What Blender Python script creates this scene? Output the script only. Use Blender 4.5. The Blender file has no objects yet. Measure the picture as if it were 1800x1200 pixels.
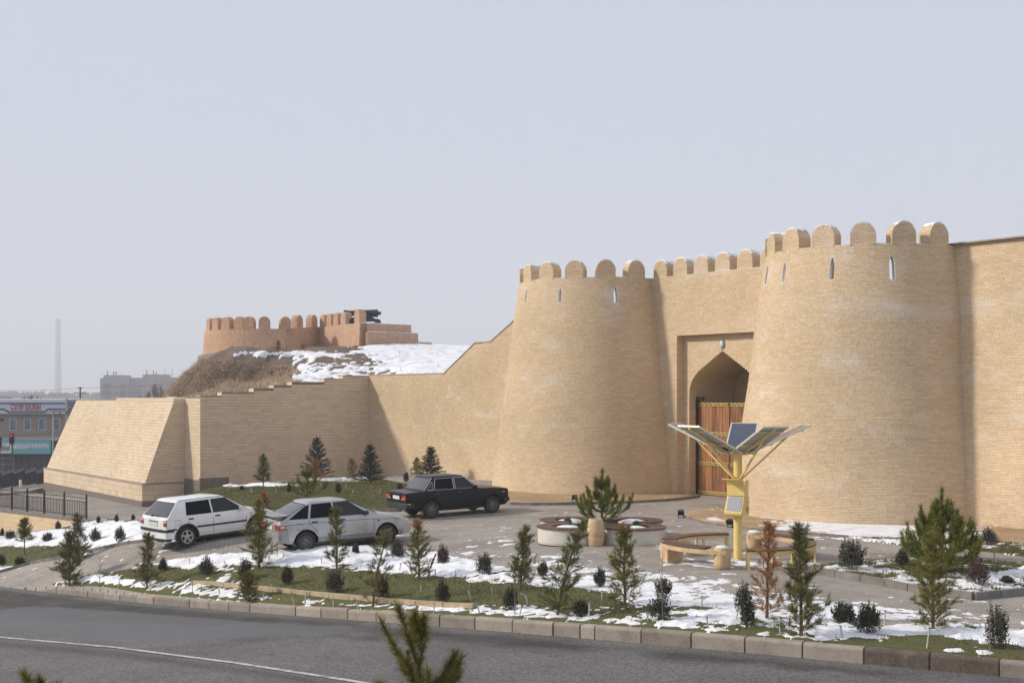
import bpy, bmesh, math, random
import numpy as np
from mathutils import Vector, Matrix, geometry

R = math.radians
PI = math.pi
SC = bpy.context.scene
COL = SC.collection
rnd = random.Random(7)

# ------------------------------------------------------------------ camera
F = 2200.0            # focal length in photograph pixels (1800 wide)
CAMZ = 4.2
cam = bpy.data.cameras.new('camera')
cam.sensor_width = 36.0
cam.lens = F / 1800.0 * 36.0
cam.shift_y = 90.0 / 1800.0
cam.clip_start = 0.1
cam.clip_end = 9000.0
camo = bpy.data.objects.new('camera', cam)
COL.objects.link(camo)
camo.location = (0, 0, CAMZ)
camo.rotation_euler = (R(90), 0, 0)
SC.camera = camo

# ------------------------------------------------------------------ light
SUN_EL, SUN_AZ = R(31.0), R(181.0)          # azimuth measured from +X towards +Y: the sun stands left and a little beyond
sdir = Vector((math.cos(SUN_EL) * math.cos(SUN_AZ), math.cos(SUN_EL) * math.sin(SUN_AZ), math.sin(SUN_EL)))
sun = bpy.data.lights.new('sun', 'SUN')
sun.energy = 3.6
sun.angle = R(6.0)
sun.color = (1.0, 0.93, 0.82)
suno = bpy.data.objects.new('sun', sun)
COL.objects.link(suno)
suno.rotation_euler = sdir.to_track_quat('Z', 'Y').to_euler()

W = bpy.data.worlds.new('World')
SC.world = W
W.use_nodes = True
nt = W.node_tree
nt.nodes.clear()
sky = nt.nodes.new('ShaderNodeTexSky')
sky.sky_type = 'NISHITA'
sky.sun_disc = False
sky.sun_elevation = SUN_EL
sky.sun_rotation = R(90) - SUN_AZ
sky.dust_density = 3.0
sky.air_density = 1.0
sky.ozone_density = 1.0
bw = nt.nodes.new('ShaderNodeMixRGB')          # thin high overcast: the blue is mostly veiled to a pale lavender grey
bw.blend_type = 'MIX'
bw.inputs[0].default_value = 0.88
bw.inputs[2].default_value = (5.85, 6.2, 7.25, 1)
bg = nt.nodes.new('ShaderNodeBackground')
bg.inputs[1].default_value = 0.10
wo = nt.nodes.new('ShaderNodeOutputWorld')
nt.links.new(sky.outputs[0], bw.inputs[1])
nt.links.new(bw.outputs[0], bg.inputs[0])
nt.links.new(bg.outputs[0], wo.inputs[0])

SC.view_settings.view_transform = 'Standard'
SC.view_settings.look = 'None'
SC.view_settings.exposure = 0.14
SC.view_settings.gamma = 1.0
SC.view_settings.use_curve_mapping = False
SC.render.engine = 'CYCLES'
SC.cycles.max_bounces = 6
SC.cycles.diffuse_bounces = 3
SC.cycles.glossy_bounces = 3
SC.cycles.transparent_max_bounces = 6
SC.cycles.volume_bounces = 2
SC.cycles.use_denoising = True


# ------------------------------------------------------------------ materials
def _mat(name):
    m = bpy.data.materials.new(name)
    m.use_nodes = True
    t = m.node_tree
    return m, t, t.nodes['Principled BSDF'], t.nodes, t.links


def rgba(c):
    return (c[0], c[1], c[2], 1.0)


def plain(name, c, rough=0.6, metal=0.0, coat=0.0, vary=0.0, scale=6.0, bump=0.0, bscale=60.0, spec=0.5, emit=None, es=1.0, dirt=None, dscale=2.0):
    """One colour with fine mottling (vary), optional fine bump and optional dirt patches."""
    m, t, b, n, l = _mat(name)
    b.inputs['Base Color'].default_value = rgba(c)
    b.inputs['Roughness'].default_value = rough
    b.inputs['Metallic'].default_value = metal
    b.inputs['Coat Weight'].default_value = coat
    b.inputs['Specular IOR Level'].default_value = spec
    if emit:
        b.inputs['Emission Color'].default_value = rgba(emit)
        b.inputs['Emission Strength'].default_value = es
    geo = n.new('ShaderNodeNewGeometry')
    last = None
    if vary > 0:
        nz = n.new('ShaderNodeTexNoise')
        nz.inputs['Scale'].default_value = scale
        nz.inputs['Detail'].default_value = 6
        l.new(geo.outputs['Position'], nz.inputs['Vector'])
        rp = n.new('ShaderNodeValToRGB')
        rp.color_ramp.elements[0].position = 0.3
        rp.color_ramp.elements[1].position = 0.7
        rp.color_ramp.elements[0].color = rgba([x * (1 - vary) for x in c])
        rp.color_ramp.elements[1].color = rgba([min(1, x * (1 + vary)) for x in c])
        l.new(nz.outputs['Fac'], rp.inputs[0])
        last = rp.outputs[0]
    if dirt:
        nz = n.new('ShaderNodeTexNoise')
        nz.inputs['Scale'].default_value = dscale
        nz.inputs['Detail'].default_value = 8
        nz.inputs['Roughness'].default_value = 0.65
        l.new(geo.outputs['Position'], nz.inputs['Vector'])
        rp = n.new('ShaderNodeValToRGB')
        rp.color_ramp.elements[0].position = 0.48
        rp.color_ramp.elements[1].position = 0.68
        l.new(nz.outputs['Fac'], rp.inputs[0])
        mx = n.new('ShaderNodeMixRGB')
        mx.inputs[2].default_value = rgba(dirt)
        if last is None:
            mx.inputs[1].default_value = rgba(c)
        else:
            l.new(last, mx.inputs[1])
        l.new(rp.outputs[0], mx.inputs[0])
        last = mx.outputs[0]
    if last is not None:
        l.new(last, b.inputs['Base Color'])
    if bump > 0:
        nz = n.new('ShaderNodeTexNoise')
        nz.inputs['Scale'].default_value = bscale
        nz.inputs['Detail'].default_value = 4
        l.new(geo.outputs['Position'], nz.inputs['Vector'])
        bp = n.new('ShaderNodeBump')
        bp.inputs['Strength'].default_value = 0.6
        bp.inputs['Distance'].default_value = bump
        l.new(nz.outputs['Fac'], bp.inputs['Height'])
        l.new(bp.outputs[0], b.inputs['Normal'])
    return m


def pieces(name, cols, single=False, rough=0.85, patch=None, pscale=0.35, stretch=1.0, tone=0.12, tscale=0.25, lo=0.58, hi=0.72, pamt=0.7, grain=0.10, band=False):
    """Bricks, tiles, stones, leaves: every piece takes its own colour; patch = pale efflorescence in horizontal drifts."""
    m, t, b, n, l = _mat(name)
    b.inputs['Roughness'].default_value = rough
    b.inputs['Specular IOR Level'].default_value = 0.25
    geo = n.new('ShaderNodeNewGeometry')
    rp = n.new('ShaderNodeValToRGB')
    els = rp.color_ramp.elements
    while len(els) < len(cols):
        els.new(0.5)
    for i, c in enumerate(cols):
        els[i].position = i / (len(cols) - 1)
        els[i].color = rgba(c)
    if single:
        oi = n.new('ShaderNodeObjectInfo')
        l.new(oi.outputs['Random'], rp.inputs[0])
    else:
        l.new(geo.outputs['Random Per Island'], rp.inputs[0])
    last = rp.outputs[0]

    def mul(src, scale, amt, detail=5, vec=None):
        nz = n.new('ShaderNodeTexNoise')
        nz.inputs['Scale'].default_value = scale
        nz.inputs['Detail'].default_value = detail
        l.new(vec or geo.outputs['Position'], nz.inputs['Vector'])
        mr = n.new('ShaderNodeMapRange')
        mr.inputs['From Min'].default_value = 0.3
        mr.inputs['From Max'].default_value = 0.7
        mr.inputs['To Min'].default_value = 1 - amt
        mr.inputs['To Max'].default_value = 1 + amt
        l.new(nz.outputs['Fac'], mr.inputs[0])
        mx = n.new('ShaderNodeMixRGB')
        mx.blend_type = 'MULTIPLY'
        mx.inputs[0].default_value = 1
        l.new(src, mx.inputs[1])
        l.new(mr.outputs[0], mx.inputs[2])
        return mx.outputs[0]
    if tone:
        last = mul(last, tscale, tone)
    if grain:
        last = mul(last, 25.0, grain)
    if patch:
        mp = n.new('ShaderNodeMapping')
        mp.inputs['Scale'].default_value = (1, 1, stretch)
        l.new(geo.outputs['Position'], mp.inputs['Vector'])
        nz = n.new('ShaderNodeTexNoise')
        nz.inputs['Scale'].default_value = pscale
        nz.inputs['Detail'].default_value = 9
        nz.inputs['Roughness'].default_value = 0.68
        l.new(mp.outputs[0], nz.inputs['Vector'])
        r2 = n.new('ShaderNodeMapRange')
        r2.inputs['From Min'].default_value = lo
        r2.inputs['From Max'].default_value = hi
        r2.inputs['To Max'].default_value = pamt
        l.new(nz.outputs['Fac'], r2.inputs[0])
        fac = r2.outputs[0]
        if band:      # salt bloom left by a leaking parapet: a ragged belt below the arrow slits of the larger tower, damp foot of the walls
            sp = n.new('ShaderNodeSeparateXYZ')
            l.new(geo.outputs['Position'], sp.inputs[0])

            def mth(op, a, b=None, c=None):
                q = n.new('ShaderNodeMath')
                q.operation = op
                q.use_clamp = op == 'MULTIPLY'
                for i_, v in enumerate((a, b, c)):
                    if v is None:
                        continue
                    if isinstance(v, (int, float)):
                        q.inputs[i_].default_value = v
                    else:
                        l.new(v, q.inputs[i_])
                return q.outputs[0]
            dz = mth('ABSOLUTE', mth('SUBTRACT', sp.outputs['Z'], 6.95))
            belt = mth('SUBTRACT', 1.0, mth('DIVIDE', dz, 0.55))
            xm = mth('MULTIPLY', mth('SUBTRACT', sp.outputs['X'], 8.6), 1.0)
            nb2 = n.new('ShaderNodeMapRange')
            nb2.inputs['From Min'].default_value = 0.38
            nb2.inputs['From Max'].default_value = 0.62
            l.new(nz.outputs['Fac'], nb2.inputs[0])
            bl = mth('MULTIPLY', mth('MULTIPLY', belt, xm), nb2.outputs[0])
            fac = mth('MAXIMUM', fac, mth('MULTIPLY', bl, 0.65))
        mx = n.new('ShaderNodeMixRGB')
        l.new(fac, mx.inputs[0])
        l.new(last, mx.inputs[1])
        mx.inputs[2].default_value = rgba(patch)
        last = mx.outputs[0]
    l.new(last, b.inputs['Base Color'])
    return m


def ground_mat(name, cols, scales=(0.4, 3.0, 30.0), rough=0.9, bump=0.01, bscale=40.0, objvar=0.0):
    """Three octaves of noise picked through a ramp; used for soil, turf, asphalt, snow."""
    m, t, b, n, l = _mat(name)
    geo = n.new('ShaderNodeNewGeometry')
    acc = None
    for s, wgt in zip(scales, (0.34, 0.33, 0.33)):
        nz = n.new('ShaderNodeTexNoise')
        nz.inputs['Scale'].default_value = s
        nz.inputs['Detail'].default_value = 5
        nz.inputs['Roughness'].default_value = 0.6
        l.new(geo.outputs['Position'], nz.inputs['Vector'])
        mm = n.new('ShaderNodeMath')
        mm.operation = 'MULTIPLY_ADD'
        l.new(nz.outputs['Fac'], mm.inputs[0])
        mm.inputs[1].default_value = wgt
        if acc is None:
            mm.inputs[2].default_value = 0
        else:
            l.new(acc, mm.inputs[2])
        acc = mm.outputs[0]
    rp = n.new('ShaderNodeValToRGB')
    els = rp.color_ramp.elements
    while len(els) < len(cols):
        els.new(0.5)
    for i, c in enumerate(cols):
        els[i].position = 0.36 + 0.28 * i / (len(cols) - 1)
        els[i].color = rgba(c)
    l.new(acc, rp.inputs[0])
    if objvar:
        oi = n.new('ShaderNodeObjectInfo')
        mv = n.new('ShaderNodeMapRange')
        mv.inputs['To Min'].default_value = 1 - objvar
        mv.inputs['To Max'].default_value = 1 + objvar * .6
        l.new(oi.outputs['Random'], mv.inputs[0])
        mq = n.new('ShaderNodeMixRGB')
        mq.blend_type = 'MULTIPLY'
        mq.inputs[0].default_value = 1
        l.new(rp.outputs[0], mq.inputs[1])
        l.new(mv.outputs[0], mq.inputs[2])
        l.new(mq.outputs[0], b.inputs['Base Color'])
    else:
        l.new(rp.outputs[0], b.inputs['Base Color'])
    b.inputs['Roughness'].default_value = rough
    b.inputs['Specular IOR Level'].default_value = 0.25
    nz = n.new('ShaderNodeTexNoise')
    nz.inputs['Scale'].default_value = bscale
    nz.inputs['Detail'].default_value = 4
    l.new(geo.outputs['Position'], nz.inputs['Vector'])
    bp = n.new('ShaderNodeBump')
    bp.inputs['Strength'].default_value = 0.8
    bp.inputs['Distance'].default_value = bump
    l.new(nz.outputs['Fac'], bp.inputs['Height'])
    l.new(bp.outputs[0], b.inputs['Normal'])
    return m


def road_mat():
    """Asphalt: grey aggregate speckle, worn paler lane, dark damp streaks that follow the kerb direction."""
    m, t, b, n, l = _mat('asphalt')
    geo = n.new('ShaderNodeNewGeometry')
    st = n.new('ShaderNodeTexNoise')
    st.inputs['Scale'].default_value = 0.5
    st.inputs['Detail'].default_value = 10
    st.inputs['Roughness'].default_value = 0.62
    l.new(geo.outputs['Position'], st.inputs['Vector'])
    r0 = n.new('ShaderNodeValToRGB')
    e = r0.color_ramp.elements
    e[0].position, e[1].position = 0.33, 0.68
    e[0].color, e[1].color = rgba((0.108, 0.102, 0.099)), rgba((0.152, 0.145, 0.142))
    l.new(st.outputs['Fac'], r0.inputs[0])
    at_ = n.new('ShaderNodeAttribute')            # damp gutter along the kerb and the dark band beside the white line
    at_.attribute_name = 'stain'
    r1 = n.new('ShaderNodeMixRGB')
    l.new(at_.outputs['Fac'], r1.inputs[0])
    l.new(r0.outputs[0], r1.inputs[1])
    r1.inputs[2].default_value = rgba((0.052, 0.044, 0.038))
    vo = n.new('ShaderNodeTexVoronoi')
    vo.inputs['Scale'].default_value = 34.0
    l.new(geo.outputs['Position'], vo.inputs['Vector'])
    hs = n.new('ShaderNodeSeparateColor')
    l.new(vo.outputs['Color'], hs.inputs[0])
    mr = n.new('ShaderNodeMapRange')
    mr.inputs['To Min'].default_value = 0.55
    mr.inputs['To Max'].default_value = 1.45
    l.new(hs.outputs[0], mr.inputs[0])
    mx = n.new('ShaderNodeMixRGB')
    mx.blend_type = 'MULTIPLY'
    mx.inputs[0].default_value = 1
    l.new(r1.outputs[0], mx.inputs[1])
    l.new(mr.outputs[0], mx.inputs[2])
    ap_ = n.new('ShaderNodeAttribute')            # smoother resurfaced patch
    ap_.attribute_name = 'patch'
    pm = n.new('ShaderNodeMixRGB')
    pf = n.new('ShaderNodeMath')
    pf.operation = 'MULTIPLY'
    pf.inputs[1].default_value = 0.75
    l.new(ap_.outputs['Fac'], pf.inputs[0])
    l.new(pf.outputs[0], pm.inputs[0])
    l.new(mx.outputs[0], pm.inputs[1])
    pm.inputs[2].default_value = rgba((0.128, 0.128, 0.134))
    l.new(pm.outputs[0], b.inputs['Base Color'])
    b.inputs['Roughness'].default_value = 0.82
    b.inputs['Specular IOR Level'].default_value = 0.3
    bp = n.new('ShaderNodeBump')
    bp.inputs['Distance'].default_value = 0.006
    bp.inputs['Strength'].default_value = 0.7
    l.new(vo.outputs['Distance'], bp.inputs['Height'])
    l.new(bp.outputs[0], b.inputs['Normal'])
    return m


def wood(name, c1, c2, axis=2, scale=1.0, rough=0.55):
    m, t, b, n, l = _mat(name)
    geo = n.new('ShaderNodeNewGeometry')
    mp = n.new('ShaderNodeMapping')
    s = [14.0, 14.0, 14.0]
    s[axis] = 0.9
    mp.inputs['Scale'].default_value = [x * scale for x in s]
    l.new(geo.outputs['Position'], mp.inputs['Vector'])
    nz = n.new('ShaderNodeTexNoise')
    nz.inputs['Scale'].default_value = 1.0
    nz.inputs['Detail'].default_value = 6
    l.new(mp.outputs[0], nz.inputs['Vector'])
    oi = n.new('ShaderNodeObjectInfo')
    ad = n.new('ShaderNodeMath')
    ad.operation = 'MULTIPLY_ADD'
    ad.inputs[1].default_value = 0.25
    l.new(oi.outputs['Random'], ad.inputs[0])
    l.new(nz.outputs['Fac'], ad.inputs[2])
    rp = n.new('ShaderNodeValToRGB')
    rp.color_ramp.elements[0].position = 0.42
    rp.color_ramp.elements[1].position = 0.85
    rp.color_ramp.elements[0].color = rgba(c1)
    rp.color_ramp.elements[1].color = rgba(c2)
    l.new(ad.outputs[0], rp.inputs[0])
    l.new(rp.outputs[0], b.inputs['Base Color'])
    b.inputs['Roughness'].default_value = rough
    return m


def paver_mat(name, cols, bw_=0.20, bh=0.10, rot=0.0, mortar=(0.10, 0.085, 0.07)):
    """Small paving blocks: brick layout with recessed joints, damp darker areas."""
    m, t, b, n, l = _mat(name)
    geo = n.new('ShaderNodeNewGeometry')
    mp = n.new('ShaderNodeMapping')
    mp.inputs['Rotation'].default_value = (0, 0, rot)
    l.new(geo.outputs['Position'], mp.inputs['Vector'])
    br = n.new('ShaderNodeTexBrick')
    br.inputs['Scale'].default_value = 1.0
    br.inputs['Brick Width'].default_value = bw_
    br.inputs['Row Height'].default_value = bh
    br.inputs['Mortar Size'].default_value = 0.006
    br.inputs['Mortar Smooth'].default_value = 0.3
    br.inputs['Color1'].default_value = rgba(cols[0])
    br.inputs['Color2'].default_value = rgba(cols[1])
    br.inputs['Mortar'].default_value = rgba(mortar)
    l.new(mp.outputs[0], br.inputs['Vector'])
    nz = n.new('ShaderNodeTexNoise')
    nz.inputs['Scale'].default_value = 0.55
    nz.inputs['Detail'].default_value = 9
    nz.inputs['Roughness'].default_value = 0.7
    l.new(geo.outputs['Position'], nz.inputs['Vector'])
    mr = n.new('ShaderNodeMapRange')
    mr.inputs['From Min'].default_value = 0.35
    mr.inputs['From Max'].default_value = 0.62
    mr.inputs['To Min'].default_value = 0.78
    mr.inputs['To Max'].default_value = 1.12
    l.new(nz.outputs['Fac'], mr.inputs[0])
    mx = n.new('ShaderNodeMixRGB')
    mx.blend_type = 'MULTIPLY'
    mx.inputs[0].default_value = 1
    l.new(br.outputs['Color'], mx.inputs[1])
    l.new(mr.outputs[0], mx.inputs[2])
    l.new(mx.outputs[0], b.inputs['Base Color'])
    b.inputs['Roughness'].default_value = 0.88
    b.inputs['Specular IOR Level'].default_value = 0.25
    bp = n.new('ShaderNodeBump')
    bp.invert = True
    bp.inputs['Distance'].default_value = 0.012
    l.new(br.outputs['Fac'], bp.inputs['Height'])
    l.new(bp.outputs[0], b.inputs['Normal'])
    return m


BR = [(0.570, 0.422, 0.268), (0.595, 0.446, 0.286), (0.614, 0.464, 0.302), (0.628, 0.480, 0.318), (0.648, 0.502, 0.342)]
TL = [(0.57, 0.445, 0.305), (0.62, 0.49, 0.34), (0.66, 0.53, 0.385), (0.63, 0.485, 0.36)]
M = dict(
    brick=pieces('yellow_brick', BR, patch=(0.74, 0.68, 0.60), stretch=2.2, pscale=0.42, lo=0.55, hi=0.72, pamt=0.6, band=True),
    brick1=pieces('yellow_brick_single', BR, True, patch=(0.74, 0.68, 0.60), stretch=2.2, pscale=0.42, lo=0.55, hi=0.72, pamt=0.6, band=True),
    tile=pieces('stone_tile', TL, patch=(0.62, 0.52, 0.40), stretch=3, pscale=0.5, pamt=0.4, tone=0.06),
    tile1=pieces('stone_tile_single', TL, True, patch=(0.62, 0.52, 0.40), stretch=3, pscale=0.5, pamt=0.4, tone=0.06),
    mortar=plain('mortar', (0.43, 0.325, 0.20), 0.95, vary=0.2, scale=3, bump=0.004),
    grout=plain('tile_grout', (0.27, 0.205, 0.14), 0.95, vary=0.15, scale=3),
    reveal=plain('pale_plaster', (0.78, 0.76, 0.73), 0.9, vary=0.1),
    plinth=plain('brown_granite', (0.17, 0.135, 0.12), 0.6, vary=0.25, scale=9),
    coping=plain('grey_coping', (0.33, 0.28, 0.23), 0.7, vary=0.2),
    clay=plain('adobe_render', (0.50, 0.315, 0.205), 0.95, vary=0.16, scale=5, bump=0.02, bscale=14, dirt=(0.43, 0.26, 0.165), dscale=0.7),
    claybase=plain('grey_footing', (0.26, 0.225, 0.18), 0.95, vary=0.3, scale=2, bump=0.02),
    snow=plain('snow', (0.80, 0.81, 0.84), 0.75, vary=0.06, scale=8, bump=0.025, bscale=11, spec=0.3, dirt=(0.60, 0.585, 0.57), dscale=1.6),
    pale_kerb=ground_mat('kerb_concrete', [(0.19, 0.158, 0.13), (0.285, 0.242, 0.20), (0.33, 0.285, 0.24), (0.37, 0.325, 0.275)], (0.6, 4, 30), bump=0.006, objvar=0.22),
    grey_kerb=plain('grey_kerb', (0.20, 0.18, 0.16), 0.9, vary=0.3, scale=3, bump=0.004),
    ochre_kerb=plain('ochre_kerb', (0.43, 0.335, 0.225), 0.9, vary=0.15, scale=4, dirt=(0.33, 0.235, 0.14), bump=0.003),
    asphalt=road_mat(),
    paint=plain('worn_white_paint', (0.46, 0.45, 0.435), 0.8, vary=0.2, scale=12, dirt=(0.15, 0.145, 0.14), dscale=4),
    paver=paver_mat('grey_pavers', ((0.385, 0.345, 0.305), (0.325, 0.29, 0.255)), rot=0.6),
    ochre_paver=paver_mat('ochre_pavers', ((0.46, 0.325, 0.19), (0.37, 0.25, 0.14)), 0.24, 0.12, 0.3, mortar=(0.17, 0.11, 0.06)),
    wet_kerb=ground_mat('wet_kerb_concrete', [(0.075, 0.058, 0.046), (0.11, 0.085, 0.068), (0.15, 0.12, 0.098), (0.34, 0.30, 0.25)], (1.2, 3, 20), bump=0.006),
    soil=ground_mat('turf_soil', [(0.085, 0.062, 0.036), (0.095, 0.088, 0.036), (0.10, 0.108, 0.036), (0.15, 0.125, 0.06)], (0.5, 3, 22), bump=0.03, bscale=25),
    earth=ground_mat('dry_earth', [(0.10, 0.072, 0.05), (0.15, 0.11, 0.078), (0.22, 0.17, 0.125)], (0.3, 2, 15), bump=0.06, bscale=8),
    far=ground_mat('far_ground', [(0.12, 0.11, 0.09), (0.20, 0.18, 0.15)], (0.01, 0.05, 0.5)),
    grass=pieces('grass_blades', [(0.070, 0.080, 0.020), (0.105, 0.115, 0.030), (0.155, 0.145, 0.045), (0.25, 0.20, 0.095)], tone=0.25, tscale=0.6, grain=0),
    straw=pieces('dry_grass', [(0.304, 0.224, 0.145), (0.482, 0.362, 0.25), (0.643, 0.495, 0.364), (0.751, 0.594, 0.444)], tone=0.22, tscale=0.5, grain=0),
    steel=plain('black_steel', (0.018, 0.018, 0.020), 0.45),
    gold=plain('gold_paint', (0.62, 0.47, 0.17), 0.4, metal=0.3, vary=0.1),
    gate_wood=wood('gate_wood', (0.12, 0.045, 0.015), (0.42, 0.185, 0.068)),
    band=plain('band_dark_wood', (0.11, 0.05, 0.02), 0.6),
    seat_wood=wood('seat_wood', (0.075, 0.036, 0.026), (0.17, 0.088, 0.062), axis=0, scale=0.5),
    yellow=plain('yellow_paint', (0.76, 0.56, 0.19), 0.42, vary=0.05, coat=0.2),
    panel_frame=plain('panel_frame', (0.66, 0.63, 0.52), 0.4, metal=0.2),
    panel_back=plain('panel_backsheet', (0.40, 0.40, 0.39), 0.5),
    cell=plain('solar_cell', (0.022, 0.030, 0.068), 0.18, coat=0.6),
    concrete=plain('cream_concrete', (0.64, 0.60, 0.52), 0.8, vary=0.05, scale=3, dirt=(0.54, 0.50, 0.43), dscale=1.2),
    sandstone=plain('sand_concrete', (0.56, 0.40, 0.225), 0.85, vary=0.12, scale=8, bump=0.004, dirt=(0.44, 0.30, 0.17), dscale=3),
    screen=plain('screen', (0.34, 0.36, 0.38), 0.25),
    lampglass=plain('lamp_glass', (0.62, 0.64, 0.68), 0.2, coat=0.5),
    grey_metal=plain('grey_metal', (0.30, 0.30, 0.30), 0.5, metal=0.4),
    peg=plain('peg_plastic', (0.46, 0.46, 0.42), 0.6, vary=0.2, scale=20),
    pegcap=plain('peg_cap', (0.10, 0.24, 0.20), 0.6),
    bark=plain('bark', (0.13, 0.085, 0.055), 0.95, vary=0.35, scale=20),
    twig=plain('twig', (0.20, 0.145, 0.11), 0.95, vary=0.3, scale=20),
    box_leaf=pieces('boxwood_leaf', [(0.022, 0.026, 0.015), (0.039, 0.045, 0.027), (0.061, 0.066, 0.043), (0.102, 0.103, 0.072)], rough=0.6, tone=0.2, tscale=2, grain=0),
    box_brown=pieces('brown_leaf', [(0.035, 0.018, 0.012), (0.075, 0.038, 0.024), (0.11, 0.06, 0.035), (0.06, 0.05, 0.025)], rough=0.7, tone=0.2, tscale=2, grain=0),
    purple=pieces('purple_leaf', [(0.040, 0.018, 0.018), (0.075, 0.036, 0.034), (0.105, 0.058, 0.048), (0.16, 0.10, 0.06)], rough=0.7, tone=0.2, tscale=2, grain=0),
    cedar=pieces('juniper_needle', [(0.068, 0.077, 0.024), (0.119, 0.128, 0.038), (0.182, 0.179, 0.052), (0.268, 0.228, 0.078)], rough=0.65, tone=0.3, tscale=2.5, grain=0),
    cedar_y=pieces('yellowish_needle', [(0.086, 0.086, 0.018), (0.157, 0.158, 0.032), (0.237, 0.221, 0.051), (0.315, 0.254, 0.072)], rough=0.65, tone=0.3, tscale=2.5, grain=0),
    pine=pieces('pine_needle', [(0.054, 0.071, 0.014), (0.116, 0.14, 0.022), (0.19, 0.212, 0.03), (0.292, 0.287, 0.048)], rough=0.6, tone=0.3, tscale=2.5, grain=0),
    spruce=pieces('spruce_needle', [(0.014, 0.026, 0.022), (0.028, 0.046, 0.040), (0.048, 0.072, 0.066), (0.075, 0.10, 0.09)], rough=0.6, tone=0.25, tscale=2.0, grain=0),
    dead=pieces('dead_needle', [(0.224, 0.098, 0.035), (0.356, 0.173, 0.068), (0.475, 0.255, 0.113), (0.396, 0.225, 0.113)], rough=0.8, tone=0.2, tscale=3, grain=0),
)


# ------------------------------------------------------------------ mesh helpers
class MB:
    """Collects simple shapes and links them as one mesh object."""

    def __init__(s):
        s.v, s.f, s.mi = [], [], []
        s.slot = 0

    def add(s, vs, fs):
        o = len(s.v)
        s.v.extend([tuple(x) for x in vs])
        for f in fs:
            s.f.append(tuple(i + o for i in f))
            s.mi.append(s.slot)
        return s

    def box(s, c, d, rz=0.0, mtx=None, taper=1.0):
        hx, hy, hz = d[0] / 2, d[1] / 2, d[2] / 2
        vs = [Vector((x * hx * (taper if z > 0 else 1), y * hy * (taper if z > 0 else 1), z * hz)) for z in (-1, 1) for x, y in ((-1, -1), (1, -1), (1, 1), (-1, 1))]
        m = mtx if mtx is not None else Matrix.Rotation(rz, 3, 'Z')
        c = Vector(c)
        vs = [m @ v + c for v in vs]
        return s.add(vs, [(3, 2, 1, 0), (4, 5, 6, 7), (0, 1, 5, 4), (1, 2, 6, 5), (2, 3, 7, 6), (3, 0, 4, 7)])

    def bar(s, a, b, w, h=None, up=(0, 0, 1)):
        a, b = Vector(a), Vector(b)
        h = w if h is None else h
        d = b - a
        L = d.length
        if L < 1e-6:
            return s
        x = d / L
        u = Vector(up)
        if abs(x.dot(u)) > 0.98:
            u = Vector((0, 1, 0))
        y = u.cross(x).normalized()
        z = x.cross(y)
        return s.box((a + b) / 2, (L, w, h), mtx=Matrix((x, y, z)).transposed())

    def tube(s, pts, r, n=8, cap=True):
        pts = [Vector(p) for p in pts]
        rs = r if isinstance(r, (list, tuple)) else [r] * len(pts)
        o = len(s.v)
        prev = None
        for i, p in enumerate(pts):
            d = (pts[min(i + 1, len(pts) - 1)] - pts[max(i - 1, 0)]).normalized()
            if prev is None:
                a = d.orthogonal().normalized()
            else:
                a = (prev - d * prev.dot(d)).normalized()
            prev = a
            b = d.cross(a)
            for k in range(n):
                t = 2 * PI * k / n
                s.v.append(tuple(p + (a * math.cos(t) + b * math.sin(t)) * rs[i]))
        for i in range(len(pts) - 1):
            for k in range(n):
                s.f.append((o + i * n + k, o + i * n + (k + 1) % n, o + (i + 1) * n + (k + 1) % n, o + (i + 1) * n + k))
                s.mi.append(s.slot)
        if cap:
            s.f.append(tuple(o + k for k in range(n))[::-1])
            s.f.append(tuple(o + (len(pts) - 1) * n + k for k in range(n)))
            s.mi += [s.slot, s.slot]
        return s

    def lathe(s, prof, n=24, c=(0, 0, 0), mtx=None, close=True):
        """prof: (radius, height) pairs turned about local Z."""
        m = mtx if mtx is not None else Matrix.Identity(3)
        c = Vector(c)
        o = len(s.v)
        for r_, h in prof:
            for k in range(n):
                t = 2 * PI * k / n
                s.v.append(tuple(m @ Vector((r_ * math.cos(t), r_ * math.sin(t), h)) + c))
        for i in range(len(prof) - 1):
            for k in range(n):
                s.f.append((o + i * n + k, o + i * n + (k + 1) % n, o + (i + 1) * n + (k + 1) % n, o + (i + 1) * n + k))
                s.mi.append(s.slot)
        if close:
            s.f.append(tuple(o + k for k in range(n))[::-1])
            s.f.append(tuple(o + (len(prof) - 1) * n + k for k in range(n)))
            s.mi += [s.slot, s.slot]
        return s

    def prism(s, poly, h0, h1, mtx=None, c=(0, 0, 0)):
        """poly in local XY, extruded along local Z from h0 to h1."""
        m = mtx if mtx is not None else Matrix.Identity(3)
        c = Vector(c)
        n = len(poly)
        vs = [m @ Vector((x, y, h0)) + c for x, y in poly] + [m @ Vector((x, y, h1)) + c for x, y in poly]
        fs = [tuple(range(n))[::-1], tuple(range(n, 2 * n))]
        fs += [(i, (i + 1) % n, n + (i + 1) % n, n + i) for i in range(n)]
        return s.add(vs, fs)

    def build(s, name, mats, parent=None, off=None, smooth=None):
        me = bpy.data.meshes.new(name)
        v = s.v
        if off is not None:
            v = [(x - off[0], y - off[1], z - off[2]) for x, y, z in v]
        me.from_pydata(v, [], s.f)
        if not isinstance(mats, (list, tuple)):
            mats = [mats]
        for m in mats:
            me.materials.append(m)
        if len(mats) > 1:
            me.polygons.foreach_set('material_index', s.mi)
        me.update()
        if smooth is not None:
            me.polygons.foreach_set('use_smooth', [True] * len(me.polygons))
            me.set_sharp_from_angle(angle=R(smooth))
        o = bpy.data.objects.new(name, me)
        COL.objects.link(o)
        if parent is not None:
            o.parent = parent
        return o


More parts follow.
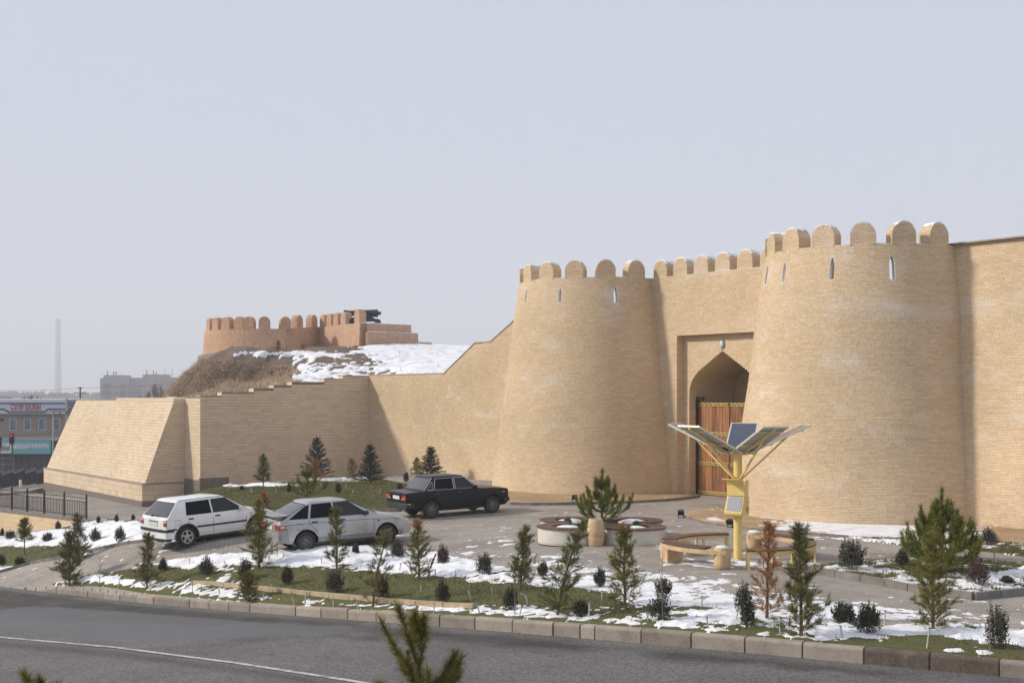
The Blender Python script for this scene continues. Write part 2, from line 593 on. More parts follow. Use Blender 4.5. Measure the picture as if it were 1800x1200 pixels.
def big_mesh(name, verts, faces, mat, parent=None, off=None):
    """numpy verts (n,3) and uniform-size faces (m,k) -> object, fast."""
    verts = np.asarray(verts, dtype=np.float32)
    faces = np.asarray(faces, dtype=np.int32)
    if off is not None:
        verts = verts - np.asarray(off, dtype=np.float32)
    me = bpy.data.meshes.new(name)
    k = faces.shape[1]
    me.vertices.add(len(verts))
    me.vertices.foreach_set('co', verts.ravel())
    me.loops.add(faces.size)
    me.loops.foreach_set('vertex_index', faces.ravel())
    me.polygons.add(len(faces))
    me.polygons.foreach_set('loop_start', np.arange(0, faces.size, k, dtype=np.int32))
    me.update(calc_edges=True)
    me.shade_flat()
    me.materials.append(mat)
    o = bpy.data.objects.new(name, me)
    COL.objects.link(o)
    if parent is not None:
        o.parent = parent
    return o


def tag(o, label=None, cat=None, group=None, kind=None):
    if label:
        o['label'] = label
    if cat:
        o['category'] = cat
    if group:
        o['group'] = group
    if kind:
        o['kind'] = kind
    return o


def empty(name, loc=(0, 0, 0), rz=0.0, label=None, cat=None, group=None, kind=None):
    o = bpy.data.objects.new(name, None)
    COL.objects.link(o)
    o.location = loc
    o.rotation_euler = (0, 0, rz)
    o.empty_display_size = 0.2
    return tag(o, label, cat, group, kind)


def copy_tree(o, parent=None):
    c = o.copy()
    COL.objects.link(c)
    if parent is not None:
        c.parent = parent
    for ch in list(o.children):
        copy_tree(ch, c)
    return c


def at(px, py, Y):
    """photograph pixel at depth Y -> world point"""
    return Vector(((px - 900.0) / F * Y, Y, CAMZ - (py - 690.0) / F * Y))


def rowpieces(S, rows, iv, L, joint, out=1.0, jit=0.12, rng=None, half=True):
    """Courses of bricks on the surface S(u, z). rows: list of (z0, z1); iv(z) -> list of (ua, ub); u is in metres-like units with
    scale su(u) handled by S. Returns list of (centre, tangent*len, up*height, normal)."""
    res = []
    for r, (z0, z1) in enumerate(rows):
        zm = (z0 + z1) / 2
        for ua, ub in iv(zm, z0, z1):
            if ub - ua < 0.03:
                continue
            u = ua
            first = True
            sh = (0.5 if (r % 2 and half) else 1.0)
            while u < ub - 1e-6:
                w = L * (sh if first else 1.0) * (1 + rng.uniform(-jit, jit) if rng else 1)
                first = False
                e = min(u + w, ub)
                if ub - e < 0.25 * L:
                    e = ub
                a, b = S(u, zm), S(e, zm)
                lo, hi = S((u + e) / 2, z0), S((u + e) / 2, z1)
                t = b - a
                up = hi - lo
                nn = t.cross(up).normalized() * out
                c = (a + b) / 2
                tl, ul = t.length, up.length
                if tl > joint * 1.5 and ul > joint * 1.5:
                    res.append((c, t / tl * (tl - joint * 0.5), up / ul * (ul - joint), nn))
                u = e
    return res


_unit = {}


def unit_piece(mat):
    if mat.name not in _unit:
        mb = MB()
        mb.box((0, 0, 0), (1, 1, 1))
        me = bpy.data.meshes.new('brick')
        me.from_pydata(mb.v, [], mb.f)
        me.materials.append(mat)
        _unit[mat.name] = me
    return _unit[mat.name]


def lay(name, plist, mat, mat1, parent, off, keep=300, proud=(0.004, 0.008), depth=0.012, rng=None, many='brickwork', rank=None):
    """The `keep` pieces that show largest become parts of their own, the rest one part marked as stuff."""
    rng = rng or random.Random(3)
    off = Vector(off)
    camp = Vector((0, 0, CAMZ))
    if keep:
        sc = []
        for i, (c, t, u, n) in enumerate(plist):
            d = camp - c
            dl = d.length
            vis = n.dot(d) / dl
            px = 900 + F * c.x / c.y if c.y > 1 else -1
            ok = -20 < px < 1820 and vis > 0
            sc.append((t.length * u.length * vis / dl ** 2 if ok else -1, i))
        sc.sort(reverse=True)
        chosen = set(i for s_, i in sc[:keep] if s_ > 0)
    else:
        chosen = set()
    V, Fc = [], []
    me = unit_piece(mat1)
    for i, (c, t, u, n) in enumerate(plist):
        p = rng.uniform(*proud)
        if i in chosen:
            o = bpy.data.objects.new(name, me)
            COL.objects.link(o)
            o.parent = parent
            th = p + depth
            m = Matrix((-t, n * th, u)).transposed().to_4x4()
            m.translation = c + n * (p - depth) / 2 - off
            o.matrix_local = m
        else:
            b = len(V)
            f0 = c + n * p
            k0 = c - n * depth
            ht, hu = t / 2, u / 2
            for q in (f0, k0):
                V += [q - ht - hu, q + ht - hu, q + ht + hu, q - ht + hu]
            Fc += [(b, b + 1, b + 2, b + 3), (b + 4, b + 5, b + 1, b), (b + 1, b + 5, b + 6, b + 2), (b + 2, b + 6, b + 7, b + 3), (b + 4, b, b + 3, b + 7)]
    if V:
        o = big_mesh(many, np.array([tuple(x) for x in V]), np.array(Fc), mat, parent, off)
        o['kind'] = 'stuff'
        return o


def rows_between(z0, z1, pitch):
    n = max(1, int(round((z1 - z0) / pitch)))
    h = (z1 - z0) / n
    return [(z0 + i * h, z0 + (i + 1) * h) for i in range(n)]


def inpoly(poly, X, Y):
    """vectorised point in polygon"""
    X, Y = np.asarray(X), np.asarray(Y)
    r = np.zeros(X.shape, bool)
    n = len(poly)
    for i in range(n):
        x0, y0 = poly[i][0], poly[i][1]
        x1, y1 = poly[(i + 1) % n][0], poly[(i + 1) % n][1]
        if y0 == y1:
            continue
        c = ((y0 > Y) != (y1 > Y)) & (X < (x1 - x0) * (Y - y0) / (y1 - y0) + x0)
        r ^= c
    return r


def vnoise(X, Y, seed=0, octv=4, rough=0.55):
    """value noise in 0..1, vectorised"""
    X, Y = np.asarray(X, float), np.asarray(Y, float)
    tot = np.zeros(X.shape)
    amp, s, norm = 1.0, 1.0, 0.0
    for o in range(octv):
        x, y = X * s + 17.3 * o, Y * s - 9.1 * o
        xi, yi = np.floor(x).astype(np.int64), np.floor(y).astype(np.int64)
        xf, yf = x - xi, y - yi
        xf, yf = xf * xf * (3 - 2 * xf), yf * yf * (3 - 2 * yf)

        def h(a, b):
            k = (a * 374761393 + b * 668265263 + (seed + o) * 974711) & 0x7fffffff
            k = ((k ^ (k >> 13)) * 1274126177) & 0x7fffffff
            return ((k ^ (k >> 16)) & 0xffff) / 65535.0
        v = (h(xi, yi) * (1 - xf) + h(xi + 1, yi) * xf) * (1 - yf) + (h(xi, yi + 1) * (1 - xf) + h(xi + 1, yi + 1) * xf) * yf
        tot += v * amp
        norm += amp
        amp *= rough
        s *= 2.03
    return tot / norm


def text_obj(body, size, mat, parent, loc, rot, name='lettering', extr=0.01, sx=1.0, bold=0.0):
    cu = bpy.data.curves.new(name, 'FONT')
    cu.body = body
    cu.size = size
    cu.extrude = extr
    cu.offset = bold
    cu.align_x = 'CENTER'
    cu.align_y = 'CENTER'
    tmp = bpy.data.objects.new(name, cu)
    COL.objects.link(tmp)
    dg = bpy.context.evaluated_depsgraph_get()
    dg.update()
    me = bpy.data.meshes.new_from_object(tmp.evaluated_get(dg))
    bpy.data.objects.remove(tmp)
    me.materials.clear()
    me.materials.append(mat)
    o = bpy.data.objects.new(name, me)
    COL.objects.link(o)
    o.parent = parent
    o.location = loc
    o.rotation_euler = rot
    o.scale = (sx, 1, 1)
    return o


# ------------------------------------------------------------------ terrain
T1C = Vector((3.80, 55.67, 0))                     # tower centres
T2C = Vector((12.44, 43.97, 0))
AX = (T2C - T1C).normalized()                      # direction of the fortress front, towards the viewer's right
NX = Vector((AX.y, -AX.x, 0))                      # out of the front, towards the square

_cx = [-6.210628, 12.45310247, -28.70959193, 7.63457442]
_cy = [-5.76320744, 12.4187211, 13.08488147, 19.6]
_cz = [2.82663848, -5.131061, 0.43338448, 0.02]
TEND = 30.6


def kerb_pt(t):
    """kerb top edge facing the road, one unit of t = one stone"""
    def raw(t):
        u = t / 30.0
        return Vector((np.polyval(_cx, u), np.polyval(_cy, u), np.polyval(_cz, u)))
    if t < 0:
        d = (raw(0) - raw(1.5)) / 1.5
        p = raw(0) + d * (-t)
        p.z = 0.02
        return p
    if t > 30:
        d = raw(30) - raw(29)
        p = raw(30) + d * (t - 30)
        p.z = max(raw(30).z - 0.055 * (t - 30), -2.75)
        return p
    return raw(t)


def reveal(t):
    return 0.26 - 0.08 * min(max(t, 0), 30) / 30.0


KT = np.arange(-14, 62, 0.25)
KP = np.array([tuple(kerb_pt(t)) for t in KT])
KR = np.array([reveal(t) for t in KT])


def zroad(X, Y):
    X, Y = np.atleast_1d(np.asarray(X, float)), np.atleast_1d(np.asarray(Y, float))
    out = np.empty(X.shape)
    xf, yf = X.ravel(), Y.ravel()
    of = np.empty(xf.shape)
    for i in range(0, len(xf), 4000):
        d = (xf[i:i + 4000, None] - KP[None, :, 0]) ** 2 + (yf[i:i + 4000, None] - KP[None, :, 1]) ** 2
        w = np.exp(-(np.sqrt(d) - np.sqrt(d.min(1))[:, None]) / 1.2)
        of[i:i + 4000] = ((KP[None, :, 2] - KR[None, :]) * w).sum(1) / w.sum(1)
    return of.reshape(X.shape)


CTRL = []


def cp(px, py, Y):
    p = at(px, py, Y)
    CTRL.append((p.x, p.y, p.z))


for x, y in ((3, 30), (8, 28), (12, 25), (15, 30), (10, 36), (15, 41), (5, 40), (8, 45), (3, 48), (6.5, 50.5), (1, 50), (2, 33), (16, 36), (19, 33), (18, 24), (24, 28), (9, 24), (20, 42), (-1, 54)):
    CTRL.append((x, y, 0.0))
CTRL += [(0.0, 37.0, -0.06), (0.6, 30, -0.08)]
for t in (-8, -4, 0, 4, 8, 12, 16, 20, 24, 28):
    k = kerb_pt(t)
    CTRL.append((k.x, k.y, k.z - 0.03))
for t in (31, 34, 40, 48, 58):
    k = kerb_pt(t)
    CTRL.append((k.x, k.y, k.z - reveal(t) + 0.01))
for a in ((317, 957, 38.5), (440, 941, 40.0), (535, 968, 35.6), (683, 957, 36.9), (757, 911, 43.0), (865, 901, 44.3),
          (217, 957, 40.6), (150, 974, 42.0), (50, 992, 43.8), (0, 1005, 44.6), (225, 914, 56), (165, 916, 57.2), (135, 923, 58.3), (60, 938, 60.5), (0, 942, 62.5), (-60, 945, 65),
          (250, 896, 66.0), (78, 865, 79), (352, 862, 63.6), (500, 847, 66.5), (648, 837, 70.3), (520, 882, 50), (420, 873, 50.5), (620, 878, 50),
          (450, 858, 56), (600, 856, 57), (760, 850, 60), (700, 880, 50), (330, 893, 52)):
    cp(*a)
CTRL += [(-34, 76, -2.6), (-22.5, 62.5, -2.3), (-25, 66, -2.45), (-20, 62.3, -2.15), (-28, 72, -2.6), (-31, 82, -2.8), (-18.2, 61.5, -2.0), (-19.2, 65, -2.1), (-22, 67.5, -2.3), (-27, 50, -2.3), (-34, 50, -2.5), (-40, 60, -2.4)]
_P = np.array(CTRL)


def _tps(P, lam=0.02):
    n = len(P)
    d = np.hypot(P[:, None, 0] - P[None, :, 0], P[:, None, 1] - P[None, :, 1]) / 10.0
    K = np.where(d > 0, d * d * np.log(np.maximum(d, 1e-9)), 0) + lam * np.eye(n)
    Q = np.c_[np.ones(n), P[:, :2] / 10.0]
    A = np.block([[K, Q], [Q.T, np.zeros((3, 3))]])
    return np.linalg.solve(A, np.r_[P[:, 2], 0, 0, 0])


def _tpe(P, w, X, Y):
    X, Y = np.asarray(X, float), np.asarray(Y, float)
    xf, yf = np.atleast_1d(X).ravel(), np.atleast_1d(Y).ravel()
    out = np.empty(xf.shape)
    for i in range(0, len(xf), 20000):
        a, b = xf[i:i + 20000], yf[i:i + 20000]
        d = np.hypot(a[:, None] - P[None, :, 0], b[:, None] - P[None, :, 1]) / 10.0
        K = np.where(d > 0, d * d * np.log(np.maximum(d, 1e-9)), 0)
        out[i:i + 20000] = K @ w[:-3] + w[-3] + w[-2] * a / 10 + w[-1] * b / 10
    return out.reshape(np.atleast_1d(X).shape)


_W = _tps(_P)


def zg(X, Y):
    return np.clip(_tpe(_P, _W, X, Y), -3.2, 0.45)


def zg1(x, y):
    return float(zg(x, y)[0])


def ground(px, py, zf=None):
    """the point where the photograph's pixel ray meets the ground"""
    Ys = np.arange(14, 95, 0.2)
    X = (px - 900.0) / F * Ys
    Z = CAMZ - (py - 690.0) / F * Ys
    g = (zf or zg)(X, Ys)
    below = np.nonzero(Z <= g)[0]
    i = below[0] if len(below) else len(Ys) - 1
    if i > 0:
        a, b = Z[i - 1] - g[i - 1], Z[i] - g[i]
        f = a / (a - b) if a != b else 0
        Y = Ys[i - 1] + f * 0.2
    else:
        Y = Ys[0]
    x = (px - 900.0) / F * Y
    return Vector((x, Y, float((zf or zg)(x, Y)[0])))


def gpoly(pts, step=0.6):
    """pixel polygon -> densified ground polygon (x, y)"""
    w = [ground(*p) for p in pts]
    out = []
    for i in range(len(w)):
        a, b = w[i], w[(i + 1) % len(w)]
        n = max(1, int((b - a).xy.length / step))
        for k in range(n):
            p = a.lerp(b, k / n)
            out.append((p.x, p.y))
    return out


def smooth_poly(p, it=2):
    for _ in range(it):
        n = len(p)
        p = [((p[i - 1][0] + 2 * p[i][0] + p[(i + 1) % n][0]) / 4, (p[i - 1][1] + 2 * p[i][1] + p[(i + 1) % n][1]) / 4) for i in range(n)]
    return p


def sheet(name, poly, zf, grid, mat, off=0.0, skirt=0.0, rough=0.0, seed=0, parent=None, off_edge=None):
    """polygon region triangulated with an inner grid; height from zf plus off (minus nothing), optional skirt down at the border"""
    xs = [p[0] for p in poly]
    ys = [p[1] for p in poly]
    gx = np.arange(min(xs) + grid * 0.37, max(xs), grid)
    gy = np.arange(min(ys) + grid * 0.41, max(ys), grid)
    GX, GY = np.meshgrid(gx, gy)
    GX = GX.ravel()
    GY = GY.ravel()
    ok = inpoly(poly, GX, GY)
    # keep grid points off the border
    P = np.array(poly)
    GX, GY = GX[ok], GY[ok]
    if len(GX):
        md = np.full(GX.shape, 1e9)
        for i in range(len(P)):
            a, b = P[i], P[(i + 1) % len(P)]
            ab = b - a
            L2 = max((ab ** 2).sum(), 1e-9)
            t = np.clip(((GX - a[0]) * ab[0] + (GY - a[1]) * ab[1]) / L2, 0, 1)
            md = np.minimum(md, np.hypot(GX - a[0] - t * ab[0], GY - a[1] - t * ab[1]))
        k = md > grid * 0.3
        GX, GY = GX[k], GY[k]
    n = len(poly)
    pts = [Vector(p) for p in poly] + [Vector((x, y)) for x, y in zip(GX, GY)]
    vs, es, fs, *_ = geometry.delaunay_2d_cdt(pts, [(i, (i + 1) % n) for i in range(n)], [], 1, 1e-5)
    X = np.array([v.x for v in vs])
    Y = np.array([v.y for v in vs])
    Z = zf(X, Y) + off
    if rough:
        inner = np.ones(len(X), bool)
        inner[:n] = False
        Z = Z + inner * rough * (vnoise(X * 1.7, Y * 1.7, seed) - 0.35) * 2
    V = np.c_[X, Y, Z]
    T = []
    for f in fs:
        a, b, c = f[0], f[1], f[2]
        cr = (X[b] - X[a]) * (Y[c] - Y[a]) - (Y[b] - Y[a]) * (X[c] - X[a])
        T.append((a, b, c) if cr > 0 else (a, c, b))
    T = np.array(T)
    if skirt:
        lo = V[:n].copy()
        lo[:, 2] -= skirt
        o = len(V)
        V = np.vstack([V, lo])
        area = sum(poly[i][0] * poly[(i + 1) % n][1] - poly[(i + 1) % n][0] * poly[i][1] for i in range(n))
        sk = []
        for i in range(n):
            j = (i + 1) % n
            q = (i, o + i, o + j) if area > 0 else (i, o + j, o + i)
            q2 = (i, o + j, j) if area > 0 else (i, j, o + j)
            sk += [q, q2]
        T = np.vstack([T, np.array(sk)])
    ob = big_mesh(name, V, T, mat, parent)
    ob.data.polygons.foreach_set('use_smooth', np.ones(len(T), bool))
    return ob


# road: from the kerb line back under the camera
kl = [kerb_pt(t) for t in np.arange(-10, 60.1, 0.5)]
road_poly = [(p.x, p.y) for p in kl] + [(-62, 40), (-62, -6), (22, -6)]
road = tag(sheet('road', road_poly, zroad, 0.33, M['asphalt']), kind='structure')
rco = np.empty(len(road.data.vertices) * 3, dtype=np.float32)
road.data.vertices.foreach_get('co', rco)
rco = rco.reshape(-1, 3)
rd = np.full(len(rco), 1e9)
for i in range(0, len(KP), 2):
    rd = np.minimum(rd, np.hypot(rco[:, 0] - KP[i, 0], rco[:, 1] - KP[i, 1]))
rpx = 900 + F * rco[:, 0] / np.maximum(rco[:, 1], 1)
nz1 = vnoise(rco[:, 0] * .9 + rco[:, 1] * .3, rco[:, 1] * .9, 77, 5)
wd = np.interp(rpx, [0, 300, 700, 1100, 1800], [3.6, 3.2, 1.9, 1.2, 1.0]) * (0.45 + 1.1 * nz1)
nz2 = vnoise(rco[:, 0] * 2.2 + rco[:, 1] * .8, rco[:, 1] * 2.2, 78, 4)
stn = np.clip((wd - rd) / (wd * .35), 0, 1) * np.clip((rd - .10 - .5 * nz2) / .25, 0, 1) * np.clip((nz1 - .15) * 3, 0, 1) * np.clip(.45 + nz2, 0, 1)
# darker seam band on the near side of the white line
line_px = np.interp(rpx, [-60, 0, 200, 420, 620, 760, 900], [1112, 1120, 1137.5, 1166, 1197, 1222, 1250])
rpy = 690 + F * (CAMZ - rco[:, 2]) / np.maximum(rco[:, 1], 1)
stn = np.maximum(stn, np.clip(1 - np.abs(rpy - line_px - 11) / 9, 0, 1) * (rpx < 640) * .75)
sat = road.data.attributes.new('stain', 'FLOAT', 'POINT')
sat.data.foreach_set('value', stn.astype(np.float32))
poly_ = [(-40, 1078), (60, 1064), (250, 1078), (480, 1094), (650, 1101), (560, 1112), (400, 1124), (330, 1127), (180, 1118), (0, 1106), (-40, 1104)]
pt_ = inpoly(poly_, rpx + (nz1 - .5) * 30, rpy).astype(np.float32)
pat = road.data.attributes.new('patch', 'FLOAT', 'POINT')
pat.data.foreach_set('value', pt_)
# the square and the drive: pavers from the kerb to the walls
pl = [(p.x, p.y) for p in [kerb_pt(t) + Vector((0.02, 0.05, 0)) for t in np.arange(-10, 31.1, 0.5)]]
pl += [(p.x, p.y) for p in [kerb_pt(t) for t in np.arange(31.5, 56, 0.5)]]
plaza_poly = pl + [(-46, 80), (-8, 80), (26, 50), (27, 15)]
plaza_poly = plaza_poly
tag(sheet('pavement', plaza_poly, zg, 0.9, M['paver'], 0.0, 0.35), kind='structure')
# far ground beyond, down to the horizon
fg = MB()
fg.add([(-3000, 82, -6.4), (3000, 82, -6.4), (3000, 4200, -6.4), (-3000, 4200, -6.4)], [(0, 1, 2, 3)])
fg.add([(-140, 66, -3.0), (-36, 66, -2.6), (-36, 83, -6.3), (-140, 83, -6.3)], [(0, 1, 2, 3)])
fg.add([(26, 0, -0.3), (400, 0, -6), (400, 83, -6.3), (26, 83, -2.0)], [(0, 1, 2, 3)])
fg.add([(-3000, -400, -6.6), (3000, -400, -6.6), (3000, 82, -6.6), (-3000, 82, -6.6)], [(0, 1, 2, 3)])
fg.add([(-62, -6, -3.6), (22, -6, -0.5), (22, -60, -1.5), (-62, -60, -4)], [(0, 1, 2, 3)])
tag(fg.build('ground', M['far']), kind='structure')

# white edge line on the road
ln = MB()
pa = [(-60, 1112), (0, 1120), (200, 1137.5), (420, 1166), (620, 1197), (760, 1222), (900, 1250)]
for (xa, ya), (xb, yb) in zip(pa, pa[1:]):
    n = 6
    for k in range(n):
        q = []
        for f in (k / n, (k + 1) / n):
            x, y = xa + (xb - xa) * f, ya + (yb - ya) * f
            q.append(ground(x, y, zroad))
        d = (q[1] - q[0]).normalized()
        s_ = Vector((-d.y, d.x, 0)) * 0.06
        up = Vector((0, 0, 0.012))
        o = len(ln.v)
        ln.add([q[0] - s_ + up, q[1] - s_ + up, q[1] + s_ + up, q[0] + s_ + up], [(3, 2, 1, 0) if False else (0, 1, 2, 3)])
tag(ln.build('road_marking', M['paint']), kind='structure')

# road kerb: one-metre stones
rk = empty('road_kerb', tuple(kerb_pt(10)), kind='structure')
edges_t = [-9, -8, -7, -6, -5, -4, -3, -2, -1, 0, 1, 2, 3, 4, 5, 6, 7, 7.33] + [7.95 + i for i in range(23)]
for a, b in zip(edges_t, edges_t[1:]):
    pa_, pb_ = kerb_pt(a), kerb_pt(b)
    d = (pb_ - pa_)
    L = d.length
    x = d / L
    side = Vector((-x.y, x.x, 0)) * -1
    if side.y < 0:
        side = -side
    side.normalize()
    w = 0.17 + rnd.uniform(-.006, .006)
    g = 0.013
    dz = rnd.uniform(-0.008, 0.008)
    lat = rnd.uniform(-0.010, 0.010)
    last = b > 29.5
    drop = 0.07
    rv = 0.5
    mb = MB()
    prof = [(0.0, -rv), (-0.012, -0.05), (0.0, -0.018), (0.02, 0.0), (w, 0.0), (w, -rv)]
    vs = []
    for end, base in ((0, pa_ + x * g), (1, pb_ - x * g)):
        for (sy, sz) in prof:
            zz = sz + dz - (reveal(b) * 0.8 if (last and end) else 0) * (1 if sz > -0.3 else 0)
            vs.append(base + side * (sy + lat) + Vector((0, 0, zz)))
    n = len(prof)
    fs = [(i, (i + 1) % n, n + (i + 1) % n, n + i) for i in range(n)] + [tuple(range(n))[::-1], tuple(range(n, 2 * n))]
    mb.add(vs, fs)
    o = mb.build('kerb_stone', M['wet_kerb'] if a in (0, 1) else M['pale_kerb'], rk, off=rk.location)
    bmm = bmesh.new()
    bmm.from_mesh(o.data)
    bmesh.ops.recalc_face_normals(bmm, faces=bmm.faces)
    bmesh.ops.bevel(bmm, geom=[e for e in bmm.edges], offset=0.006, segments=1, affect='EDGES')
    bmm.to_mesh(o.data)
    bmm.free()

# planting beds and aprons, as outlined on the ground
kb = [kerb_pt(t) for t in np.arange(-9.5, 29.6, 0.5)]
front_back = [(150, 1017), (167, 1012), (208, 1006), (250, 997), (288, 989), (347, 982), (400, 976), (447, 975), (480, 972), (530, 967), (575, 964), (640, 963), (685, 968), (760, 976), (834, 990), (893, 1004), (960, 1022), (1050, 1044), (1150, 1054), (1240, 1070), (1330, 1084), (1430, 1096), (1560, 1104), (1650, 1098), (1800, 1112), (1900, 1122), (2050, 1135)]
fb = [ground(*p) for p in front_back]


def offs(p, q):
    d = q - p
    s_ = Vector((-d.y, d.x, 0)).normalized()
    return s_ if s_.y > 0 else -s_


inner = [kb[i] + offs(kb[max(i - 1, 0)], kb[min(i + 1, len(kb) - 1)]) * 0.16 for i in range(len(kb))]
front_poly = [(p.x, p.y) for p in inner if p.x < fb[-1].x + 1] + [(p.x, p.y) for p in fb]
left_poly = gpoly([(-60, 1019), (0, 1006), (47, 991), (100, 982), (150, 970), (217, 956), (258, 951), (262, 930), (250, 918), (205, 917), (155, 918), (130, 924), (100, 931), (60, 938), (0, 941), (-60, 945)])
lawn_poly = smooth_poly(gpoly([(318, 893), (370, 905), (470, 912), (560, 905), (640, 897), (695, 898), (760, 892), (858, 880), (862, 871), (800, 862), (700, 850), (648, 840), (600, 842), (500, 850), (420, 857), (355, 863), (330, 868), (310, 878)]), 3)
apron1_poly = gpoly([(850, 873), (862, 882), (890, 886.5), (950, 887.5), (1010, 886.5), (1100, 884), (1180, 879.5), (1228, 874), (1228, 868), (1100, 862), (1000, 860), (860, 862)])
apron2_poly = smooth_poly(gpoly([(1195, 906), (1215, 899), (1258, 893), (1290, 892), (1420, 900), (1600, 912), (1680, 910), (1720, 915), (1850, 930), (1900, 955), (1800, 957), (1740, 949), (1690, 947), (1600, 950), (1500, 944), (1400, 937), (1300, 927), (1240, 919)]), 2)
strip_poly = smooth_poly(gpoly([(1490, 943), (1540, 945), (1600, 951), (1690, 948), (1740, 950), (1800, 958), (1900, 968), (1900, 995), (1800, 978), (1720, 966), (1640, 962), (1560, 956), (1500, 949)]), 2)
isle_poly = gpoly([(1430, 1006), (1452, 1000), (1500, 996), (1560, 992), (1600, 988), (1690, 988), (1800, 1000), (1900, 1008), (1900, 1038), (1800, 1043), (1712, 1052), (1650, 1046), (1600, 1038), (1540, 1025), (1480, 1015)])
BEDS = [('planting_bed', front_poly, 0.05, 0.05), ('planting_bed', left_poly, 0.06, 0.05), ('lawn', lawn_poly, 0.05, 0.03), ('planting_bed', strip_poly, 0.025, 0.03), ('planting_bed', isle_poly, 0.13, 0.03)]
for nm, poly, off, ro in BEDS:
    tag(sheet(nm, poly, zg, 0.35, M['soil'], off, 0.3, ro, len(poly)), kind='structure')
for nm, poly in (('brick_apron', apron1_poly), ('brick_apron', apron2_poly)):
    tag(sheet(nm, poly, zg, 0.6, M['ochre_paver'], 0.045, 0.2), kind='structure')


def ztop(X, Y):
    X, Y = np.atleast_1d(np.asarray(X, float)), np.atleast_1d(np.asarray(Y, float))
    Z = zg(X, Y)
    add = np.zeros(X.shape)
    for nm, poly, off, ro in BEDS:
        k = inpoly(poly, X, Y)
        add[k] = off + 0.6 * ro * (vnoise(X[k] * 1.7, Y[k] * 1.7, len(poly)) - 0.35) * 2
    for poly in (apron1_poly, apron2_poly):
        add[inpoly(poly, X, Y)] = 0.045
    return Z + add


def put(px, py):
    p = ground(px, py)
    p = ground(px, py, ztop)
    return p


def kerb_run(name, pxs, mat, w, h, L, sink=0.15, up=None, zf=None, parent_kind='structure'):
    """a run of small kerb stones along pixel points"""
    w3 = [ground(*p) for p in pxs]
    pts = []
    for a, b in zip(w3, w3[1:]):
        n = max(1, int((b - a).xy.length / 0.1))
        pts += [a.lerp(b, k / n) for k in range(n)]
    pts.append(w3[-1])
    root = empty(name, tuple(w3[0]), kind=parent_kind)
    s_ = [0.0]
    for a, b in zip(pts, pts[1:]):
        s_.append(s_[-1] + (b - a).xy.length)
    tot = s_[-1]
    n = max(1, int(round(tot / L)))
    xs = np.interp(np.linspace(0, tot, n + 1), s_, [p.x for p in pts])
    ys = np.interp(np.linspace(0, tot, n + 1), s_, [p.y for p in pts])
    zs = zg(xs, ys)
    for i in range(n):
        a = Vector((xs[i], ys[i], zs[i]))
        b = Vector((xs[i + 1], ys[i + 1], zs[i + 1]))
        d = (b - a)
        dl = d.length
        mb = MB()
        x = d / dl
        y = Vector((-x.y, x.x, 0)).normalized()
        zv = x.cross(y)
        mb.box((a + b) / 2 + Vector((0, 0, (h - sink) / 2 + rnd.uniform(-.006, .006))), (dl - 0.012, w, h + sink), mtx=Matrix((x, y, zv)).transposed(), taper=0.985)
        mb.build('kerb_stone', mat, root, off=root.location)
    return root


kerb_run('bed_kerb', [(-60, 1020), (0, 1007), (47, 992), (100, 983), (150, 971), (217, 957), (258, 952)], M['grey_kerb'], 0.09, 0.10, 0.8)
kerb_run('bed_edging', [(338, 1030), (372, 1031), (460, 1041), (555, 1051), (640, 1059), (700, 1066), (770, 1071), (835, 1074)], M['ochre_kerb'], 0.12, 0.16, 0.85)
kerb_run('isle_kerb', [(1428, 1007), (1480, 1016), (1540, 1026), (1600, 1039), (1650, 1047), (1710, 1054)], M['grey_kerb'], 0.10, 0.16, 0.7)
kerb_run('isle_kerb', [(1712, 1054), (1800, 1045), (1900, 1039)], M['grey_kerb'], 0.10, 0.16, 0.7)
kerb_run('lawn_kerb', [(318, 894), (370, 906), (470, 913), (560, 906), (640, 898), (695, 899), (760, 893), (858, 881)], M['grey_kerb'], 0.09, 0.09, 0.8)
kerb_run('apron_kerb', [(862, 882.5), (890, 887), (950, 888), (1010, 887), (1100, 884.5), (1180, 880), (1228, 874)], M['grey_kerb'], 0.09, 0.10, 0.8)
kerb_run('apron_kerb', [(1195, 907), (1240, 920), (1300, 928), (1400, 938), (1490, 944)], M['grey_kerb'], 0.08, 0.06, 0.8)


# ------------------------------------------------------------------ fortress
UP = Vector((0, 0, 1))
PITCH, BL, JT = 0.080, 0.26, 0.009
ZT = 9.03
brng = random.Random(11)


def on_line(C, D, px):
    """parameter s where C + D*s is seen at pixel column px"""
    k = (px - 900.0) / F
    return (k * C.y - C.x) / (D.x - k * D.y)


def zpx(p, py):
    return CAMZ - (py - 690.0) / F * p.y


def rad(z):
    return float(np.interp(z, [-1, 0, 3.2, 4.6, 6.9, 9.1], [4.80, 4.70, 4.28, 4.06, 3.80, 3.45]))


def ring_dir(th):
    return NX * math.cos(th) + AX * math.sin(th)


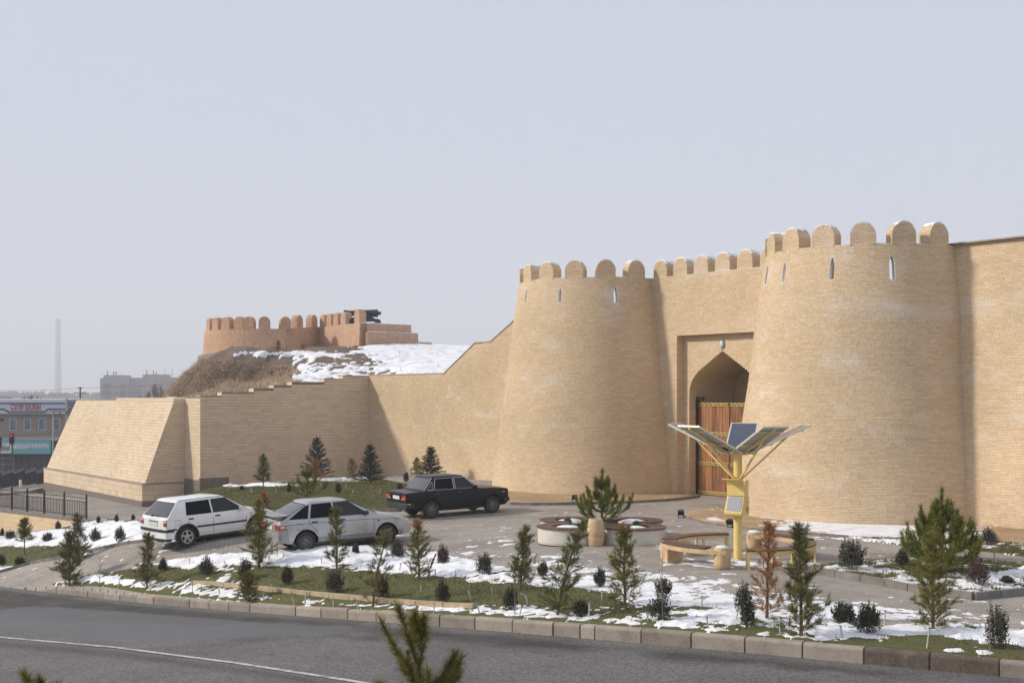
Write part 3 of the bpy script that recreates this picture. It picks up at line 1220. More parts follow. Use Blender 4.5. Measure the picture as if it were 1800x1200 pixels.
# --- merlon (shared meshes): x along the wall, y inwards, z up
def merlon_shape(w, hs, depth):
    r = w / 2

    def hw(z):
        if z <= hs:
            return r
        q = r * r - (z - hs) ** 2
        return math.sqrt(q) if q > 0 else 0

    arc = [(-r, -0.06), (-r, hs)] + [(-r * math.cos(t), hs + r * math.sin(t)) for t in np.linspace(0.18, PI - 0.18, 13)] + [(r, hs), (r, -0.06)]
    core = MB()
    core.prism([(x * 0.99, z - 0.004) for x, z in arc], -(depth - 0.01), -0.008, mtx=Matrix(((1, 0, 0), (0, 0, -1), (0, 1, 0))))
    pl = []
    top = hs + r
    rows = rows_between(0, top - 0.01, PITCH)
    half = BL * 0.8
    pl += rowpieces(lambda u, z: Vector((u, 0, z)), rows, lambda zm, z0, z1: [(-hw(zm), hw(zm))], half, JT, out=1, rng=brng)
    pl += rowpieces(lambda u, z: Vector((-u, depth, z)), rows, lambda zm, z0, z1: [(-hw(zm), hw(zm))], half, JT, out=1, rng=brng)
    Ls = [0]
    for a, b in zip(arc, arc[1:]):
        Ls.append(Ls[-1] + math.hypot(b[0] - a[0], b[1] - a[1]))

    def S(u, s_):
        x = np.interp(s_, Ls, [a[0] for a in arc])
        z = np.interp(s_, Ls, [a[1] for a in arc])
        return Vector((x, depth - u, z))
    pl += rowpieces(S, rows_between(0.06, Ls[-1] - 0.06, PITCH), lambda zm, z0, z1: [(0.0, depth)], BL, JT, out=1, rng=brng)
    return core, pl, r, hs


def snow_cap(r, hs, depth, seed, a0=55, a1=125):
    rg = random.Random(seed)
    mb = MB()
    n, k = 9, 4
    vs = []
    for lay_, th in ((1, 0.0), (0, -0.02)):
        for j in range(k + 1):
            y = depth * (0.02 + 0.96 * j / k)
            lo = R(a0 + rg.uniform(-14, 14))
            hi = R(a1 + rg.uniform(-14, 14))
            for i in range(n + 1):
                t = lo + (hi - lo) * i / n
                e = math.sin(PI * i / n) ** 0.5
                rr = r + (0.016 + 0.035 * e * rg.uniform(0.6, 1.1) if lay_ else th)
                vs.append((-rr * math.cos(t), y, hs + rr * math.sin(t)))
    m = (n + 1)
    q = m * (k + 1)
    fs = []
    for j in range(k):
        for i in range(n):
            a = j * m + i
            fs.append((a, a + 1, a + m + 1, a + m))
            fs.append((q + a, q + a + m, q + a + m + 1, q + a + 1))
    for i in range(n):
        fs.append((i, q + i, q + i + 1, i + 1))
        b = k * m + i
        fs.append((b, b + 1, q + b + 1, q + b))
    for j in range(k):
        a = j * m
        fs.append((a, a + m, q + a + m, q + a))
        b = a + n
        fs.append((b, q + b, q + b + m, b + m))
    mb.add(vs, fs)
    return mb


def merlon_proto(w, hs, depth, seed):
    core, pl, r, h = merlon_shape(w, hs, depth)
    c = core.build('merlon', M['mortar'])
    br = lay('brick', pl, M['brick'], M['brick1'], c, (0, 0, 0), keep=0, rng=random.Random(seed))
    sn = snow_cap(r + 0.01, h, depth, seed).build('snow_cap', M['snow'], c, smooth=50)
    return c


MP = [merlon_proto(0.80, 0.30, 0.52, s_) for s_ in (1, 2, 3)]


def place_merlon(i, parent, p, tdir):
    o = copy_tree(MP[i % len(MP)], parent)
    o.location = p - parent.location
    o.rotation_euler = (0, 0, math.atan2(tdir.y, tdir.x))
    return o


def tower(C, label, mer, slits, seed):
    rg = random.Random(seed)
    root = empty('round_tower', (C.x, C.y, 0), 0, label, 'tower', 'round towers of the fortress gate')
    r0 = 4.2

    def S(u, z):
        th = u / r0
        return C + ring_dir(th) * rad(z) + UP * z
    lim = R(97) * r0

    def iv(zm, z0, z1):
        cuts = []
        for th, a, b, w in slits:
            if zm > a and zm < b:
                f = min(1.0, (b - zm) / 0.26)
                hw = w / 2 * math.sqrt(max(f, 0.02)) * r0 / rad(zm)
                cuts.append((th * r0 - hw, th * r0 + hw))
        cuts.sort()
        out, x = [], -lim
        for a, b in cuts:
            out.append((x, a))
            x = b
        out.append((x, lim))
        return out
    rows = rows_between(-0.06, ZT, PITCH)
    pl = rowpieces(S, rows, iv, BL, JT, rng=rg)
    lay('brick', pl, M['brick'], M['brick1'], root, root.location, rng=rg)
    # core with openings
    ths = set(np.radians(np.arange(-100, 101, 4)).tolist())
    zs = set([-0.8, 0, 1.6, 3.2, 4.6, 5.75, 6.9, 7.5, ZT - 0.02])
    for th, a, b, w in slits:
        hw = w / 2 / rad(a)
        ths |= {th - hw, th + hw}
        zs |= {a, b}
    ths, zs = sorted(ths), sorted(zs)
    mb = MB()
    for inn in (0, 1):
        for i in range(len(ths) - 1):
            tm = (ths[i] + ths[i + 1]) / 2
            for j in range(len(zs) - 1):
                zm = (zs[j] + zs[j + 1]) / 2
                if inn and (zm < 7.5 or zm > 8.75):
                    continue
                if any(abs(tm - th) < w / 2 / rad(a) and a < zm < b for th, a, b, w in slits):
                    continue
                q = []
                for th, z in ((ths[i], zs[j]), (ths[i + 1], zs[j]), (ths[i + 1], zs[j + 1]), (ths[i], zs[j + 1])):
                    q.append(C + ring_dir(th) * (rad(z) - 0.008 - 0.3 * inn) + UP * z)
                mb.add(q, [(0, 1, 2, 3) if not inn else (3, 2, 1, 0)])
    for i in range(len(ths) - 1):      # parapet top and roof deck
        a, b = ring_dir(ths[i]), ring_dir(ths[i + 1])
        ro, ri = rad(ZT) - 0.004, rad(ZT) - 0.53
        z = UP * (ZT - 0.012)
        mb.add([C + a * ro + z, C + b * ro + z, C + b * ri + z, C + a * ri + z], [(0, 1, 2, 3)])
        z = UP * 7.5
        mb.add([C + a * 3.4 + z, C + b * 3.4 + z, C + z], [(0, 1, 2)])
    mb.build('wall_core', M['mortar'], root, off=root.location)
    for th, a, b, w in slits:
        mb = MB()
        d = ring_dir(th)
        t = AX * math.cos(th) - NX * math.sin(th)
        prof = [(-w / 2, a), (w / 2, a)] + [(w / 2 * x, z) for x, z in ((1, b - 0.26), (0.72, b - 0.13), (0.38, b - 0.04), (0, b))] + [(-w / 2 * x, z) for x, z in ((0.38, b - 0.04), (0.72, b - 0.13), (1, b - 0.26))]
        n = len(prof)
        for scale, r_off in ((1.0, 0.004),):
            vs = []
            for e in (0.006, -0.32):
                for x, z in prof:
                    vs.append(C + d * (rad(z) + e) + t * x + UP * z)
                for x, z in prof:
                    xx = x * 1.12
                    zz = z + (0.02 if z > (a + b) / 2 else -0.02)
                    vs.append(C + d * (rad(zz) + e) + t * xx + UP * zz)
            fs = []
            for i in range(n):
                j = (i + 1) % n
                fs.append((i, j, 2 * n + j, 2 * n + i))
                fs.append((i, n + i, n + j, j))
            mb.add(vs, fs)
        mb.build('arrow_slit', M['reveal'], root, off=root.location)
    for k, th in enumerate(mer):
        d = ring_dir(th)
        t = AX * math.cos(th) - NX * math.sin(th)
        place_merlon(k + seed, root, C + d * (rad(ZT) - 0.0) + UP * (ZT - 0.01), t)
    # snow lying between the merlons
    mb = MB()
    for k in range(len(mer) - 1):
        if rg.random() < 0.85:
            ta, tb = mer[k], mer[k + 1]
            if ta > tb:
                ta, tb = tb, ta
            hw = 0.42 / 3.45
            n = 5
            vs = []
            for ri, h in ((rad(ZT) - 0.03, 0.008), (rad(ZT) - 0.2, 0.05), (rad(ZT) - 0.5, 0.04)):
                for i in range(n + 1):
                    th = ta + hw + (tb - ta - 2 * hw) * i / n
                    vs.append(C + ring_dir(th) * (ri - rg.uniform(0, 0.04)) + UP * (ZT - 0.006 + h * rg.uniform(0.7, 1.2)))
            fs = [(r_ * (n + 1) + i, r_ * (n + 1) + i + 1, (r_ + 1) * (n + 1) + i + 1, (r_ + 1) * (n + 1) + i) for r_ in range(2) for i in range(n)]
            mb.add(vs, fs)
    mb.build('snow_patch', M['snow'], root, off=root.location, smooth=60)
    return root


def slit_at(C, px, ytop, ybot, w):
    """angle on the tower seen at pixel column px and the heights of the opening"""
    best = None
    for th in np.radians(np.arange(-90, 91, 0.25)):
        p = C + ring_dir(th) * rad(8.2)
        if (ring_dir(th)).dot(Vector((0, 0, 0)) - p) < 0:
            continue
        e = abs(900 + F * p.x / p.y - px)
        if best is None or e < best[0]:
            best = (e, th, p)
    return (float(best[1]), zpx(best[2], ybot), zpx(best[2], ytop), w)


t1 = tower(T1C, 'brick round tower with merlons at the arched gate, beside the long low wall', [R(78 - 22.4 * k) for k in range(8)],
           [slit_at(T1C, 1082, 504, 532, 0.15), slit_at(T1C, 984, 506, 532, 0.15), slit_at(T1C, 924, 508, 533, 0.15)], 5)
t2 = tower(T2C, 'largest brick round tower with merlons, behind the yellow solar tree', [R(79.5 - 21.7 * k) for k in range(8)],
           [slit_at(T2C, 1568, 449, 491, 0.17), slit_at(T2C, 1462, 452, 492, 0.17), slit_at(T2C, 1378, 460, 496, 0.17), slit_at(T2C, 1347, 466, 500, 0.17)], 9)
for o in MP:
    for c in list(o.children):
        bpy.data.objects.remove(c)
    bpy.data.objects.remove(o)

L12 = (T2C - T1C).length
# --- gate wall between the towers
gw = empty('gate_wall', tuple(T1C + AX * L12 / 2), 0, 'brick wall with a pointed arch between the two round towers', 'wall')
GO = gw.location


def A(s, d, z):
    """point on the fortress front: s along from the first tower, d deep into the wall"""
    return T1C + AX * s - NX * d + UP * z


RD = 0.36
sa = on_line(T1C, AX, 1190)
sm = L12 / 2
hwr = sm - sa                    # half width of the recess
sb = sm + hwr
ZR = 6.62
ow = 1.86                        # half width of the arch opening
ARCH = [(ow, -0.3), (ow, 4.1), (ow * 0.985, 4.4), (ow * 0.93, 4.66), (ow * 0.84, 4.88), (ow * 0.70, 5.10), (0, 5.88)]


def arch_hw(z):
    zs = [p[1] for p in ARCH]
    if z >= zs[-1]:
        return 0.0
    return float(np.interp(z, zs, [p[0] for p in ARCH]))


rg = random.Random(21)


def iv_front(zm, z0, z1):
    r = rad(zm) - 0.35
    a, b = r, L12 - r
    if z1 < ZR:
        return [(a, sa), (sb, b)]
    return [(a, b)]


gpl = rowpieces(lambda u, z: A(u, 0, z), rows_between(-0.06, ZR, PITCH) + rows_between(ZR, ZT, PITCH), iv_front, BL, JT, rng=rg)
gpl += rowpieces(lambda u, z: A(u, RD, z), rows_between(-0.06, ZR, PITCH), lambda zm, z0, z1: [(sa, sm - arch_hw(zm)), (sm + arch_hw(zm), sb)], BL, JT, rng=rg)
gpl += rowpieces(lambda u, z: A(sa, u, z), rows_between(-0.06, ZR, PITCH), lambda zm, z0, z1: [(0.012, RD)], BL, JT, rng=rg)
gpl += rowpieces(lambda u, z: A(sb, RD - u, z), rows_between(-0.06, ZR, PITCH), lambda zm, z0, z1: [(0.0, RD - 0.012)], BL, JT, rng=rg)
for sg in (-1, 1):
    gpl += rowpieces(lambda u, z, sg=sg: A(sm + sg * arch_hw(z), RD + (u if sg < 0 else 2.62 - u), z), rows_between(-0.06, 5.80, PITCH), lambda zm, z0, z1: [(0.012, 2.6)], BL, JT, rng=rg)
gpl += rowpieces(lambda u, z: A(u, RD + 2.62, z), rows_between(3.4, 5.84, PITCH), lambda zm, z0, z1: [(sm - arch_hw(zm) + .02, sm + arch_hw(zm) - .02)], BL, JT, rng=rg)
lay('brick', gpl, M['brick'], M['brick1'], gw, GO, rng=rg)
mb = MB()
fr = Matrix((AX, UP, -NX)).transposed()      # local x along, y up, z into the wall
e0, e1 = 2.0, L12 - 2.0
o3 = T1C
mb.prism([(e0, -0.8), (sa, -0.8), (sa, ZR), (sb, ZR), (sb, -0.8), (e1, -0.8), (e1, ZT - .01), (e0, ZT - .01)], 0.008, RD, mtx=fr, c=o3)
right = [(sm + x, z) for x, z in ARCH]
left = [(sm - x, z) for x, z in ARCH[::-1]][1:]
mb.prism([(e0, -0.8)] + [(left[-1][0], -0.8)] + left[::-1] + right[::-1] + [(right[0][0], -0.8), (e1, -0.8), (e1, ZT - .03), (e0, ZT - .03)], RD + 0.008, RD + 2.63, mtx=fr, c=o3)
mb.prism([(e0, -0.8), (e1, -0.8), (e1, 7.4), (e0, 7.4)], RD + 2.635, RD + 3.0, mtx=fr, c=o3)
mb.build('wall_core', M['mortar'], gw, off=GO)
core, pl_, r_, h_ = merlon_shape(0.80, 0.30, 0.52)
gm = core.build('merlon', M['mortar'], gw)
lay('brick', pl_, M['brick'], M['brick1'], gm, (0, 0, 0), keep=0, rng=rg)
snow_cap(r_ + 0.01, h_, 0.52, 17, 40, 140).build('snow_cap', M['snow'], gm, smooth=50)
s_ = 4.05
k = 0
while s_ < L12 - 3.6:
    o = gm if k == 0 else copy_tree(gm, gw)
    o.location = A(s_, 0, ZT - 0.01) - GO
    o.rotation_euler = (0, 0, math.atan2(AX.y, AX.x))
    s_ += 1.19
    k += 1
# wall lamp over the arch
wl = empty('wall_lamp', tuple(A(sm, RD, 6.14)), math.atan2(AX.y, AX.x), 'oval grey bulkhead lamp on the brick above the arch point', 'lamp')
mb = MB()
mb.lathe([(0.01, 0.0), (0.155, 0.0), (0.155, 0.045), (0.135, 0.065), (0.115, 0.06)], 20, mtx=Matrix(((1, 0, 0), (0, 0, -1), (0, 1.25, 0))))
mb.build('lamp_body', M['grey_metal'], wl, smooth=40)
mb = MB()
mb.lathe([(0.113, 0.055), (0.10, 0.085), (0.06, 0.105), (0.005, 0.11)], 20, mtx=Matrix(((1, 0, 0), (0, 0, -1), (0, 1.25, 0))))
mb.build('lamp_glass', M['lampglass'], wl, smooth=60)

# --- wooden gate
DD = RD + 0.45
gt = empty('wooden_gate', tuple(A(sm, DD, 0)), 0, 'tall brown plank gate with gold scrolled bands under the pointed arch', 'gate')
G0 = gt.location
DZ = 3.79
for sg in (-1, 1):
    x0, x1 = (sm - ow + 0.12, sm - 0.03) if sg < 0 else (sm + 0.03, sm + ow - 0.12)
    n = 9
    for i in range(n):
        a, b = x0 + (x1 - x0) * i / n, x0 + (x1 - x0) * (i + 1) / n
        mb = MB()
        dp = rnd.uniform(-.006, .006)
        mb.prism([(a + .004, 0.06), (b - .004, 0.06), (b - .004, DZ - .02), (a + .004, DZ - .02)], DD - 0.03 + dp, DD + 0.03, mtx=fr, c=o3)
        mb.build('plank', M['gate_wood'], gt, off=G0)
    for bz in (0.11, 1.30, 2.52, 3.72):
        mb = MB()
        mb.prism([(x0, bz - 0.075), (x1, bz - 0.075), (x1, bz + 0.075), (x0, bz + 0.075)], DD - 0.05, DD - 0.032, mtx=fr, c=o3)
        bd = mb.build('gate_band', M['band'], gt, off=G0)
        mb = MB()
        nn = 60
        per = 0.24
        for ph in (0, PI):
            mb.tube([A(x0 + 0.02 + (x1 - x0 - 0.04) * q / nn, DD - 0.062 - 0.006 * math.cos(2 * PI * q * (x1 - x0) / nn / per + ph), bz + 0.045 * math.sin(2 * PI * (x1 - x0) * q / nn / per + ph)) for q in range(nn + 1)], 0.013, 5)
        for dz in (-0.066, 0.066):
            mb.bar(A(x0, DD - 0.058, bz + dz), A(x1, DD - 0.058, bz + dz), 0.016)
        for q in range(int((x1 - x0) / (per / 2))):
            mb.lathe([(0.002, 0), (0.018, 0.004), (0.018, 0.014), (0.002, 0.016)], 8, c=A(x0 + 0.06 + q * per / 2 + .06, DD - 0.055, bz), mtx=Matrix((AX, UP, NX)).transposed())
        mb.build('scroll_ornament', M['gold'], bd, off=G0)
mb = MB()
for sx in (sm - ow + 0.06, sm + ow - 0.06):
    mb.prism([(sx - .055, -0.05), (sx + .055, -0.05), (sx + .055, DZ + .10), (sx - .055, DZ + .10)], DD - 0.10, DD + 0.05, mtx=fr, c=o3)
mb.prism([(sm - ow + .1, -0.05), (sm + ow - .1, -0.05), (sm + ow - .1, 0.05), (sm - ow + .1, 0.05)], DD - 0.03, DD + 0.04, mtx=fr, c=o3)
mb.build('steel_frame', M['steel'], gt, off=G0)
cm = empty('gate_camera', tuple(A(sm - ow + .06, DD - 0.03, DZ + .16)), 0, 'small black camera box on top of the gate post inside the arch', 'camera')
mb = MB()
mb.box((0.0, 0, 0.0), (0.13, 0.13, 0.16))
mb.build('camera_mount', M['steel'], cm)
mb = MB()
q = AX * 0.95 + NX * 0.3
mb.bar(q * 0.05, q * 0.42 + Vector((0, 0, 0.01)), 0.12, 0.12)
mb.bar(q * 0.42 + Vector((0, 0, 0.01)), q * 0.46 + Vector((0, 0, 0.01)), 0.15, 0.15)
mb.build('camera_housing', M['steel'], cm)

# --- plain wall running on beyond the second tower
rw = empty('fortress_wall', tuple(T2C + AX * 6), 0, 'plain yellow brick wall with thin coping beside the largest tower', 'wall')


def SR(u, z):
    return A(L12 + u, 0.12 - 1.0 * (1 - z / 9.0), z)


rg = random.Random(33)
rpl = rowpieces(SR, rows_between(-0.25, ZT + 0.03, PITCH), lambda zm, z0, z1: [(rad(zm) - 1.0, 12.0)], BL, JT, rng=rg)
lay('brick', rpl, M['brick'], M['brick1'], rw, rw.location, rng=rg)
mb = MB()
b0, b1, tt0, tt1 = SR(1.5, -0.6) - NX * 0.008, SR(12.2, -0.6) - NX * 0.008, SR(1.5, ZT) - NX * 0.008, SR(12.2, ZT) - NX * 0.008
bk = -NX * 1.0
mb.add([b0, b1, b1 + bk - NX * .4, b0 + bk - NX * .4, tt0, tt1, tt1 + bk, tt0 + bk], [(0, 1, 5, 4), (1, 2, 6, 5), (2, 3, 7, 6), (3, 0, 4, 7), (4, 5, 6, 7)])
mb.build('wall_core', M['mortar'], rw, off=rw.location)
mb = MB()
mb.prism([(L12 + 2.6, ZT + .034), (L12 + 12.3, ZT + .034), (L12 + 12.3, ZT + .08), (L12 + 2.6, ZT + .08)], -0.05, 1.05, mtx=fr, c=o3)
cpg = mb.build('coping', M['coping'], rw, off=rw.location)
mb = MB()
vs, fs = [], []
n = 24
for i in range(n + 1):
    s__ = L12 + 3.2 + (7.0) * i / n
    h = 0.085 + 0.05 * max(0, math.sin(i * 0.8)) * max(0, 1 - i / 16)
    for d, hh in ((0.0, 0.082), (0.15, h), (0.7, h)):
        vs.append(A(s__, d, ZT + hh))
for i in range(n):
    for j in range(2):
        fs.append((i * 3 + j, (i + 1) * 3 + j, (i + 1) * 3 + j + 1, i * 3 + j + 1))
mb.add(vs, fs)
mb.build('snow_patch', M['snow'], cpg, off=rw.location, smooth=60)
for px, py in ((1670, 636), (1578, 660), (1590, 664)):
    pass

# --- low curtain wall to the left of the first tower
sc0 = on_line(T1C, AX, 648)
HB = []
for px, py in ((648, 660), (780, 657), (835, 603), (862, 602.5), (912, 556)):
    s_ = on_line(T1C, AX, px)
    HB.append((s_, zpx(A(s_, 0, 0), py)))
HB[1] = (HB[1][0], HB[0][1] + .01)
HB[3] = (HB[3][0], HB[2][1] + .01)
HB.append((-2.5, HB[-1][1] + 1.2))
hs_ = [h for h in HB]
CORN = A(sc0, 0, 0)
wb = empty('curtain_wall', tuple(A(-8, 0, 0)), 0, 'low sunlit brick wall whose top climbs in slopes to the left tower', 'wall')


def iv_b(zm, z0, z1):
    a = float(np.interp(z1, [h for _, h in HB], [q for q, _ in HB])) if z1 > HB[0][1] else sc0
    return [(a, -(rad(zm) - 0.35))]


rg = random.Random(41)
bpl = rowpieces(lambda u, z: A(u, 0, z), rows_between(-0.75, HB[0][1], PITCH) + rows_between(HB[0][1], 8.4, PITCH), iv_b, BL, JT, rng=rg)
lay('brick', bpl, M['brick'], M['brick1'], wb, wb.location, rng=rg)
mb = MB()
mb.prism([(sc0, -1.4), (-2.4, -1.4)] + [(s_, h - .005) for s_, h in HB[::-1]], 0.008, 0.75, mtx=fr, c=o3)
mb.build('wall_core', M['mortar'], wb, off=wb.location)
mb = MB()
for (s0, h0), (s1, h1) in zip(HB, HB[1:]):
    mb.add([A(s0, -0.03, h0), A(s1, -0.03, h1), A(s1, 0.8, h1), A(s0, 0.8, h0), A(s0, -0.03, h0 + .05), A(s1, -0.03, h1 + .05), A(s1, 0.8, h1 + .05), A(s0, 0.8, h0 + .05)],
           [(0, 1, 5, 4), (4, 5, 6, 7), (2, 3, 7, 6), (3, 2, 1, 0), (1, 2, 6, 5), (3, 0, 4, 7)])
mb.build('coping', M['coping'], wb, off=wb.location)

# --- stone-clad wall with stepped top (faces along +AX, in shade)
TP, TLN, TJ = 0.165, 0.46, 0.012


def CA(a, d, z):
    """a metres from the corner towards the viewer (along NX), d into the wall"""
    return CORN + NX * a - AX * d + UP * z


aend = on_line(CORN, NX, 352)
wa = empty('stone_clad_wall', tuple(CA(aend / 2, 0, 0)), 0, 'shaded tile-clad wall with stepped top behind the blue spruces', 'wall')
steps = []
for (xa, xb, y) in ((350, 390, 696.5), (390, 446, 690), (446, 481, 683), (481, 513, 678), (513, 570, 672.3), (570, 603, 666.7), (603, 648, 661)):
    a0, a1 = on_line(CORN, NX, max(xa, 352)), on_line(CORN, NX, min(xb, 648))
    steps.append((a0, a1, zpx(CA((a0 + a1) / 2, 0, 0), y)))
steps[-1] = (steps[-1][0], 0.0, steps[-1][2])


def topA(a):
    for a0, a1, z in steps:
        if a1 - 1e-6 <= a <= a0 + 1e-6:
            return z
    return steps[0][2]


rg = random.Random(51)
# u increases to the viewer's right = towards the corner: u = -a
apl = []
zmin = min(z for _, _, z in steps)


def iv_a(zm, z0, z1):
    for a0, a1, z in steps:
        if z >= z1 - 0.03:
            return [(-a0, -0.0)]
    return []


apl += rowpieces(lambda u, z: CA(-u, 0, z), rows_between(-1.0, steps[-1][2], TP), iv_a, TLN, TJ, rng=rg, jit=0.05)
lay('tile', apl, M['tile'], M['tile1'], wa, wa.location, keep=290, proud=(0.002, 0.005), depth=0.01, rng=rg, many='tile_cladding')
fa = Matrix((-NX, UP, -AX)).transposed()
mb = MB()
poly = [(-aend, -1.6), (0.0, -1.6)]
for a0, a1, z in steps[::-1]:
    poly += [(-a1, z - .005), (-a0, z - .005)]
mb.prism(poly, 0.006, 0.6, mtx=fa, c=CORN)
mb.build('wall_core', M['grout'], wa, off=wa.location)
for i, (a0, a1, z) in enumerate(steps):
    mb = MB()
    mb.prism([(-a0 - .0, z), (-a1 - 0.03, z), (-a1 - 0.03, z + .045), (-a0 - .0, z + .045)], -0.03, 0.63, mtx=fa, c=CORN)
    cs = mb.build('coping_slab', M['coping'], wa, off=wa.location)
    mb = MB()
    zb = steps[i - 1][2] + 0.045 if i else z - .2
    if i:
        mb.prism([(-a0 - 0.015, zb), (-a0 - 0.002, zb), (-a0 - 0.002, z - 0.002), (-a0 - 0.015, z - 0.002)], -0.004, 0.6, mtx=fa, c=CORN)
        mb.build('step_tile', M['tile'], cs, off=wa.location)
# granite foot at the left end
mb = MB()
mb.prism([(-aend - 0.01, -1.6), (-aend + 1.6, -1.6), (-aend + 1.6, -0.30), (-aend - 0.01, -0.30)], -0.02, 0.2, mtx=fa, c=CORN)
mb.build('plinth', M['plinth'], wa, off=wa.location)

# --- the jog and the battered bastion at the far left
JP = CA(aend, 0, 0)                        # front left corner of the clad wall
jl = on_line(JP, -AX, 325)
P325 = JP - AX * jl
m250 = on_line(P325, NX, 250)
P0 = P325 + NX * m250                      # foot corner of the bastion
nL = on_line(P0, -AX, 77)
bs = empty('battered_bastion', tuple(P0), 0, 'sloping tile-clad bastion in sun at the wall end, on a plinth', 'wall')
ZLED = zpx(P0, 850)
ZBT = zpx(P325 + NX * 0.5, 706.5)
ZF = -1.86


def inset(z):
    t = min(max((z - ZLED) / (ZBT - ZLED), 0), 1)
    return 0.16 + (m250 - 0.62 - 0.16) * (t * 0.93 + 0.07 * t * t)


def BP(u, m, z):
    return P0 + AX * u - NX * m + UP * z


rg = random.Random(61)
wpl = rowpieces(lambda u, z: BP(u, inset(z), z), rows_between(ZLED + .02, ZBT, TP), lambda zm, z0, z1: [(-nL + 0.1 + 0.24 * (zm - ZLED), 0.0)], TLN, TJ, rng=rg, jit=0.05)
wpl += rowpieces(lambda u, z: BP(0.0, u, z), rows_between(ZLED + .02, ZBT, TP), lambda zm, z0, z1: [(inset(zm), m250)], TLN, TJ, rng=rg, jit=0.05)
wpl += rowpieces(lambda u, z: BP(-u, m250, z), rows_between(-1.2, ZBT + 0.05, TP), lambda zm, z0, z1: [(-0.0, jl)] if False else [], TLN, TJ, rng=rg)
lay('tile', wpl, M['tile'], M['tile1'], bs, bs.location, keep=200, proud=(0.002, 0.006), depth=0.01, rng=rg, many='tile_cladding')
ppl = rowpieces(lambda u, z: BP(u, 0, z), rows_between(ZF + .32, ZLED - .06, 0.33), lambda zm, z0, z1: [(-nL, 0.0)], 0.62, TJ, rng=rg, jit=0.05)
ppl += rowpieces(lambda u, z: BP(0, u, z), rows_between(ZF + .32, ZLED - .06, 0.33), lambda zm, z0, z1: [(0.0, m250 - .05)], 0.62, TJ, rng=rg, jit=0.05)
lay('tile', ppl, M['tile'], M['tile1'], bs, bs.location, keep=90, proud=(0.002, 0.006), depth=0.01, rng=rg, many='plinth_cladding')
mb = MB()
n_ = 6
vs = []
for i in range(n_ + 1):
    z = ZLED + (ZBT - ZLED) * i / n_
    li = -nL + 0.1 + 0.24 * (z - ZLED)
    vs += [BP(-0.006, inset(z) + .006, z), BP(-0.006, m250 + 3.2, z), BP(li, m250 + 3.2, z), BP(li, inset(z) + .006, z)]
fs = []
for i in range(n_):
    b = i * 4
    for k in range(4):
        fs.append((b + k, b + (k + 1) % 4, b + 4 + (k + 1) % 4, b + 4 + k))
fs.append((n_ * 4, n_ * 4 + 1, n_ * 4 + 2, n_ * 4 + 3))
mb.add(vs, fs)
mb.add([BP(-0.006, 0.006, ZF - .5), BP(-0.006, m250 + 3, ZF - .5), BP(-nL, m250 + 3, ZF - .5), BP(-nL, 0.006, ZF - .5), BP(-0.006, 0.006, ZLED - .05), BP(-0.006, m250 + 3, ZLED - .05), BP(-nL, m250 + 3, ZLED - .05), BP(-nL, 0.006, ZLED - .05)],
       [(0, 1, 5, 4), (1, 2, 6, 5), (2, 3, 7, 6), (3, 0, 4, 7), (4, 5, 6, 7)])
mb.build('wall_core', M['grout'], bs, off=bs.location)
mb = MB()
mb.prism([(-nL - 0.04, -0.04), (0.04, -0.04), (0.04, 0.0 + m250), (0.0, m250), (0.0, 0.17), (-nL - .04, 0.17)], ZLED - .05, ZLED + 0.005, mtx=Matrix((AX, -NX, UP)).transposed(), c=P0)
mb.build('ledge', M['coping'], bs, off=bs.location)
mb = MB()
mb.prism([(-nL - 0.02, -0.022), (0.022, -0.022), (0.022, m250), (0.0, m250), (0.0, 0.0), (-nL - .02, 0.0)], ZF - .4, ZF + 0.30, mtx=Matrix((AX, -NX, UP)).transposed(), c=P0)
mb.build('plinth_foot', M['plinth'], bs, off=bs.location)
# top slabs (two lengths, one a little higher) with snow on the nearer one
im = inset(ZBT)
nst = on_line(BP(0, im, 0), -AX, 205)
mb = MB()
mb.prism([(-nst, im - .02), (0.02, im - .02), (0.02, m250 + 2.5), (-nst, m250 + 2.5)], ZBT, ZBT + 0.20, mtx=Matrix((AX, -NX, UP)).transposed(), c=P0)
mb.prism([(-nL + 1.2, im - .02), (-nst - .004, im - .02), (-nst - .004, m250 + 2.5), (-nL + 1.2, m250 + 2.5)], ZBT, ZBT + 0.03, mtx=Matrix((AX, -NX, UP)).transposed(), c=P0)
mb.build('top_slab', M['tile'], bs, off=bs.location)
# the jog wall between bastion and clad wall
jw = empty('jog_wall', tuple(JP), 0, 'narrow sunlit tile-clad return between the bastion and the stepped wall', 'wall')
jpl = rowpieces(lambda u, z: P325 + AX * u + UP * z, rows_between(-1.2, zpx(JP, 700), TP), lambda zm, z0, z1: [(0.0, jl)], TLN, TJ, rng=rg, jit=0.05)
lay('tile', jpl, M['tile'], M['tile1'], jw, jw.location, keep=60, proud=(0.002, 0.005), depth=0.01, rng=rg, many='tile_cladding')
mb = MB()
mb.prism([(0.0, -2.2), (jl - .004, -2.2), (jl - .004, zpx(JP, 700) + .04), (0.0, zpx(JP, 700) + .04)], 0.006, 0.55, mtx=Matrix((AX, UP, -NX)).transposed(), c=P325)
mb.build('wall_core', M['grout'], jw, off=jw.location)
mb = MB()
mb.prism([(-0.02, -2.2), (jl - 0.03, -2.2), (jl - 0.03, -0.42), (-0.02, -0.42)], -0.02, 0.1, mtx=Matrix((AX, UP, -NX)).transposed(), c=P325)
mb.build('plinth', M['plinth'], jw, off=jw.location)


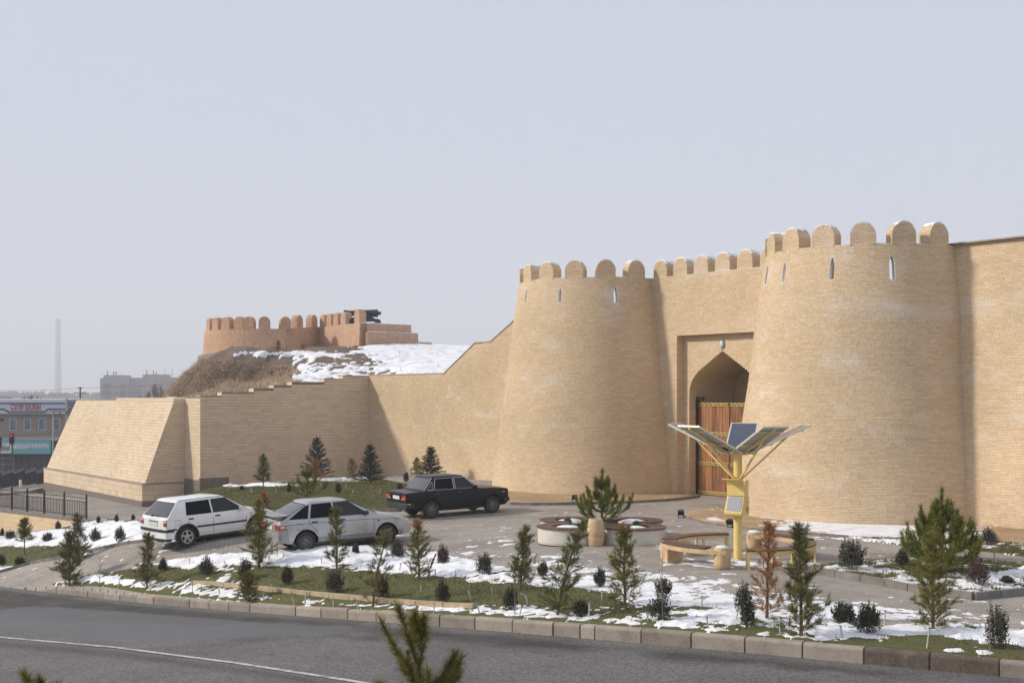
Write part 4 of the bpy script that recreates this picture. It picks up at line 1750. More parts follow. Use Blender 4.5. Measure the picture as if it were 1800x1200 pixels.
# ------------------------------------------------------------------ hill and clay fort
HC = []
for px, py, Y in ((363, 629, 97), (420, 622, 93), (475, 616, 91.2), (517, 615, 91.6), (560, 613, 95.5), (633, 609, 91.2), (729, 606.5, 94), (747, 605.5, 96), (822, 611, 95), (870, 611, 96),
                  (352, 705, 66.5), (400, 699, 67.5), (500, 680, 69.5), (560, 674, 71), (648, 662, 73),
                  (305, 703, 78), (312, 665, 81), (335, 638, 86), (349, 631, 91), (325, 690, 72), (420, 660, 80), (520, 650, 80), (600, 640, 80), (700, 640, 80), (780, 650, 72), (720, 650, 72)):
    p = at(px, py, Y)
    HC.append((p.x, p.y, p.z))
for px, py in ((700, 661), (780, 657), (835, 605), (870, 595), (900, 570)):
    s_ = on_line(T1C, AX, px)
    p = A(s_, 1.2, 0)
    HC.append((p.x, p.y, zpx(p, py) - 0.25))
HC += [(-23.6, 80, 2.3), (-24.5, 88, 2.6), (-24.5, 97, 4.5), (-22.5, 104, 6.2), (-10, 112, 7.3), (0, 110, 7.4), (12, 100, 7.4), (-20, 112, 6.8), (-27, 80, -1.0), (-28, 95, 0), (16, 80, 7.4), (10, 70, 7.0)]
HP = np.array(HC)
HW = _tps(HP, 0.004)


def zh(X, Y):
    return np.clip(_tpe(HP, HW, X, Y), -7, 7.75)


def hground(px, py):
    return ground(px, py, zh_vis)


def zh_vis(X, Y):
    z = zh(X, Y)
    return np.where(np.atleast_1d(np.asarray(Y, float)) < 67.5, -20, z)


wallback = [P325 - NX * 1.0 + AX * 0.3, CA(aend, 0.5, 0), CA(0.1, 0.5, 0) - NX * 0.5, A(-3.0, 0.9, 0)]
pback = [BP(-nL + 4, m250 + 2.6, 0), BP(-1.0, m250 + 2.2, 0)]
hill_poly = [(p.x, p.y) for p in pback + wallback] + [(14, 62), (24, 100), (16, 118), (-12, 120), (-28, 112), (-31, 92)]
_hp = []
for i in range(len(hill_poly)):
    a, b = Vector(hill_poly[i]), Vector(hill_poly[(i + 1) % len(hill_poly)])
    n = max(1, int((b - a).length / 1.0))
    _hp += [tuple(a.lerp(b, k / n)) for k in range(n)]


def zh_r(X, Y):
    rid = np.abs(vnoise((X - .3 * Y) * 0.55, (X + Y) * 0.18, 15, 3) - .5) * 2
    return zh(X, Y) + 0.22 * (vnoise(X * 0.8, Y * 0.8, 5) - 0.5) + 0.12 * (vnoise(X * 2.6, Y * 2.6, 6) - 0.5) - np.clip(-13 - X, 0, 3) / 3 * .55 * (1 - rid) ** 2


tag(sheet('hill', _hp, zh_r, 0.5, M['earth'], 0.0, 2.0), kind='structure')

# --- clay fort: round end, flat walls and stepped terraces
def pxc(px, Y):
    return Vector(((px - 900) / F * Y, Y, 0))


FC = pxc(475, 97.0)
FR = 4.95
K = pxc(633, 91.6)
a560 = on_line(K, -AX, 560)
Q = K - AX * a560
ZB0 = 6.4
cf = empty('clay_fort', (FC.x, FC.y, 7.0), 0, 'terracotta clay fort with rounded merlons on the snowy hill', 'fort')
CO = cf.location
a_end = math.atan2(Q.y - FC.y, Q.x - FC.x)
e517 = R(-66)
angs = [e517 - R(200) + R(200) * i / 44 for i in range(45)]
zw0, zw1 = zpx(pxc(475, 92), 577.5), zpx(K, 567.5)


def cpt(a, r, z):
    return Vector((FC.x + r * math.cos(a), FC.y + r * math.sin(a), z))


def wob(p, s=0.05):
    return p + Vector((rnd.uniform(-s, s), rnd.uniform(-s, s), 0)) * 0.5


mb = MB()
nz = 5
for i in range(len(angs) - 1):
    for j in range(nz):
        z0, z1 = ZB0 + (zw0 - ZB0) * j / nz, ZB0 + (zw0 - ZB0) * (j + 1) / nz
        r0_, r1_ = FR + 0.22 * (1 - j / nz), FR + 0.22 * (1 - (j + 1) / nz)
        mb.add([cpt(angs[i], r0_, z0), cpt(angs[i + 1], r0_, z0), cpt(angs[i + 1], r1_, z1), cpt(angs[i], r1_, z1)], [(0, 1, 2, 3)])
    mb.add([cpt(angs[i], FR, zw0), cpt(angs[i + 1], FR, zw0), cpt(angs[i + 1], FR - .55, zw0), cpt(angs[i], FR - .55, zw0)], [(0, 1, 2, 3)])
    mb.add([cpt(angs[i], FR - .55, zw0), cpt(angs[i + 1], FR - .55, zw0), cpt(angs[i + 1], FR - .55, zw0 - 1.0), cpt(angs[i], FR - .55, zw0 - 1.0)], [(0, 1, 2, 3)])
mb.build('bastion_wall', M['clay'], cf, off=CO, smooth=40)
E517 = cpt(e517, FR, 0)
ra = [(E517, Q, zw0 + 0.04, zw1 - 0.02), (Q, K, zw1 - 0.02, zw1)]
for (a, b, za, zb) in ra:
    d = (b - a).normalized()
    nrm = Vector((d.y, -d.x, 0))
    mb = MB()
    n = 8
    vs, fs = [], []
    for i in range(n + 1):
        p = a.lerp(b, i / n)
        zz = za + (zb - za) * i / n
        bt = 0.18
        vs += [p + nrm * bt + UP * ZB0, p + UP * zz, p - nrm * 0.55 + UP * zz, p - nrm * 0.55 + UP * ZB0]
    for i in range(n):
        for k_ in range(3):
            fs.append((i * 4 + k_, (i + 1) * 4 + k_, (i + 1) * 4 + k_ + 1, i * 4 + k_ + 1))
    fs += [(0, 1, 2, 3), (n * 4 + 3, n * 4 + 2, n * 4 + 1, n * 4)]
    mb.add(vs, fs)
    mb.build('flat_wall', M['clay'], cf, off=CO)
SD = -NX                                       # the terraces run to the right and away
m723 = on_line(K, SD, 723)
fk = Matrix((SD, UP, -AX)).transposed()
for nm, (u0, u1, za, zb, d0, d1) in (('terrace', (0.012, m723, ZB0, zw1 - .01, 0.0, 5.5)), ('terrace', (0.35, m723 + 0.35, ZB0, zpx(K, 583.5) + .02, -0.42, 5.0)), ('terrace', (m723 + .36, m723 + 1.75, ZB0, zpx(K, 599), -0.2, 4.6))):
    mb = MB()
    mb.prism([(u0, za), (u1, za), (u1, zb - .10), (u1 - .06, zb), (u0, zb)], d0, d1, mtx=fk, c=K)
    t_ = mb.build(nm, M['clay'], cf, off=CO)
    mb = MB()
    n = 20
    vs, fs = [], []
    for i in range(n + 1):
        u = u0 + 0.05 + (u1 - u0 - 0.15) * i / n
        h = rnd.uniform(0.03, 0.075)
        for d, hh in ((d0 - 0.01, 0.004), (d0 + 0.04, h), (d0 + 0.36, h), (d0 + 1.2, h * .8)):
            vs.append(K + SD * u - AX * d + UP * (zb + hh))
    for i in range(n):
        for j in range(3):
            fs.append((i * 4 + j, (i + 1) * 4 + j, (i + 1) * 4 + j + 1, i * 4 + j + 1))
    mb.add(vs, fs)
    mb.build('snow_patch', M['snow'], t_, off=CO, smooth=60)


def clay_merlon(p, nrm, parent, w=0.80, h=0.92, dp=0.58):
    t = Vector((-nrm.y, nrm.x, 0))
    mb = MB()
    r = w / 2
    prof = [(-r, -0.05), (-r * 1.02, h - r * 0.95)] + [(-r * math.cos(q), h - r * 0.95 + r * 0.95 * math.sin(q)) for q in np.linspace(0.2, PI - 0.2, 9)] + [(r * 1.02, h - r * .95), (r, -0.05)]
    n = len(prof)
    vs = []
    for d, sc in ((0.0, 0.95), (-0.05, 1.0), (-dp + .05, 1.0), (-dp, 0.95)):
        for x, z in prof:
            vs.append(p + t * x * sc + nrm * d + UP * (z * (sc if z > 0 else 1)))
    fs = [tuple(range(n))[::-1]]
    for k_ in range(3):
        fs += [(k_ * n + i, k_ * n + (i + 1) % n, (k_ + 1) * n + (i + 1) % n, (k_ + 1) * n + i) for i in range(n)]
    fs.append(tuple(range(3 * n, 4 * n)))
    mb.add(vs, fs)
    return mb.build('merlon', M['clay'], parent, off=CO, smooth=35)


for px in (367, 379, 398, 417, 440, 469, 501):
    best = min(angs, key=lambda a: abs(900 + F * cpt(a, FR, 0).x / cpt(a, FR, 0).y - px) + (0 if math.sin(a) < -0.05 else 500))
    nrm = Vector((math.cos(best), math.sin(best), 0))
    clay_merlon(cpt(best, FR, zw0), nrm, cf)
for (a, b, za, zb), pxs in zip(ra, ((528, 553.5), (566, 578, 590, 603, 627))):
    d = (b - a).normalized()
    nrm = Vector((d.y, -d.x, 0))
    for px in pxs:
        s_ = on_line(a, d, px)
        L = (b - a).length
        clay_merlon(a + d * s_ + UP * (za + (zb - za) * s_ / L), nrm, cf, h=0.95 if px < 620 else 1.05)
mb = MB()


def zfoot(a):
    return zw0 - 1.60 - 0.30 * min(1, max(0, (math.cos(a) * -1 - .15) / .8))


for i in range(len(angs) - 1):
    a, b = angs[i], angs[i + 1]
    h0, h1 = zfoot(a), zfoot(b)
    mb.add([cpt(a, FR + .55, ZB0 - .4), cpt(b, FR + .55, ZB0 - .4), cpt(b, FR + .5, h1), cpt(a, FR + .5, h0), cpt(a, FR, h0), cpt(b, FR, h1)], [(0, 1, 2, 3), (3, 2, 5, 4)])
for (a, b, za, zb) in ra:
    d = (b - a).normalized()
    nrm = Vector((d.y, -d.x, 0))
    mb.add([a + nrm * .5 + UP * (ZB0 - .4), b + nrm * .5 + UP * (ZB0 - .4), b + nrm * .5 + UP * (7.62), a + nrm * .5 + UP * (za - 1.62 if za < 9.2 else 7.62), a + UP * (za - 1.62 if za < 9.2 else 7.62), b + UP * (7.62)], [(0, 1, 2, 3), (3, 2, 5, 4)])
mb.build('footing', M['claybase'], cf, off=CO)
mb = MB()                                    # deck behind the merlons
mb.prism([(0, 0), (m723, 0), (m723, 5.4), (0, 5.4)], 0, 0.02, mtx=Matrix((SD, -AX, UP)).transposed(), c=K + UP * (zw1 - 0.02))
mb.build('deck', M['clay'], cf, off=CO)

# --- cannon on the terrace
Yc = 94.0
cn = empty('cannon', (at(635, 560, Yc).x, Yc, zw1 + 0.03), R(0), 'black iron cannon dusted with snow behind the last clay merlon', 'cannon')
s1 = F / Yc
mz = (690 - 550.5) / F * Yc + CAMZ - cn.location.z
bx = lambda px: (px - 635) / s1
mb = MB()
rot = Matrix(((0, 0, 1), (0, 1, 0), (-1, 0, 0)))
mb.lathe([(0.05, bx(604)), (0.21, bx(604)), (0.26, bx(606)), (0.25, bx(608)), (0.19, bx(611)), (0.20, bx(622)), (0.22, bx(624)), (0.21, bx(626)), (0.235, bx(642)), (0.26, bx(644)), (0.25, bx(646)), (0.285, bx(660)), (0.31, bx(662)), (0.27, bx(664)), (0.14, bx(665.5)), (0.10, bx(666.5)), (0.14, bx(668)), (0.13, bx(669.5)), (0.03, bx(670))], 18, c=(0, 0, mz), mtx=rot)
mb.build('barrel', M['steel'], cn, smooth=35)
mb = MB()
for sy in (-0.33, 0.33):
    mb.prism([(bx(620), 0.22), (bx(666), 0.22), (bx(668), 0.34), (bx(661), 0.40), (bx(656), 0.50), (bx(648), mz - .05), (bx(632), mz), (bx(622), 0.5), (bx(616), 0.34)], sy - .06, sy + .06, mtx=Matrix(((1, 0, 0), (0, 0, -1), (0, 1, 0))))
mb.box((bx(640), 0, 0.36), (1.6, 0.56, 0.12))
mb.build('carriage', M['steel'], cn)
for px in (618, 664):
    for sy in (-0.42, 0.42):
        mb = MB()
        mb.lathe([(0.02, -0.05), (0.17, -0.05), (0.20, -0.03), (0.20, 0.03), (0.17, 0.05), (0.02, 0.05)], 16, c=(bx(px), sy, 0.20), mtx=Matrix(((1, 0, 0), (0, 0, -1), (0, 1, 0))))
        mb.build('wheel', M['steel'], cn, smooth=40)
mb = MB()
for i in range(14):
    a = bx(612 + i * 3.6)
    mb.lathe([(0.0, 0.03), (0.05, 0.022), (0.10, 0.0)], 7, c=(a, rnd.uniform(-.03, .03), mz + 0.205 + 0.012 * i * 0.45), close=False)
mb.build('snow_cap', M['snow'], cn, smooth=60)


# ------------------------------------------------------------------ snow, grass
def proj(X, Y, Z):
    return 900 + F * X / Y, 690 + F * (CAMZ - Z) / Y


def blobs(px, py, lst):
    s_ = np.zeros(px.shape)
    for x, y, rx, ry, w in lst:
        s_ += w * np.exp(-(((px - x) / rx) ** 2 + ((py - y) / ry) ** 2))
    return s_


SNOW_B = [  # in the beds: where drifts were shovelled up or shaded, and where they have thawed
    (330, 985, 60, 12, .5), (420, 982, 60, 12, .5), (500, 985, 70, 14, .6), (600, 975, 50, 16, .8), (660, 985, 60, 20, .7), (760, 990, 70, 18, .7), (830, 1002, 60, 14, .7), (890, 1010, 40, 10, .5),
    (200, 1020, 60, 10, .5), (300, 1030, 70, 12, .3), (390, 1018, 60, 8, .3), (480, 1030, 70, 8, .3), (600, 1068, 130, 6, .5), (420, 1048, 120, 6, .4), (860, 1075, 120, 10, .35), (540, 1010, 60, 8, .15),
    (260, 1012, 60, 8, -.7), (330, 1008, 60, 9, -.6), (600, 1024, 130, 16, -1.0), (720, 1037, 170, 16, -1.0), (880, 1042, 120, 14, -.9), (440, 994, 60, 6, -.4), (520, 1005, 80, 10, -.35), (560, 1040, 100, 10, -.6),
    (700, 1056, 70, 6, -.3), (950, 1048, 70, 12, -.3), (1000, 1056, 80, 10, -.45), (1080, 1060, 60, 8, -.2),
    (960, 1028, 90, 14, .5), (1060, 1050, 90, 10, .25), (1180, 1056, 110, 10, .4), (1300, 1075, 130, 12, .35), (1240, 1095, 220, 12, .2),
    (1450, 1110, 160, 14, .3), (1600, 1112, 150, 14, .2), (1720, 1118, 90, 14, .4), (1790, 1120, 60, 14, .4),
    (1180, 1106, 160, 5, -.22), (1360, 1132, 200, 6, -.18), (1670, 1132, 80, 8, -.5), (1780, 1152, 70, 6, -.35), (1570, 1125, 70, 6, -.35), (1320, 1105, 80, 6, -.3), (1230, 1068, 60, 5, -.3), (1120, 1080, 90, 8, -.12), (1440, 1128, 60, 5, -.25), (1500, 1136, 200, 6, .2),
    (1550, 1004, 60, 7, .4), (1590, 1020, 60, 6, .2), (1740, 1026, 60, 10, .45), (1780, 1012, 40, 8, .3), (1480, 1010, 50, 6, -.4), (1620, 1002, 60, 10, -.3), (1530, 1012, 70, 5, -.3),
    (200, 940, 80, 14, .9), (230, 925, 50, 6, .5), (120, 945, 70, 12, .6), (40, 955, 60, 8, .6), (160, 925, 60, 4, .3), (20, 1000, 50, 6, .5), (60, 972, 90, 10, -.7), (110, 965, 60, 6, -.3), (150, 968, 70, 5, .3), (20, 975, 60, 4, .15),
    (30, 985, 90, 7, -.5), (0, 1005, 40, 5, .4), (130, 928, 30, 5, -.4), (250, 935, 40, 6, -.2), (1640, 958, 60, 5, .4), (1725, 958, 30, 5, .3), (1560, 950, 60, 4, .3),
    (440, 852, 90, 3.5, 1.3), (570, 842, 70, 4, 1.2), (640, 834, 50, 6, .8), (780, 848, 10, 2, .4), (560, 898, 12, 2, .3), (842, 851, 20, 3, .9), (655, 890, 8, 2, .3),
]
SNOW_O = [  # on the open paving: thin thawing sheets
    (960, 1006, 60, 10, .30), (1060, 1030, 110, 14, .42), (1180, 1030, 130, 16, .46), (1100, 1000, 160, 12, .22), (1000, 990, 130, 10, .16), (1300, 1052, 120, 14, .46), (1240, 1070, 90, 10, .4),
    (1620, 1086, 130, 8, .34), (1520, 1074, 110, 10, .36), (1450, 1062, 70, 12, .34), (1740, 1100, 80, 8, .34), (1640, 1074, 60, 5, .25), (1430, 1084, 80, 8, .4),
    (1290, 992, 110, 8, .40), (1190, 985, 60, 5, .22), (930, 980, 120, 7, .14), (850, 974, 90, 5, .15), (1430, 990, 60, 5, .2), (1320, 1012, 160, 7, .13), (780, 962, 60, 4, .12), (1170, 962, 16, 5, .45),
    (1420, 922, 60, 8, .7), (1520, 932, 90, 12, 1.0), (1630, 937, 70, 13, 1.0), (1690, 940, 60, 6, .5), (1260, 912, 14, 3, .5), (1450, 945, 60, 4, .3), (1790, 1066, 60, 5, .3),
]
BARE = -0.30


def snow_field(X, Y, Z, bedmask):
    px, py = proj(X, Y, Z)
    base = np.where(bedmask, -0.05, BARE)
    base = np.where(inpoly(lawn_poly, X, Y), -0.55, base)
    c = base + np.where(bedmask, blobs(px, py, SNOW_B), blobs(px, py, SNOW_O))
    n = 0.42 * (vnoise(X * 1.1, Y * 0.9, 21, 5, 0.66) - 0.5) * 2 + 0.55 * (vnoise(X * 3.2, Y * 2.8, 22, 4, .75) - 0.5) * 2 + np.where(bedmask, 0.24, 0.10) * (vnoise(X * 9, Y * 6, 23, 2) - .5) * 2
    return c + n * 0.95


def snow_sheet(name, x0, x1, y0, y1, g, maskpoly=None, lift=1.0):
    gx, gy = np.arange(x0, x1, g), np.arange(y0, y1, g)
    X, Y = np.meshgrid(gx, gy)
    # uneven sampling so that no grid line shows
    X = X + (vnoise(X * 7, Y * 7, 3, 1) - .5) * g * 0.7
    Y = Y + (vnoise(X * 7, Y * 7, 4, 1) - .5) * g * 0.7
    Z = ztop(X, Y)
    bm_ = np.zeros(X.shape, bool)
    for nm, poly, off, ro in BEDS:
        bm_ |= inpoly(poly, X, Y)
    s_ = snow_field(X, Y, Z, bm_)
    edge = np.full(X.shape, 1.0)
    # keep the sheet off the road
    d = np.full(X.shape, 1e9)
    for i in range(0, len(KP), 2):
        d = np.minimum(d, np.hypot(X - KP[i, 0], Y - KP[i, 1]))
    onroad = inpoly(road_poly, X, Y)
    s_ = np.where(onroad, -1, np.minimum(s_, (d - 0.17 - .22 * vnoise(X * 2.2, Y * 2.2, 14, 3)) * 5))
    # snow does not lie under the cars or on the drive
    t = np.clip(s_, -1, 1)
    thick = np.where(bm_, 0.038, 0.013) * np.where(t > 0, np.sqrt(np.maximum(t, 0)), 0) + np.where(t < 0, np.maximum(t, -.5) * 0.10, 0)
    lump = np.where(bm_ & (t > 0.25), (vnoise(X * 3.1, Y * 3.1, 8, 4) - 0.25) * 0.22 * np.clip((t - .25) * 1.6, 0, 1), 0)
    Zs = Z + thick + np.maximum(lump, 0) + np.where(t > 0, (vnoise(X * 9, Y * 9, 9, 3) - .5) * 0.02, 0)
    H, Wd = X.shape
    idx = np.arange(H * Wd).reshape(H, Wd)
    q = np.stack([idx[:-1, :-1], idx[:-1, 1:], idx[1:, 1:], idx[1:, :-1]], -1).reshape(-1, 4)
    tf = t.ravel()
    keep = (tf[q].max(1) > 0.0) & (tf[q].min(1) > -.9)
    if maskpoly is not None:
        keep &= inpoly(maskpoly, X.ravel()[q].mean(1), Y.ravel()[q].mean(1))
    # only what the square in front shows
    pxm, pym = proj(X.ravel(), Y.ravel(), Z.ravel())
    vis = (pxm > -60) & (pxm < 1860)
    keep &= vis[q].any(1)
    q = q[keep]
    u, inv = np.unique(q, return_inverse=True)
    V = np.c_[X.ravel(), Y.ravel(), Zs.ravel()][u]
    o = big_mesh(name, V, inv.reshape(-1, 4), M['snow'])
    o.data.polygons.foreach_set('use_smooth', np.ones(len(o.data.polygons), bool))
    o['kind'] = 'stuff'
    return o


snow_sheet('snow', -2, 16.5, 19.5, 29.5, 0.05)
snow_sheet('snow', -19, -2, 19.5, 41, 0.07)
snow_sheet('snow', -2, 16.5, 29.5, 41, 0.075)
snow_sheet('snow', -28, 20, 41, 73, 0.14)


def hill_snow():
    g = 0.11
    X, Y = np.meshgrid(np.arange(-22, 13, g), np.arange(62, 104, g))
    Z = zh_r(X, Y)
    px, py = proj(X, Y, Z)
    solid = np.clip((px - 655 + 1.1 * (632 - py)) / 60, -1, 1.2)
    mott = np.where((px > 514) & (py > 617), 0.14 + 0.25 * np.clip((py - 640) / 20, -1, 1) * 0 - .5 * np.exp(-(((px - 618) / 38) ** 2 + ((py - 632) / 9) ** 2)) - .45 * np.exp(-(((px - 560) / 28) ** 2 + ((py - 633) / 6) ** 2)), -1)
    strip = 1.1 * np.exp(-((py - 622 - .02 * (px - 480)) / 4.5) ** 2) * np.clip((px - 395) / 60, 0, 1) - .55
    c = np.maximum(np.maximum(solid, mott), np.where(px < 600, strip, -1))
    c = c + (0.50 * (vnoise(X * 1.3, Y * .8, 31, 4, .62) - .5) + .75 * (vnoise(X * 3.0, Y * 1.7, 32, 3, .6) - .5)) * 1.5
    c = np.where((px < 385), -1, c)
    # snow on the bastion top and right behind it
    c = np.maximum(c, blobs(px, py, [(265, 703, 45, 5, 1.2), (305, 702, 20, 4, .9)]) - .4)
    t = np.clip(c, -1, 1)
    Zs = Z + np.where(t > 0, 0.10 * np.sqrt(np.maximum(t, 0)), t * 0.6)
    H, Wd = X.shape
    idx = np.arange(H * Wd).reshape(H, Wd)
    q = np.stack([idx[:-1, :-1], idx[:-1, 1:], idx[1:, 1:], idx[1:, :-1]], -1).reshape(-1, 4)
    keep = (t.ravel()[q].max(1) > 0) & inpoly(_hp, X.ravel()[q].mean(1), Y.ravel()[q].mean(1))
    q = q[keep]
    u, inv = np.unique(q, return_inverse=True)
    o = big_mesh('snow', np.c_[X.ravel(), Y.ravel(), Zs.ravel()][u], inv.reshape(-1, 4), M['snow'])
    o.data.polygons.foreach_set('use_smooth', np.ones(len(o.data.polygons), bool))
    o['kind'] = 'stuff'


hill_snow()
nr = np.random.default_rng(5)


def blades(name, P, D, W_, H_, mat, sway=0.5):
    """one triangle per blade. P (n,3) feet, D (n,3) tip direction"""
    n = len(P)
    a = nr.uniform(0, 2 * PI, n)
    s_ = np.c_[np.cos(a), np.sin(a), np.zeros(n)] * W_[:, None] / 2
    V = np.empty((n, 3, 3))
    V[:, 0] = P - s_
    V[:, 1] = P + s_
    V[:, 2] = P + D * H_[:, None]
    o = big_mesh(name, V.reshape(-1, 3), np.arange(n * 3).reshape(-1, 3), mat)
    o['kind'] = 'stuff'
    return o


def scatter(poly, n):
    xs, ys = [p[0] for p in poly], [p[1] for p in poly]
    X, Y = nr.uniform(min(xs), max(xs), n * 2), nr.uniform(min(ys), max(ys), n * 2)
    k = inpoly(poly, X, Y)
    X, Y = X[k][:n], Y[k][:n]
    Z = ztop(X, Y)
    px, py = proj(X, Y, Z)
    k = (px > -40) & (px < 1840)
    return X[k], Y[k], Z[k]


for poly, n in ((front_poly, 90000), (left_poly, 45000), (lawn_poly, 110000), (strip_poly, 18000), (isle_poly, 22000)):
    X, Y, Z = scatter(poly, n)
    sf = snow_field(X, Y, Z, np.ones(X.shape, bool))
    dens = vnoise(X * 1.4, Y * 1.4, 12, 4)
    dk = np.full(X.shape, 1e9)
    for i in range(0, len(KP), 2):
        dk = np.minimum(dk, np.hypot(X - KP[i, 0], Y - KP[i, 1]))
    k = (sf < 0.12) & (dens > 0.30) & ((dk > .55) | (nr.uniform(0, 1, len(X)) < .22))
    X, Y, Z, dens = X[k], Y[k], Z[k], dens[k]
    n = len(X)
    D = np.c_[nr.normal(0, .45, n), nr.normal(0, .45, n), np.ones(n)]
    D /= np.linalg.norm(D, axis=1)[:, None]
    blades('grass', np.c_[X, Y, Z - 0.01], D, nr.uniform(.010, .022, n), nr.uniform(.035, .085, n) * (0.6 + dens), M['grass'])
# dry grass hanging down the left and front slope of the hill
n = 190000
X, Y = nr.uniform(-27, -4, n), nr.uniform(62, 98, n)
Z = zh_r(X, Y)
px, py = proj(X, Y, Z)
w = (px < 516 + 12 * np.sin(py * .3)) & (py > 634 + (px - 360) * .07 + (vnoise(X, Y, 41) - .5) * 16)
k = w & inpoly(_hp, X, Y)
k |= (px < 360) & inpoly(_hp, X, Y)
X, Y, Z = X[k], Y[k], Z[k]
e = 0.4
gx = (zh(X + e, Y) - zh(X - e, Y)) / (2 * e)
gy = (zh(X, Y + e) - zh(X, Y - e)) / (2 * e)
n = len(X)
cl = vnoise(X * 1.6, Y * 1.6, 43, 3)
D = np.c_[-gx * 1.2 + nr.normal(0, .30, n) + (cl - .5) * 1.2, -gy * 1.2 + nr.normal(0, .30, n), 0.25 - 0.5 * np.hypot(gx, gy) + nr.normal(0.15, .2, n)]
D /= np.linalg.norm(D, axis=1)[:, None] + 1e-6
blades('dry_grass', np.c_[X, Y, Z + 0.02], D, nr.uniform(.025, .05, n), nr.uniform(.14, .38, n), M['straw'])


# ------------------------------------------------------------------ cars
M['white_paint'] = plain('white_car_paint', (0.84, 0.85, 0.85), 0.28, coat=0.6, vary=0.02, dirt=(0.76, 0.75, 0.73), dscale=1.4)
M['silver_paint'] = plain('silver_car_paint', (0.45, 0.455, 0.46), 0.33, metal=0.55, coat=0.5, vary=0.03, dirt=(0.36, 0.335, 0.30), dscale=1.6)
M['black_paint'] = plain('black_green_paint', (0.006, 0.009, 0.011), 0.3, spec=0.22, vary=0.1, dirt=(0.013, 0.013, 0.013), dscale=1.4)
M['glass_dark'] = plain('tinted_glass', (0.008, 0.009, 0.010), 0.08, spec=0.05)
M['glass_clear'] = plain('light_glass', (0.035, 0.040, 0.040), 0.08, spec=0.15)
M['glass_rear'] = plain('heated_glass', (0.085, 0.088, 0.092), 0.15, spec=0.4)
M['rubber'] = plain('tyre_rubber', (0.022, 0.021, 0.020), 0.85, vary=0.2, dirt=(0.055, 0.048, 0.040), dscale=6)
M['trim'] = plain('black_trim', (0.020, 0.020, 0.021), 0.6, dirt=(0.045, 0.042, 0.038), dscale=4)
M['alloy'] = plain('alloy_rim', (0.52, 0.52, 0.52), 0.35, metal=0.7)
M['steelrim'] = plain('steel_rim', (0.16, 0.15, 0.14), 0.6, metal=0.3, dirt=(0.10, 0.085, 0.07), dscale=9)
M['chrome'] = plain('chrome', (0.62, 0.62, 0.63), 0.18, metal=1.0)
M['red_lens'] = plain('red_lens', (0.36, 0.022, 0.014), 0.15, coat=0.5)
M['amber_lens'] = plain('amber_lens', (0.60, 0.20, 0.04), 0.15, coat=0.5)
M['pale_lens'] = plain('pale_lens', (0.55, 0.48, 0.36), 0.15, coat=0.5)
M['plate'] = plain('plate_white', (0.62, 0.62, 0.60), 0.5)
M['dark'] = plain('wheel_well', (0.008, 0.008, 0.008), 0.95)
M['inside'] = plain('car_interior', (0.03, 0.03, 0.032), 0.9)


class Car:
    def __init__(s, sp):
        s.sp = sp
        s.st = sp['st']
        s.xs = [q[0] for q in s.st]

    def par(s, x):
        return [float(np.interp(x, s.xs, [q[k] for q in s.st])) for k in range(1, 6)]

    def half(s, x):
        zb, zd, w, wd, cr = s.par(x)
        h = zd - zb
        bx = s.sp.get('box', 0.0)
        return [(0, zb), (w * 0.90, zb), (w * (0.965 + .02 * bx), zb + 0.09 * h / 0.6), (w * (0.995), zb + 0.30 * h), (w, zb + 0.50 * h), (w * (0.992 + .004 * bx), zb + 0.72 * h), (w * (0.965 + 0.015 * bx), zd - 0.045), (wd, zd), (wd * 0.55, zd + cr * 0.8), (0, zd + cr)]

    def sy(s, x, z):
        """y of the right-hand skin (negative side) at x, z"""
        hp = s.half(x)[1:8]
        return -float(np.interp(z, [p[1] for p in hp], [p[0] for p in hp]))


